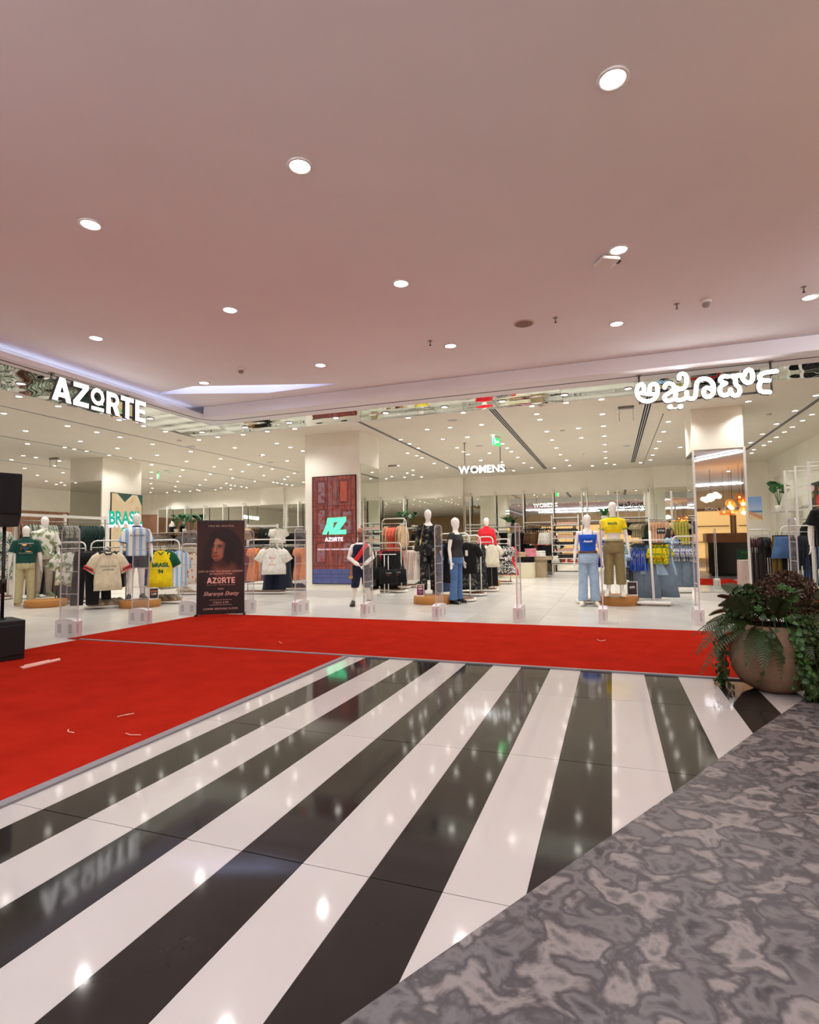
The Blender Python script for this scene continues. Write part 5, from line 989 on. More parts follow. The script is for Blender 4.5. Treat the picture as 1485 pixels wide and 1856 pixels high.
run(R, 678, 700, 6, 'hoodie', m_coralr, 1036, 'bright red long sleeved top behind the man in the striped cap', 'bright red tops', turn=-.6); run(R, 694, 722, 5, 'skirt', m_black_f, 1062, 'black skirt behind the tote bags', 'black skirts behind the tote bags'); shoes(R, 684, 724, 3, sh_k, 'black shoe under the bright red tops', 'black shoes under the red tops')
p = onz(701, 1079); t = thing('bag_stand', 'white double post stand holding black tote bags beside the screen column', 'stand', (p.x, p.y, 0), face_cam(p)); zb_ = hgt(701, 1005, p)
MB().lathe([(.24, 0), (.24, .02), (.22, .03)], 24).build('base', m_white, t)
for s in (-.05, .05): MB().tube([(s, 0, .03), (s, 0, zb_)], .013, 8).build('post', m_white, t)
MB().tube([(-.24, 0, zb_), (.26, 0, zb_)], .012, 8).build('bar', m_white, t)
for px, hem, off, lb in [(684, 1050, .0, 'leftmost black tote bag on the white bag stand'), (704, 1058, .12, 'middle black tote bag on the white bag stand, small red print'), (721, 1056, .05, 'rightmost black tote bag on the white bag stand')]:
    q = at(px, 1006, dep(p) - off); q.z = zb_ + .012; o = garment('tote', m_black_f, q, face_cam(q, random.uniform(-.2, .2)), (q.z - hgt(px, hem, q)) / .86, lb, 'black tote bags', 1.0)
    if off > 0: text('lettering', 'YOURS', .045, m_inkw, o, (0, -.062, -.55)); MB().box(-.06, .03, -.075, -.068, -.64, -.60).build('print', mat('dark_red_print', (92, 24, 26), .8), o)
R = rack('tall white rack of coral dresses and camel jackets behind the tote bags', 694, 1066, 738, 1066, 940)
run(R, 700, 706, 2, 'jacket', m_beige, 995, 'camel jacket left of the coral dresses', 'camel jackets left'); run(R, 706, 724, 5, 'dress', m_coral, 1032, 'coral flowered dress above the tote bags', 'coral dresses', turn=-.9, wsc=1.15); run(R, 725, 734, 3, 'jacket', m_beige, 992, 'camel jacket right of the coral dresses', 'camel jackets right')
R = rack('white rack of pale pink and white trousers left of the jumpsuit mannequin', 726, 1064, 772, 1064, 982)
run(R, 728, 760, 10, 'skirt', m_pale, 1050, 'pale pink long skirt left of the jumpsuit mannequin', 'pale pink skirts', turn=-.6); run(R, 760, 772, 4, 'tee', m_wht_f, 1012, 'white top right of the pale pink skirts', 'white tops by the jumpsuit', turn=-.6); run(R, 772, 790, 4, 'maxi', m_black_f, 1050, 'black dress behind the jumpsuit mannequin', 'black dresses behind the jumpsuit')
R = rack('white rack of jeans and black tops between the two black mannequins', 798, 1087, 853, 1090, 967)
run(R, 798, 815, 6, 'jeans', m_denim_d, 1072, 'blue jeans between the jumpsuit and the sheer top mannequins', 'blue jeans on the rack', turn=-.5); run(R, 812, 824, 3, 'maxi', m_black_f, 1055, 'black dress right of the blue jeans', 'black dresses by the jeans'); 
g, q = front(R, 846, 'tee', m_black_f, 1040, 'black top with a white tag right of the sheer top mannequin', None, .1); MB().box(-.03, .03, -.06, -.055, -.36, -.24).build('tag', m_inkw, g)
R = rack('white rack of black marbled skirts right of the sheer top mannequin', 832, 1078, 873, 1080, 971)
run(R, 838, 871, 8, 'maxi', m_floral_b, 1068, 'black marbled long dress right of the sheer top mannequin', 'black marbled dresses', turn=-.5, wsc=1.2)
R = rack('white rack with chocolate trousers and an ecru polo top', 869, 1071, 896, 1072, 973)
run(R, 872, 886, 5, 'trousers', m_brown, 1064, 'chocolate trousers left of the ecru polo top', 'chocolate trousers', turn=-.4); front(R, 892, 'tee', m_ecru, 1028, 'ecru polo top hung face out below the red blouse', None, .2, .82); front(R, 891, 'trousers', m_black_f, 1062, 'black trousers hung under the ecru polo top', None, .1, .8, arm=False)
R = rack('white rack of zebra print dresses before the folded clothes table', 900, 1058, 926, 1058, 977)
front(R, 914, 'zebra', m_zebra, 1040, 'zebra print dress hung face out in front of the folded clothes tables', None, .15, 1.0); front(R, 921, 'zebra', m_hot, 1042, 'scarlet dress behind the zebra print dress', None, .0, 1.02, -.2, arm=False); front(R, 917, 'zebra', m_zebra, 1041, 'second zebra print dress behind the front one', None, .08, 1.0, -.1, arm=False)
R = rack('distant white rack of printed tops behind the red blouse mannequin', 843, 1046, 905, 1046, 962)
run(R, 845, 866, 7, 'shirt', m_gold, 1000, 'brown printed blouse behind the red blouse mannequin', 'brown printed blouses', turn=-.6); run(R, 900, 906, 3, 'shirt', m_gold, 990, 'brown printed blouse right of the red blouse mannequin', 'brown printed blouses right'); run(R, 800, 818, 5, 'cami', m_bluep, 990, 'pale blue script print top behind the jeans rack', 'pale blue print tops', turn=-.8, wsc=1.3)
# --- right of the aisle
R = rack('white rack of plum dresses left of the blue camisole mannequin', 1036, 1040, 1060, 1040, 972)
run(R, 1037, 1049, 3, 'maxi', m_choc, 1030, 'plum dress left of the blue camisole mannequin', 'plum dresses', turn=-.9); run(R, 1050, 1058, 2, 'maxi', m_hot, 1034, 'scarlet dress behind the blue camisole mannequin', 'scarlet dresses behind the camisole'); run(R, 1078, 1092, 4, 'tee', m_denim_d, 1018, 'denim top between the camisole and crop top mannequins', 'denim tops between mannequins')
R = rack('white rack of shoes and ball behind the yellow crop top mannequin', 1056, 1094, 1150, 1092, 990); run(R, 1080, 1092, 4, 'cami', m_ldblue, 1028, 'blue top behind the crop top mannequin', 'blue tops behind the crop top'); run(R, 1132, 1144, 3, 'tee', m_ldenim, 1028, 'pale chambray top right of the crop top mannequin', 'pale chambray tops', turn=-.8); run(R, 1141, 1150, 3, 'tee', m_maroon, 1022, 'maroon top right of the crop top mannequin', 'maroon tops'); run(R, 1136, 1150, 4, 'trousers', m_black_f, 1052, 'black trousers right of the crop top mannequin', 'black trousers by the crop top')
q = at(1094, 1064, dep(R['A']) + .05); t = thing('football', 'white and green football behind the yellow crop top mannequin', 'ball', (q.x, q.y, R['top'] + .11)); MB().sphere((0, 0, 0), .11, 20, 14).build('ball', pattern('football_skin', [(226, 226, 220), (32, 110, 66), (226, 226, 220)], [0, .46, .56], 9, 'wave', .4, 0, (1, 1, 1), 2.5), t)
p = onz(1186, 1096); t = thing('clothes_rack', 'white single post rack of blue and yellow tops left of the woman', 'clothes rack', (p.x, p.y, 0), face_cam(p)); h = hgt(1178, 962, p)
bevel(MB().prism([(-.32, -.3), (.32, -.3), (.32, .3), (-.32, .3)], .03, .09, 'z').build('base', m_white, t), .05, 4); MB().box(-.24, .24, -.22, .22, 0, .03).build('foot', m_steel, t); MB().tube([(0, -.1, .09), (-.03, 0, h)], .024, 10).build('post', m_white, t); zr = hgt(1182, 979, p); MB().tube([(-.38, .0, zr), (.42, .0, zr)], .014, 8).build('hang_rail', m_white, t)
RR = dict(t=t, A=onz(1148, 1094), B=onz(1218, 1095), zr=zr, rz=face_cam(p), top=.09)
run(RR, 1150, 1178, 8, 'cami', m_bst, 1034, 'royal blue and white striped top left of the single white post', 'blue striped tops', turn=-.9, wsc=1.1); run(RR, 1182, 1213, 10, 'ruffle', m_ygr, 1022, 'yellow top with green frills right of the single white post', 'yellow frilled tops', turn=-.8)
front(RR, 1168, 'short_skirt', m_ldenim, 1040, 'pale denim skirt under the blue striped tops', None, -.08, 1.2, arm=False); front(RR, 1196, 'short_skirt', m_ldenim, 1042, 'pale denim skirt under the yellow frilled tops', None, -.08, 1.2, arm=False); front(RR, 1166, 'jeans', m_gdenim, 1084, 'wide grey blue jeans under the blue striped tops', None, -.02, 1.15, arm=False); front(RR, 1196, 'jeans', m_gdenim, 1082, 'wide grey blue jeans under the yellow frilled tops', None, -.04, 1.2, arm=False)
R = rack('white rack of frilled tops in front of the woman in the blue shirt', 1222, 1074, 1268, 1074, 972, wood=False)
run(R, 1221, 1256, 10, 'ruffle', m_bw, 1017, 'blue and white frilled top in front of the woman', 'blue and white frilled tops', turn=-.8, wsc=1.15); front(R, 1236, 'jeans', m_gdenim, 1064, 'wide grey blue jeans under the frilled tops beside the woman', None, .05, 1.15, arm=False); front(R, 1248, 'short_skirt', m_greenck, 1036, 'olive check skirt under the frilled tops', None, .02, 1, arm=False)
# --- right of the mirrored column
R = rack('white rack of wine tops and dark trousers right of the mirrored column', 1357, 1066, 1402, 1066, 960)
run(R, 1357, 1379, 6, 'cami', m_plumt, 992, 'wine coloured top right of the mirrored column', 'wine tops', turn=-.8, wsc=1.2); run(R, 1360, 1400, 9, 'trousers', m_choc, 1070, 'dark plum trousers right of the mirrored column', 'dark plum trousers', turn=-.5); run(R, 1380, 1394, 4, 'tee', m_black_f, 1010, 'black top right of the wine tops', 'black tops by the wine tops')
R = rack('white rack of denim skirts and navy tops behind the planter', 1421, 1072, 1482, 1074, 953)
run(R, 1404, 1420, 3, 'trousers', fab('mustard_cord', (122, 92, 32)), 1070, 'mustard trousers behind the denim skirt', 'mustard trousers', turn=-.9); front(R, 1419, 'short_skirt', m_denim_d, 1012, 'denim mini skirt hung face out behind the planter', None, .1, .95, .3); front(R, 1428, 'trousers', m_black_f, 1072, 'black trousers right of the denim mini skirt', None, .0, 1, arm=False)
run(R, 1452, 1476, 5, 'hoodie', m_navy, 1025, 'navy sweatshirt beside the black tee mannequin', 'navy sweatshirts', turn=-.6); run(R, 1456, 1480, 4, 'jeans', m_denim_d, 1062, 'dark jeans under the navy sweatshirts', 'dark jeans')

# ================================================================== BACK WALL DISPLAYS, TABLES, SHELVES
YW = YB - .45
def wx(px, py=985): return ony(px, py, YW)
def wrun(x0, x1, n, kind, mtl, pr, ph, label, group, turn=-.7, wsc=1.0):
    a, b = wx(x0, pr), wx(x1, pr); zr = a.z
    for k in range(n):
        px = x0 + (x1 - x0) * (k + .5) / n; p = wx(px, pr); z0 = wx(px, ph).z
        garment(kind, mtl, (p.x, p.y, zr), pi / 2 + turn + random.uniform(-.1, .1), max(.3, (zr - z0) / LEN[kind]), label, group, wsc, .5)
def wall_rail(lb, x0, x1, pr, shelf=True, ps=None):
    a, b = wx(x0, pr), wx(x1, pr); t = thing('wall_rail', lb, 'wall rail', ((a.x + b.x) / 2, YB - .27, 0)); e = (b.x - a.x) / 2; z = a.z - .012
    MB().tube([(-e, -.18, z), (e, -.18, z)], .014, 6).build('rail', m_white, t)
    for s in (-1, 1): MB().box(s * e - .012, s * e + .012, -.2, .02, z - .02, z + .03).build('bracket', m_white, t)
    if shelf: zs = wx(x0, ps).z; MB().box(-e, e, -.32, .02, zs - .03, zs).build('shelf', m_white, t); return t, zs
    return t, z
def plant_leaf(L, w, n=7, lobes=0, curl=.25):
    b = MB(); L_, R_ = [], []
    for k in range(n + 1):
        u = k / n; ww = w * sin(pi * min(1, u * .92 + .06)) ** .8 * (1 - .25 * (k % 2) * lobes); z = -curl * L * u * u; y = L * u
        L_.append((-ww, y, z + ww * .25)); R_.append((ww, y, z + ww * .25))
    C = [(0, L * k / n, -curl * L * (k / n) ** 2) for k in range(n + 1)]
    b.rings([L_, C, R_], 0, False, True, False); return b
m_leaf = mat('leaf_green', (40, 104, 50), .45, noise=.25, nscale=9); m_pot = mat('white_pot', (224, 220, 212), .5)
def palm(lb, p, h, n=16, monstera=False):
    t = thing('potted_plant', lb, 'plant', p); MB().lathe([(.09, 0), (.12, .16), (.11, .17), (.10, .14)], 14).build('pot', m_pot, t)
    for k in range(n):
        a = 2.4 * k; L = h * random.uniform(.55, .9); b = plant_leaf(L * (.62 if monstera else 1), L * (.32 if monstera else .12), 8, 1, .3).xf(Matrix.Rotation(a, 4, 'Z') @ Matrix.Rotation(random.uniform(.35, 1.2), 4, 'X'))
        base = Vector((0, 0, .16))
        if monstera: q = base + Vector((cos(a) * .14, sin(a) * .14, h * random.uniform(.5, .95))); b.xf(Matrix.Translation(q)); b.tube([base, base.lerp(q, .6) + Vector((0, 0, .05)), q], .006, 5)
        else: b.xf(Matrix.Translation(base))
        b.build('leaf', m_leaf, t)
    return t
# women's wall
tr, zs = wall_rail('white wall rail and shelf above the bronze satin tops', 951, 1001, 953, True, 947)
wrun(958, 974, 4, 'cami', m_bsat, 953, 986, 'bronze satin top on the back wall behind the folded clothes tables', 'bronze satin tops', -.9, 1.7); wrun(985, 996, 3, 'cami', m_wht_f, 953, 987, 'white camisole on the back wall left of the shoe shelves', 'white camisoles', -1.0, 1.6)
tr, zs = wall_rail('white wall rail for skirts below the bronze satin tops', 951, 1001, 985, False)
wrun(953, 972, 6, 'skirt', m_black_f, 986, 1018, 'black skirt on the back wall below the bronze satin tops', 'black skirts on the back wall'); wrun(973, 978, 2, 'skirt', m_bsat, 986, 1010, 'bronze skirt between the black skirts', 'bronze skirts'); wrun(980, 1000, 6, 'skirt', m_black_f, 986, 1020, 'black skirt on the back wall below the white camisoles', 'black skirts left of the shoe shelves')
tr, zs = wall_rail('white wall rail and shelf behind the red blouse mannequin', 846, 895, 957, True, 951)
tr2, zs2 = wall_rail('white wall rail and shelf holding the palm plant', 897, 947, 962, True, 955)
q = wx(923, 955); palm('palm plant in a white pot on the wall shelf left of the bronze satin tops', (q.x, YB - .62, zs2), .6)
wrun(900, 922, 7, 'trousers', m_black_f, 964, 1000, 'black trousers on the back wall under the palm plant', 'black trousers on the back wall'); wrun(924, 929, 2, 'trousers', m_wht_f, 964, 996, 'white trousers on the back wall under the palm plant', 'white trousers on the back wall'); wrun(932, 946, 5, 'trousers', m_black_f, 964, 1000, 'black trousers on the back wall right of the white ones', 'black trousers right of the white trousers')
tr, zs3 = wall_rail('white wall rail and shelf behind the jumpsuit mannequin', 748, 790, 961, True, 953); wrun(750, 764, 4, 'cami', m_black_f, 961, 980, 'black top on the back wall left of the jumpsuit mannequin', 'black tops on the back wall'); wrun(752, 788, 8, 'skirt', m_pale, 985, 1020, 'pale skirt on the back wall behind the jumpsuit mannequin', 'pale skirts on the back wall')
q = wx(733, 957); palm('leafy plant in a white pot behind the coral dresses', (q.x, YB - .7, q.z), .55, 9, True); MB().box(-.5, .5, -.25, .25, q.z - .03, q.z).build('shelf', m_white, thing('wall_shelf', 'white wall shelf behind the coral dresses', 'shelf', (q.x, YB - .5, 0)))
tr, zs = wall_rail('white wall rail and shelf behind the yellow crop top mannequin', 1122, 1178, 946, True, 938); wrun(1152, 1174, 6, 'shirt', m_gold, 946, 974, 'gold sequin top on the back wall left of the single post rack', 'gold sequin tops', -.9); wrun(1176, 1184, 3, 'jacket', fab('dark_green_wool', (46, 56, 40)), 946, 985, 'dark green jacket right of the gold sequin tops', 'dark green jackets'); wrun(1137, 1145, 3, 'shirt', m_choc, 946, 970, 'plum blouse on the back wall behind the crop top mannequin', 'plum blouses on the back wall')
q = wx(1096, 943); palm('palm plant on the wall shelf between the blue and yellow mannequins', (q.x, YB - .66, q.z), .6); MB().box(-.9, .9, -.25, .1, q.z - .03, q.z).build('shelf', m_white, thing('wall_shelf', 'white wall shelf holding the palm between the two mannequins', 'shelf', (q.x, YB - .5, 0)))
# side frame of satin dresses behind the woman
A = onz(1187, 1052); t = thing('gondola_frame', 'white slotted frame of satin dresses behind the woman', 'clothes rack', (A.x + .6, A.y, 0), .0)
for x in (-.7, .0, .75): MB().box(x - .03, x + .03, -.02, .02, 0, 2.95).build('post', m_white, t)
zr = hgt(1200, 942, A); MB().tube([(-.7, -.14, zr), (.78, -.14, zr)], .013, 6).build('hang_rail', m_steel, t); MB().box(-.75, .8, -.2, .2, 0, .1).build('base', m_white, t)
for k in range(6): garment('maxi', m_peach, (A.x - .02 + k * .09, A.y - .14, zr), pi / 2 - .5, .72, 'peach satin dress on the slotted frame left of the woman', 'peach satin dresses', 1, .5)
for k in range(7): garment('maxi', m_ydr, (A.x + .68 + k * .09, A.y - .14, zr), pi / 2 - .5, .8, 'chartreuse satin dress on the slotted frame behind the woman', 'chartreuse satin dresses', 1, .5)
q = Vector((A.x + .22, A.y - .45, zr - .38)); t = thing('price_sign', 'small black price sign hung before the peach satin dresses', 'sign', q, face_cam(q)); MB().tube([(0, 0, .08), (0, .0, .36), (0, .33, .38)], .006, 5).build('hook', m_steel, t); MB().box(-.13, .13, -.008, .008, -.09, .09).build('board', m_black, t); text('lettering', '₹799', .1, m_inkw, t, (0, -.012, 0))
# shoe shelves
a, b = ony(1004, 1037, YB - .3), ony(1052, 1037, YB - .3); W_ = b.x - a.x; t = thing('shoe_shelf', 'white shoe shelving left of the blue camisole mannequin', 'shelf', ((a.x + b.x) / 2, YB - .28, 0)); zsh = [ony(1028, y, YB - .3).z for y in (938, 951, 963, 975, 987, 999, 1011, 1022)]
for s in (-1, 1): MB().box(s * W_ / 2 - .025, s * W_ / 2 + .025, -.3, -.25, 0, zsh[0] + .1).build('post', m_white, t)
for z in zsh: MB().box(-W_ / 2, W_ / 2, -.32, .1, z - .035, z).build('shelf', m_white, t)
MB().box(-W_ / 2, W_ / 2, -.3, .05, 0, .12).build('base', m_white, t)
for i, z in enumerate(zsh[1:-1]):
    for k in range(8):
        me = sh_k if i % 2 else sh_p; o = link('shoe', me, None, ((a.x + b.x) / 2 - W_ / 2 + .1 + k * (W_ - .2) / 7, YB - .5, z + .001), .2 + 1.3 * (k > 1), ('black shoe' if i % 2 else 'blush pink shoe') + ' on the %s shelf of the white shoe shelving' % ['top', 'second', 'third', 'fourth', 'fifth', 'sixth'][i], 'shoe', 'shoes on the %s shelf of the shoe shelving' % ['top', 'second', 'third', 'fourth', 'fifth', 'sixth'][i])
q = ony(1016, 974, YB - .3); 
# tables of folded clothes
def stack(lb, p, n, mtl, w=.34, d=.3, grp=None, th=.035):
    z = p[2]
    for k in range(n):
        b = MB(); b.rings([[(w / 2 * f * math.copysign(abs(cos(a)) ** .4, cos(a)), d / 2 * f * math.copysign(abs(sin(a)) ** .4, sin(a)), zz + .004 * sin(3 * a + k)) for a in [2 * pi * j / 20 for j in range(20)]] for f, zz in ((.94, .003), (1, th * .35), (1, th * .75), (.93, th))])
        o = b.build('folded_top', mtl, None, (p[0] + random.uniform(-.01, .01), p[1], z), p[3] + random.uniform(-.08, .08), label=lb, cat='folded clothes', group=grp or lb); z += th + .004
p = onz(938, 1048); p = Vector((p.x, p.y + .55, 0)); pr = dep(p); t = thing('display_table', 'low rounded cream display table of folded black clothes in the aisle', 'table', p, .1)
q0, q1 = at(911, 1040, pr), at(968, 1040, pr); w = (q1 - q0).length / 2; zt = hgt(940, 1020, p - Vector((0, .5, 0)))
pts = [(w * math.copysign(abs(cos(a)) ** .5, cos(a)), .55 * math.copysign(abs(sin(a)) ** .5, sin(a))) for a in [2 * pi * j / 40 for j in range(40)]]; bevel(MB().prism(pts, 0, zt - .03, 'z').build('body', mat('cream_laminate', (214, 206, 178), .4), t), .01, 2); MB().prism([(x * 1.01, y * 1.01) for x, y in pts], zt - .03, zt, 'z').build('top', mat('cream_top', (228, 222, 200), .35), t)
for px in (945, 956, 963): q = at(px, 1020, pr - .2); stack('folded black clothes on the cream display table', (q.x, q.y, zt, .1), 7, m_black_f, .26, .3, 'folded black clothes')
p2 = onz(980, 1047); p2 = Vector((p2.x, p2.y + .4, 0)); zt2 = hgt(975, 1009, p2 - Vector((0, .4, 0))); t = thing('display_table', 'taller oak display table with pink and white folded clothes', 'table', p2, .05)
m_go = mat('grey_oak', (160, 142, 114), .5, noise=.12, nscale=4); MB().box(-1.05, .42, -.4, .4, zt2 - .12, zt2).build('top', m_go, t); MB().box(-.3, .2, -.32, .32, 0, zt2 - .12).build('pedestal', m_go, t)
for px, m, lb, n in [(962, m_pinkfl, 0, 0), (962, fab('rose_pink_knit', (222, 138, 156)), 'folded rose pink clothes on the oak display table', 7), (979, m_wht_f, 'folded white clothes on the oak display table', 5), (944, m_beige, 'folded beige clothes on the oak display table', 4)]:
    if n: q = at(px, 1005, dep(p2) - .2); stack(lb, (q.x, q.y, zt2, .1), n, m, .42, .34, lb, .04)
p = wx(995, 1020); 
for k in range(6): garment('cami', m_wht_f if k % 2 else m_black_f, (p.x + (k - 3) * .13, YB - .6, .95), .1, .9, 'fringed black and white top on a low rail left of the shoe shelves', 'fringed tops on the low rail')
# men's wall on the left: shelves, bags, small bust, plants
tl, zl = wall_rail('long white wall shelf of bags right of the left column', 277, 352, 977, True, 966); tl2, zl2 = wall_rail('white wall rail of shirts on the back wall left of the poster', 277, 352, 988, False)
wrun(280, 350, 16, 'shirt', m_cream_f, 988, 1020, 'cream shirt on the back wall left of the poster', 'cream shirts on the back wall', -.8)
wrun(280, 300, 5, 'hoodie', m_grey_t, 968, 983, 'taupe sweatshirt on the upper wall rail right of the left column', 'taupe sweatshirts on the wall', -.9); wrun(330, 350, 5, 'hoodie', m_greyc, 968, 983, 'grey sweatshirt on the upper wall rail left of the poster', 'grey sweatshirts on the wall', -.9)
for px, lb in [(323, 'leafy plant in a white pot on the long wall shelf, left one'), (338, 'leafy plant in a white pot on the long wall shelf, nearest the poster')]: q = wx(px, 966); palm(lb, (q.x, YB - .6, zl), .7, 9, True)
q = wx(311, 966); t = thing('bust', 'small white torso bust in a black top on the long wall shelf', 'mannequin', (q.x, YB - .4, zl)); MB().loft([(0, .16, .1), (.2, .17, .11), (.38, .2, .12), (.46, .12, .08), (.5, .06, .06), (.6, .055, .055)], 16).build('torso', m_mann, t); MB().loft([(.0, .17, .11), (.2, .18, .12), (.3, .195, .128)], 16).build('top', m_black_f, t)
G2 = gondola('white gondola frame of jackets on the back wall right of the poster', 449, 1058, 503, 1057, 950, (1.98, 1.1))
def g2run(zr, *a, **k): G2['zr'] = zr; run(G2, *a, **k)
g2run(1.98, 450, 462, 4, 'shirt', m_beige, 978, 'beige overshirt on the white gondola right of the poster', 'beige overshirts', turn=-.8); g2run(1.98, 463, 476, 5, 'shirt', m_brown, 976, 'brown overshirt on the white gondola right of the poster', 'brown overshirts', turn=-.8); g2run(1.98, 480, 497, 7, 'jacket', fab('black_green_wool', (26, 32, 28)), 984, 'black green jacket on the white gondola right of the poster', 'black green jackets', turn=-.9); g2run(1.98, 499, 509, 4, 'tee_w', m_wht_f, 984, 'white tee on the white gondola left of the screen column', 'white tees on the gondola', turn=-1.2)
tl, zl = wall_rail('white wall rail of black clothes left of the screen column', 516, 553, 965, True, 955); wrun(518, 552, 10, 'shirt', m_polka, 965, 986, 'black spotted blouse on the wall left of the screen column', 'black spotted blouses')
wrun(448, 478, 9, 'tee', m_black_f, 975, 990, 'black tee on the wall rail behind the apricot dresses', 'black tees on the wall rail', -.8)
# right wall: rails, shelf with plant, picture boards
def rwall_post(px, pyt, ybase):
    p = ony(px, pyt, ybase); t = thing('wall_standard', 'white wall standard with a round flange on the tiled right wall', 'wall rail', (min(p.x, XW - .2), ybase, 0), 0, 'white standards on the right wall'); MB().box(-.025, .025, -.025, .025, 0, p.z).build('post', m_white, t); L = XW - min(p.x, XW - .2); MB().tube([(0, 0, p.z - .03), (L - .015, 0, p.z - .03)], .012, 6).tube([(L - .03, 0, p.z - .03), (L - .015, 0, p.z - .03)], .07, 12).build('flange', m_white, t)
for px, pyt, y in [(1422, 853, 17.9), (1441, 844, 16.3), (1465, 836, 14.9)]: rwall_post(px, pyt, y)
q = onx(1413, 926, XW - .5); t = thing('wall_shelf', 'white bracket shelf holding a monstera on the tiled right wall', 'shelf', (XW - .3, q.y, 0)); MB().box(-.35, .29, -.55, .55, q.z - .03, q.z).build('board', m_white, t); MB().box(.25, .29, -.03, .03, q.z - .5, q.z - .03).build('bracket', m_white, t); palm('monstera in a white pot on the bracket shelf of the right wall', (XW - .5, q.y, q.z), .72, 10, True)
q = onx(1454, 918, XW - .4); t = thing('wall_shelf', 'white bracket shelf left of the dark poster on the right wall', 'shelf', (XW - .25, q.y, 0)); MB().box(-.3, .24, -.5, .5, q.z - .03, q.z).build('board', m_white, t); MB().box(.2, .24, -.03, .03, q.z - .4, q.z - .03).build('bracket', m_white, t)
def sky_img(u, v):
    c = np.zeros(u.shape + (3,)) + np.array([128., 160., 208.]); c = mixc(c, (170, 190, 222), ss(v, .9, .4)); c = mixc(c, (84, 122, 170), ss(v, .42, .38)); c = mixc(c, (206, 194, 176), ss(v, .34, .31)); d = v - (.55 - .38 * u); c = mixc(c, (206, 150, 110), ss(d, .0, -.03)); c = mixc(c, (226, 206, 160), ss(d, -.14, -.2)); return mixc(c, (190, 160, 110), ss(vnoise(u, v, 6, 8, 31), .6, .8) * ss(d, -.14, -.2))
q = ony(1355, 943, 19.0); q2 = ony(1372, 900, 19.0); t = thing('picture_board', 'beach picture board with blue sky just right of the mirrored column', 'poster', ((q.x + q2.x) / 2, 19.0, 0)); w = q2.x - q.x + .25; MB().box(-w / 2, w / 2, .0, .03, q.z, q2.z).build('board', m_white, t); raster('print', w, q2.z - q.z, 40, 70, sky_img, vcol('poster_paper', 0, .55), t, (0, -.004, q.z)); MB().box(-w / 2, -w / 2 + .03, .03, .06, 0, q.z).box(w / 2 - .03, w / 2, .03, .06, 0, q.z).build('post', m_white, t)
def girl_img(u, v):
    c = np.zeros(u.shape + (3,)) + np.array([44., 46., 38.]); c = mixc(c, (62, 60, 46), ss(u, .5, 1)); X, Y = u * 1.0, v * 2.2
    c = mixc(c, (206, 170, 176), el(X, Y, .18, 1.98, .1, .13, .1)); c = mixc(c, (150, 140, 60), el(X, Y, .16, 1.7, .07, .12, .3)); c = mixc(c, (36, 24, 20), el(X, Y, .50, 1.85, .17, .34, .2)); c = mixc(c, (196, 120, 84), el(X, Y, .50, 1.88, .07, .11, .15)); c = mixc(c, (178, 34, 36), el(X, Y, .50, 1.42, .2, .30, .15)); c = mixc(c, (228, 216, 206), el(X, Y, .5, 1.6, .05, .05, .2)); c = mixc(c, (228, 216, 206), el(X, Y, .5, 1.38, .1, .03, .2)); c = mixc(c, (196, 112, 74), el(X, Y, .5, 1.12, .17, .13, .2)); return mixc(c, (120, 46, 32), el(X, Y, .55, .95, .15, .1, .3))
q = onx(1463, 878, XW - .1); q2 = onx(1500, 930, XW - .1); t = thing('picture_board', 'tall dark picture of a figure in a red jersey on the right wall', 'poster', (XW - .08, q.y - 1.0, 0), -pi / 2); z0 = onx(1463, 942, XW - .1).z - .5; MB().box(-1.0, 1.0, .0, .04, z0, q.z).build('board', m_black, t); raster('print', 2.0, q.z - z0, 60, 90, girl_img, vcol('poster_paper', 0, .55), t, (0, -.004, z0))
tr = thing('wall_rail', 'white wall rail of black printed sweatshirts on the right wall', 'wall rail', (XW - .3, 15.4, 0)); z = hgt(1412, 938, (XW - .5, 16.4)); MB().tube([(-.15, -1.6, z), (-.15, 3.2, z)], .013, 6).build('rail', m_white, tr)
for y in (-1.6, 3.2): MB().box(-.17, .29, y - .012, y + .012, z - .02, z + .03).build('bracket', m_white, tr)
for k in range(10): garment('hoodie', m_black_f, (XW - .45, 15.9 + k * .16, z), .35 + random.uniform(-.1, .1), .95, 'black printed sweatshirt on the tiled right wall behind the denim skirt', 'black sweatshirts on the right wall', 1.1, .8)
for k in range(7): garment('tee', m_ldenim, (XW - .45, 14.0 + k * .13, z), .35 + random.uniform(-.1, .1), .95, 'pale blue shirt on the tiled right wall behind the security gate', 'pale blue shirts on the right wall', 1.1, .8)
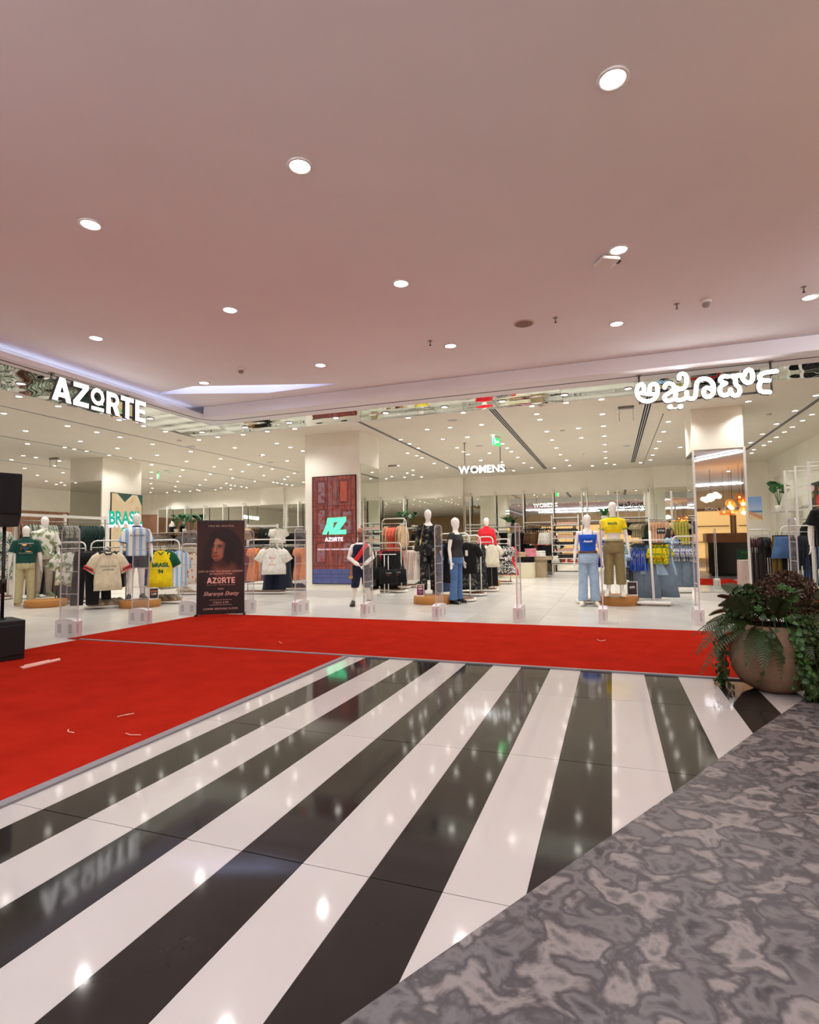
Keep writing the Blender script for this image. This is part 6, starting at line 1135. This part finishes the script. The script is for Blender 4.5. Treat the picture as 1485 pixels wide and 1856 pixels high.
# low price cards on the plinths
def card(lb, c, lat, fwd, zt, h, w, lines, bg):
    v = Vector((c[0], c[1], 0)).normalized(); p = Vector((c[0], c[1], 0)) - v * fwd + Vector((v.y, -v.x, 0)) * lat; t = thing('price_card', lb, 'sign', (p.x, p.y, zt + .005), face_cam(p))
    MB().box(-w / 2, w / 2, -.006, .006, .0, h).build('frame', m_white, t); MB().box(-w / 2 + .015, w / 2 - .015, -.010, -.006, .02, h - .015).build('face', mat('card_' + lb[:8].replace(' ', '_'), bg, .5), t); MB().box(-w / 2, w / 2, -.05, .08, -.004, .006).build('foot', m_white, t)
    for s, v, sz, m in lines: text('lettering', s, sz * h, m, t, (0, -.013, v * h), bold=.0015)
m_amb = mat('amber_ink', (226, 140, 70), .6)
card('brown price card on the plinth of the striped jersey mannequin', PL3, .27, .1, .155, .25, .19, [('2 FOR', .68, .2, m_amb), ('1,299', .45, .2, m_inkw)], (54, 32, 28)); card('dark red price card beside the jumpsuit mannequin', PL4, -.27, .12, .165, .25, .17, [('FROM', .82, .13, m_inkw), ('999', .6, .26, m_inkw), ('TX', .32, .26, mat('violet_ink', (150, 140, 230), .6))], (110, 26, 44)); card('black price card reading 699 right of the crop top mannequin', PL7, .28, .08, .19, .28, .2, [('699', .58, .24, m_inkw)], (38, 26, 30))

# ================================================================== PEOPLE
def paint(me, fn, mtl):
    me.materials.append(mtl); i = len(me.materials) - 1
    for p in me.polygons:
        if fn(p.center): p.material_index = i
def face(t, h, brow=True, lips=(120, 66, 56)):
    m_eye = mat('eye_white', (226, 220, 212), .3); m_iris = mat('iris_dark', (26, 16, 12), .2); m_brow = mat('brow_dark', (22, 16, 14), .8); m_lip = mat('lips_%d' % lips[0], lips, .5)
    for s in (-1, 1):
        e = MB().sphere((s * .0175 * h, -.0475 * h, .933 * h), .0056 * h, 10, 6, sc=(1.25, .8, .5)).build('eye', m_eye, t); MB().sphere((s * .0175 * h, -.0512 * h, .933 * h), .0028 * h, 8, 5).build('iris', m_iris, e)
        MB().tube([(s * .008 * h, -.052 * h, .944 * h), (s * .018 * h, -.0515 * h, .9465 * h), (s * .028 * h, -.045 * h, .943 * h)], [.0016 * h, .0024 * h, .0012 * h], 6).build('eyebrow', m_brow, t)
    MB().tube([(-.014 * h, -.0475 * h, .889 * h), (0, -.0535 * h, .8895 * h), (.014 * h, -.0475 * h, .889 * h)], [.0015 * h, .0038 * h, .0015 * h], 6).build('lips', m_lip, t)
# the doorman: legs apart, gloved hands clasped in front
p = onz(655, 1098); h = 1.6; AR = {-1: [(-.102, .002, .788), (-.160, .01, .635), (-.042, -.112, .535)], 1: [(.102, .002, .788), (.160, .01, .635), (.036, -.106, .545)]}; LG = {s: [(s * .05, 0, .49), (s * .078, -.004, .275), (s * .108, .008, .045)] for s in (-1, 1)}
t = thing('person', 'man in striped cap, navy waistcoat and red sash, gloved hands clasped, standing by the screen', 'person', (p.x, p.y, .01), face_cam(p, .12))
me = body(h, 'm', AR, LG, None, True, .0075, 0, m_skin, True); m_glove = fab('white_glove', (228, 222, 214), .04)
paint(me, lambda c: c.y < -.07 * h and .46 * h < c.z < .565 * h and abs(c.x) < .09 * h, m_glove); paint(me, lambda c: c.z < .28 * h, mat('white_stocking', (226, 218, 206), .85))
link('body', me, t); face(t, h)
MB().tube([(-.016 * h, -.0525 * h, .8985 * h), (0, -.056 * h, .9 * h), (.016 * h, -.0525 * h, .8985 * h)], [.001 * h, .0032 * h, .001 * h], 6).build('moustache', mat('brow_dark', (22, 16, 14), .8), t)
link('shirt', top_mesh(h, 'm', m_wht_f, .50, .838, .008, .95, AR, .3, 0, 1.15), t)
b = MB(); b.loft(torso_rows(h, 'm', .50, .812, .015, .004, .1), 24); v = baked(b, .010, 2, 'waistcoat', m_navy); link('waistcoat', v, t)
cfv = chest(h, 'm', .024); b = MB(); L_, R_ = [], []
for k in range(15):
    u = k / 14; x = (.075 - .165 * u) * h; z = (.822 - .235 * u) * h; nx, nz = .024 * h, .017 * h; f = lambda x, z: cfv(x, z) * (1 if z > .7 * h else (.93 + .07 * (z / h - .58) / .12)) - .006
    L_.append((x - nx, f(x - nx, z - nz * -1), z + nz)); R_.append((x + nx, f(x + nx, z - nz), z - nz))
b.rings([L_, R_], 0, False, True, False); o = b.build('sash', mat('scarlet_sash', (214, 22, 30), .6), t); q = o.modifiers.new('s', 'SOLIDIFY'); q.thickness = .006
m_multi = pattern('multicolour_stripes', [(190, 60, 40), (226, 178, 60), (44, 60, 116), (226, 214, 196), (150, 40, 48), (60, 66, 80)], [0, .18, .36, .5, .66, .82], 16, 'wave', .8, 0)
MB().loft([(.535 * h, .128 * h, .098 * h), (.565 * h, .124 * h, .095 * h)], 24).build('belt', m_multi, t); MB().box(-.155 * h, -.115 * h, -.03 * h, .015 * h, .36 * h, .54 * h).build('belt_end', m_multi, t); MB().box(-.158 * h, -.112 * h, -.033 * h, .018 * h, .36 * h, .39 * h).build('tassel', mat('amber_tassel', (206, 150, 36), .8), t)
link('breeches', leg_mesh(h, 'm', m_navy, .235, .545, (.062, .058, .054, .050), .012, LG), t); feet(t, shoe_mesh(.28, m_shoe_b, m_shoe_b), h, -.008, LG)
b = MB(); b.loft([(.952 * h, .0475 * h, .058 * h, 0, .003 * h), (.975 * h, .0505 * h, .060 * h, 0, .004 * h), (1.0 * h, .046 * h, .055 * h, 0, .005 * h), (1.022 * h, .03 * h, .036 * h, 0, .006 * h), (1.03 * h, .01 * h, .012 * h, 0, .006 * h)], 20); b.build('cap', m_multi, t); MB().tube([(.01 * h, 0, 1.02 * h), (.012 * h, 0, 1.045 * h), (.008 * h, 0, 1.07 * h)], [.006 * h, .005 * h, .009 * h], 8).build('plume', mat('dark_red_plume', (140, 34, 36), .9), t)
MB().loft([(.835 * h, .046 * h, .043 * h), (.852 * h, .042 * h, .04 * h)], 16).build('collar', m_navy, t)
# the shopper: long black hair, blue shirt, hand at the face
p = onz(1219, 1063); h = 1.66; AR = {1: [(.10, .0, .80), (.145, -.06, .66), (.02, -.105, .84)], -1: [(-.10, .0, .80), (-.14, -.03, .63), (-.05, -.17, .70)]}
t = thing('person', 'woman with long black hair in pale blue shirt, hand to face, behind frilled tops', 'person', (p.x, p.y, .01), face_cam(p, .95)); m_sk2 = mat('warm_skin', (176, 122, 96), .55, noise=.04, nscale=20)
link('body', body(h, 'f', AR, None, {1: (0, -.3, 1), -1: (0, -1, .2)}, True, .0075, 0, m_sk2, True), t); face(t, h, True, (168, 84, 78)); m_hair = mat('black_hair', (16, 12, 12), .45, noise=.3, nscale=30)
link('shirt', top_mesh(h, 'f', fab('pale_blue_shirt', (134, 168, 204), .08), .44, .836, .022, .9, AR, .8, .01, 1.3), t); link('trousers', leg_mesh(h, 'f', fab('grey_trousers', (92, 86, 82)), .05, .58), t); feet(t, shoe_mesh(.24, m_shoe_t, m_sole), h, -.008)
b = MB(); b.loft([(.60 * h, .05 * h, .02 * h, .0, .085 * h), (.68 * h, .078 * h, .035 * h, 0, .08 * h), (.78 * h, .086 * h, .045 * h, 0, .06 * h), (.86 * h, .068 * h, .05 * h, 0, .035 * h), (.91 * h, .056 * h, .052 * h, 0, .018 * h), (.955 * h, .05 * h, .056 * h, 0, .010 * h), (.985 * h, .042 * h, .05 * h, 0, .006 * h), (1.006 * h, .015 * h, .02 * h, 0, .004 * h)], 18, fold=lambda a, z: .05 * sin(9 * a + z * 4))
for s in (-1, 1): b.tube([(s * .035 * h, -.022 * h, .98 * h), (s * .052 * h, -.024 * h, .92 * h), (s * .062 * h, -.02 * h, .84 * h), (s * .07 * h, -.045 * h, .74 * h)], [.012 * h, .018 * h, .022 * h, .01 * h], 8)
link('hair', baked(b, .009, 2, 'hair', m_hair), t)
b = MB(); b.loft([(.40 * h, .075 * h, .03 * h, .12 * h, .02 * h), (.44 * h, .08 * h, .034 * h, .12 * h, .02 * h), (.53 * h, .07 * h, .026 * h, .12 * h, .02 * h)], 14, power=3); b.build('shoulder_bag', mat('brown_suede_bag', (86, 60, 46), .85), t); MB().tube([(.11 * h, .0, .53 * h), (.11 * h, -.03 * h, .7 * h), (.06 * h, 0, .84 * h)], .006, 5).build('bag_strap', mat('brown_suede_bag', (86, 60, 46), .85), t)
MB().box(-.045 * h, -.04 * h, -.22 * h, -.19 * h, .72 * h, .80 * h).build('phone', m_black, t)
# the crouching helper beside the skirted table (seen in the mirrored column)
t = thing('person', 'person in dark navy clothes crouching beside the skirted table, seen in the mirrored column', 'person', (4.15, 8.55, .01), 1.9); h = 1.65
b = MB(); m_dn = fab('dark_navy_coat', (22, 28, 42)); b.tube([(0, .12, .34), (0, .10, .5), (0, -.04, .68), (0, -.20, .80), (0, -.27, .86)], [.17, .19, .2, .16, .08], 16)
for s in (-1, 1): b.tube([(s * .10, .10, .36), (s * .14, -.30, .46), (s * .15, -.36, .44), (s * .13, -.14, .10), (s * .13, -.18, .06)], [.11, .085, .075, .06, .05], 12); b.tube([(s * .13, -.20, .77), (s * .24, -.34, .58), (s * .14, -.52, .48)], [.07, .055, .045], 10)
link('coat', baked(b, .014, 3, 'coat', m_dn), t); b = MB()
b.sphere((0, -.36, .93), .095, 14, 10, sc=(.85, 1, 1.15)); b.tube([(0, -.24, .82), (0, -.33, .90)], .05, 10); b.tube([(0, -.44, .93), (0, -.465, .905), (0, -.45, .895)], [.008, .016, .012], 8)
for s in (-1, 1):
    b.tube([(s * .14, -.5, .49), (s * .11, -.6, .46)], [.03, .034], 8, flat=.6)
    for k in range(4): b.tube([(s * (.13 - .02 * k), -.59, .46), (s * (.125 - .02 * k), -.66, .43)], .009, 6)
    b.tube([(s * .09, -.56, .47), (s * .075, -.60, .45)], .009, 6)
link('body', baked(b, .008, 2, 'body', m_sk2), t); b = MB().sphere((0, -.325, .965), .105, 14, 10, sc=(.95, 1.0, 1.1)); b.tube([(0, -.26, 1.0), (0, -.16, .88), (0, -.12, .78)], [.08, .07, .03], 10); link('hair', baked(b, .012, 2, 'hair', m_hair), t)
for s in (-1, 1): link('shoe', sh_k, t, (s * .13, -.18, 0), 0)

# ================================================================== LOUDSPEAKER, TABLE, PLANTER
g = onz(36, 1196); D0 = dep(g); c = at(1, 1203, D0 + .05); c.z = 0; rz = face_cam(c, .25); zt = hgt(30, 1121, c)
t = thing('subwoofer', 'black subwoofer box standing on the red carpet at the left shop front', 'loudspeaker', (c.x, c.y, .012), rz)
pr = [(-.17, -.26), (.17, -.26), (.17, .22), (.14, .26), (-.14, .26), (-.17, .22)]; m_spk = mat('speaker_black', (13, 12, 12), .7, bump=.2, bscale=300)
bevel(MB().prism(pr, 0, zt - .012, 'z').build('cabinet', m_spk, t), .012); bevel(MB().box(-.15, .15, -.285, -.255, .05, zt - .06).build('grille', mat('grille_black', (9, 9, 9), .8, bump=.5, bscale=500), t), .02); MB().box(.165, .18, -.12, .1, .2, .32).build('handle', m_dark, t); MB().lathe([(.04, zt - .012), (.04, zt + .0)], 14).build('pole_cup', m_dark, t)
z0, z1 = hgt(10, 955, c), hgt(10, 860, c); t = thing('pole_loudspeaker', 'black loudspeaker on a pole above the subwoofer at the left edge', 'loudspeaker', (c.x, c.y, zt), rz)
MB().tube([(0, 0, 0), (0, 0, z0 - zt + .05)], .019, 12).build('pole', m_black, t); MB().tube([(0, 0, .38), (0, 0, .48)], .026, 12).build('collar', m_black, t)
b = MB(); w = .115; za, zb_ = z0 - zt, z1 - zt
b.rings([[(-w * .8, -.2, za), (w * .8, -.2, za), (w * .62, .14, za), (-w * .62, .14, za)], [(-w, -.2, za + .14), (w, -.2, za + .14), (w * .7, .17, za + .1), (-w * .7, .17, za + .1)], [(-w, -.2, zb_), (w, -.2, zb_), (w * .7, .17, zb_ - .02), (-w * .7, .17, zb_ - .02)]], 0, True, False); bevel(b.build('cabinet', m_spk, t), .012); MB().box(-w * .93, w * .93, -.215, -.198, za + .15, zb_ - .02).build('grille', mat('grille_black', (9, 9, 9), .8), t)
# skirted table at the right edge
t = thing('skirted_table', 'table with a pleated pale pink skirt at the right edge of the carpet', 'table', (4.0, 9.2, 0), 0); x, y = .62, .3
MB().box(-x, x, -y, y, .70, .725).build('top', m_white, t); b = MB(); per = []
N = 120
for k in range(N):
    u = k / N * 4; s_ = int(u); f = u - s_; q = [(-x + 2 * x * f, -y), (x, -y + 2 * y * f), (x - 2 * x * f, y), (-x, y - 2 * y * f)][s_]; per.append((q[0], q[1], k))
b.rings([[(px_ * (1.01 + .02 * g_ + (.035 * g_) * sin(k * 1.9)), py_ * (1.02 + .03 * g_ + (.06 * g_) * sin(k * 1.9)), zz) for px_, py_, k in per] for g_, zz in ((0, .728), (.5, .69), (.8, .4), (1, .02))], 0, False); b.build('skirt', fab('pale_pink_satin', (226, 196, 194), .05), t)
MB().prism([(px_ * 1.015, py_ * 1.03) for px_, py_, k in per], .726, .732, 'z').build('cloth', m_wht_f, t)
t = thing('serving_tray', 'red and gold tray lying on the skirted table', 'tray', (3.75, 9.2, .733)); MB().lathe([(.16, 0), (.2, .025), (.19, .027), (.155, .006)], 24).build('dish', mat('gold_tray', (206, 160, 60), .3, .8), t); MB().lathe([(.14, .007), (.12, .02)], 20).build('cloth', mat('scarlet_sash', (214, 22, 30), .6), t)
# planter
PC = Vector((1.27, 5.62, 0)); t = thing('planter', 'round tan stone planter overflowing with ferns and trailing leaves beside the carpet', 'planter', PC, face_cam(PC))
m_stone_p = mat('tan_stone', (132, 104, 80), .75, noise=.18, nscale=7, bump=.25, bscale=40); RP = .335
MB().lathe([(.10, 0), (.16, .012), (.245, .06), (.31, .16), (RP, .28), (.325, .40), (.285, .50), (.235, .555), (.215, .56), (.20, .52), (.19, .47)], 40).build('pot', m_stone_p, t); MB().lathe([(.2, .49), (.05, .505)], 20).build('soil', mat('dark_soil', (30, 22, 16), .9), t)
m_fern = mat('fern_green', (46, 56, 24), .6, noise=.3, nscale=6); m_vine = mat('vine_green', (36, 60, 18), .5, noise=.3, nscale=9); m_rust = mat('russet_foliage', (66, 42, 26), .7, noise=.35, nscale=14); m_brt = mat('bright_leaf', (46, 88, 32), .5, noise=.2, nscale=9)
rd = random.Random(5)
for k in range(34):
    a = 2.4 * k; el_ = rd.uniform(.15, 1.15); L = rd.uniform(.36, .56); b = MB(); pts = []; base = Vector((cos(a) * .12, sin(a) * .12, .52 + .08 * el_)); dr = Vector((cos(a), sin(a), 0))
    for i in range(15): u = i / 14; pts.append(base + dr * (L * u * cos(el_ * .6)) + Vector((0, 0, L * (sin(el_) * u * 1.2 - (.35 + .5 * (1 - el_ * .7)) * u * u * 1.2))))
    b.tube(pts, [.004 * (1 - .7 * i / 14) for i in range(15)], 4); roll = rd.uniform(-1.0, 1.0)
    for i in range(1, 14):
        for m_ in (0, .5):
            p0 = pts[i].lerp(pts[min(i + 1, 14)], m_); tg = (pts[min(i + 1, 14)] - pts[i - 1]).normalized(); sd = tg.cross(Vector((0, 0, 1))).normalized(); sd = sd * cos(roll) + sd.cross(tg) * sin(roll); u = (i + m_) / 14; ln = .085 * sin(pi * min(1, .15 + u * .85)) ** .7
            for s in (-1, 1):
                q = p0 + sd * s * ln + tg * ln * .35 + Vector((0, 0, -.012)); w_ = tg * .007; b.add([p0 - w_, p0 + w_, p0.lerp(q, .6) + w_ * 1.3, q, p0.lerp(q, .6) - w_ * 1.1], [(0, 1, 2, 3, 4)])
    b.build('fern_frond', m_fern if k % 3 else m_vine, t)
def heart(b, p, n, up_, r):
    n = n.normalized(); sx = n.cross(up_).normalized(); sy = sx.cross(n); b.add([p] + [p + sx * (r * .95 * sin(a) * (1 - .12 * cos(a))) + sy * (r * (cos(a)) * .95 - r * .1 * abs(sin(a))) + n * (.12 * r * cos(2 * a)) for a in [2 * pi * j / 9 for j in range(9)]], [(0, 1 + j, 1 + (j + 1) % 9) for j in range(9)])
for k in range(70):
    # local -Y faces the viewer; the long trails hang over the right and left shoulders of the pot
    side = 1 if k < 54 else (-1 if k < 66 else 0)
    a = (rd.uniform(-1.12, .7) if side == 1 else rd.uniform(pi - .2, pi + .45) if side == -1 else rd.uniform(-pi * .62, -pi * .38)); ln = rd.uniform(.35, .62) if side else rd.uniform(.2, .42); b = MB(); dr = Vector((cos(a), sin(a), 0)); pts = []; out_ = RP + (rd.uniform(.0, .14) if side == 1 else rd.uniform(.02, .07) if side else .015)
    for i in range(18):
        u = i / 17
        if u < .3: p = Vector((0, 0, .55)) + dr * (out_ * (.45 + u / .3 * .55) * .96) + Vector((0, 0, .10 * sin(u / .3 * pi)))
        else: p = dr * (out_ + .03 * sin(6 * u + k)) + Vector((-dr.y, dr.x, 0)) * .05 * sin(4 * u + k) + Vector((0, 0, .55 - ln * (u - .3) / .7 * 1.15))
        p.z = max(p.z, .018 + .01 * (i % 3)); pts.append(p)
    b.tube(pts, .0025, 4)
    for i in range(2, 18):
        for q in range(3 if side == 1 else 2 if side else (i % 2)):
            off = Vector((rd.uniform(-1, 1), rd.uniform(-1, 1), rd.uniform(-.6, .6))) * (.035 if side else .014); nn = dr + Vector((rd.uniform(-.6, .6), rd.uniform(-.6, .6), rd.uniform(-.1, .9))); heart(b, pts[i] + off + dr * .012, nn, Vector((rd.uniform(-.4, .4), 0, 1)), rd.uniform(.015, .024))
    b.build('trailing_vine', m_vine if k % 4 else m_brt, t)
b = MB()
for k in range(3600):      # russet clump on the top right, green tuft on the top left
    a, e = rd.uniform(0, 2 * pi), rd.uniform(0, pi / 2); r = rd.uniform(.7, 1.05); c = Vector((.12 + .30 * r * cos(a) * cos(e), .05 + .26 * r * sin(a) * cos(e), .66 + .34 * r * sin(e))); n = Vector((rd.uniform(-1, 1), rd.uniform(-1, 1), rd.uniform(-.2, 1))); heart(b, c, n, Vector((.1, .2, 1)), rd.uniform(.006, .0125))
for k in range(60): a = rd.uniform(0, 2 * pi); b.tube([(.12 + .08 * cos(a), .05 + .08 * sin(a), .5), (.12 + .2 * cos(a), .05 + .2 * sin(a), rd.uniform(.7, .95))], .003, 4)
b.build('russet_foliage', m_rust, t, kind='stuff')
b = MB()
for k in range(900): a, e = rd.uniform(0, 2 * pi), rd.uniform(0, pi / 2); r = rd.uniform(.6, 1.05); c = Vector((-.16 + .2 * r * cos(a) * cos(e), -.02 + .2 * r * sin(a) * cos(e), .62 + .26 * r * sin(e))); n = Vector((rd.uniform(-1, 1), rd.uniform(-1, 1), rd.uniform(-.2, 1))); heart(b, c, n, Vector((.1, .2, 1)), rd.uniform(.012, .02))
b.build('green_tuft', m_vine, t, kind='stuff')
for k in range(8):
    b = MB(); a = rd.uniform(-pi, 0); c = Vector((.02 + .2 * cos(a), .25 * sin(a), rd.uniform(.66, .9))); n = Vector((cos(a), sin(a) - .5, .6))
    n.normalize(); sx = n.cross(Vector((0, 0, 1))).normalized(); sy = sx.cross(n); R0 = rd.uniform(.035, .055); b.add([c] + [c + (sx * sin(q) + sy * cos(q)) * R0 * (.62 + .38 * abs(cos(2.5 * q)) ** .7) * (1 - .3 * (cos(q) < -.8)) + n * .008 * cos(5 * q) for j, q in enumerate([2 * pi * i / 25 for i in range(25)])], [(0, 1 + j, 1 + (j + 1) % 25) for j in range(25)]); b.build('lobed_leaf', m_brt, t)

# ================================================================== ACROSS THE MALL (seen in the mirrors)
m_kw = mat('kiosk_walnut', (120, 70, 40), .4, noise=.15, nscale=5)
t = thing('kiosk_counter', 'walnut topped dark cafe counter reflected in the mirrored column', 'counter', (6.2, 4.0, 0)); MB().box(-2.9, 2.9, -.35, .35, .1, 1.22).build('body', mat('kiosk_dark', (34, 26, 24), .15), t); MB().box(-2.95, 2.95, -.42, .42, 1.22, 1.56).build('upper_band', m_kw, t); MB().box(-2.8, 2.8, -.3, .3, 0, .1).build('plinth', m_black, t); MB().box(-2.0, -1.0, .35, .37, .62, .98).build('panel', mat('kiosk_green', (20, 70, 48), .4), t)
b = text('lettering', 'SERVICE FLOOR', .1, mat('pale_green_ink', (90, 150, 110), .6), t, (-1.5, .374, .85), rot=(pi / 2, 0, pi))
m_bulb = mat('warm_bulb', (255, 222, 160), .4, emit=14.0); m_ag = glassmat('amber_glass', (252, 222, 168), .05, .10); pg = MB().lathe([(.04, .15), (.13, .09), (.17, -.03), (.145, -.12), (.14, -.12), (.163, -.03), (.125, .085), (.036, .145)], 18).mesh('shade', m_ag); pb = MB().sphere((0, 0, 0), .035, 10, 8).mesh('bulb', m_bulb)
for k in range(22):
    x, y, z = 4.3 + rd.uniform(0, 1.7), 1.4 + rd.uniform(0, 2.4), rd.uniform(2.35, 3.0); t = thing('pendant_lamp', 'amber glass pendant lamp in the cluster over the cafe counter', 'lamp', (x, y, z), 0, 'amber pendant cluster')
    link('shade', pg, t); link('bulb', pb, t); MB().tube([(0, 0, .11), (0, 0, ZM - z)], .005, 5).build('cord', m_black, t)
    if k % 4 == 0: l = bpy.data.lights.new('pendant_light', 'POINT'); l.energy = 26; l.color = (1, .68, .36); l.shadow_soft_size = .06; o = bpy.data.objects.new('pendant_light', l); COL.objects.link(o); o.parent = t; o.location = (0, 0, -.14)
t = thing('cloud_lamp', 'white cloud shaped lamp beside the amber pendants', 'lamp', (3.75, 2.4, 3.0)); m_cl = mat('cloud_glow', (255, 244, 220), .4, emit=4.0)
for x, y, r in [(0, 0, .16), (.17, .05, .13), (-.16, .04, .12), (.05, -.06, .13), (.3, 0, .09), (-.28, 0, .08)]: MB().sphere((x, y, .08 * sin(9 * x)), r, 14, 10).build('globe', m_cl, t)
MB().tube([(0, 0, .1), (0, 0, ZM - 3.0)], .008, 6).build('cord', m_black, t)
for k in range(5):
    x = -5.0 + 3.3 * k; t = thing('shop_window', 'lit warm shop window across the mall, seen in the back mirrors', 'window', (x, -8.98, 0), 0, 'lit windows across the mall')
    MB().box(-1.5, 1.5, 0, .04, .3, 3.0).build('glow_panel', mat('warm_window', (255, 206, 136), .5, emit=.55), t); MB().box(-1.58, 1.58, 0, .1, 3.0, 3.15).box(-1.58, -1.5, 0, .1, 0, 3.0).box(1.5, 1.58, 0, .1, 0, 3.0).build('frame', m_kw, t); MB().box(-1.4, 1.4, .04, .3, 1.2, 1.25).build('shelf', m_kw, t); MB().box(-1.4, 1.4, .04, .3, 2.1, 2.15).build('shelf', m_kw, t)

# wavy light lines after the mirrors; two kept unseen, all brightened as ceiling fill
m_line = mat('line_lamp_glow', (236, 240, 255), .4, emit=50.0)
for lb, pts in [('long wavy white light line under the mall ceiling in front of the shops', [(-6.6, .7), (-5, .35), (-3.4, .7), (-1.6, .3), (.2, .6), (1.8, .3), (3.2, .5)]), ('white light line under the mall ceiling over the skirted table', [(2.75, 6.0), (3.5, 7.1), (4.4, 8.4)]), ('white light line added out of view behind the viewer to fill the mall ceiling', [(-6, -3.2), (-3, -3.8), (0, -3.1), (3, -3.9), (6, -3.2)])]:
    t = thing('line_lamp', lb, 'ceiling light', (pts[0][0], pts[0][1], ZM)); b = MB(); P = [Vector((x - pts[0][0], y - pts[0][1], -.09)) for x, y in pts]; Q = []
    for i in range(len(P) - 1):
        a, c, d, e = P[max(i - 1, 0)], P[i], P[i + 1], P[min(i + 2, len(P) - 1)]
        for u in (0, .25, .5, .75): Q.append(.5 * (2 * c + (d - a) * u + (2 * a - 5 * c + 4 * d - e) * u * u + (3 * c - a - 3 * d + e) * u ** 3))
    Q.append(P[-1]); b.tube(Q, .022, 8); b.build('light_tube', m_line, t)
    for q in Q[::4]: MB().tube([q, (q.x, q.y, 0)], .005, 5).build('hanger_rod', m_steel, t)
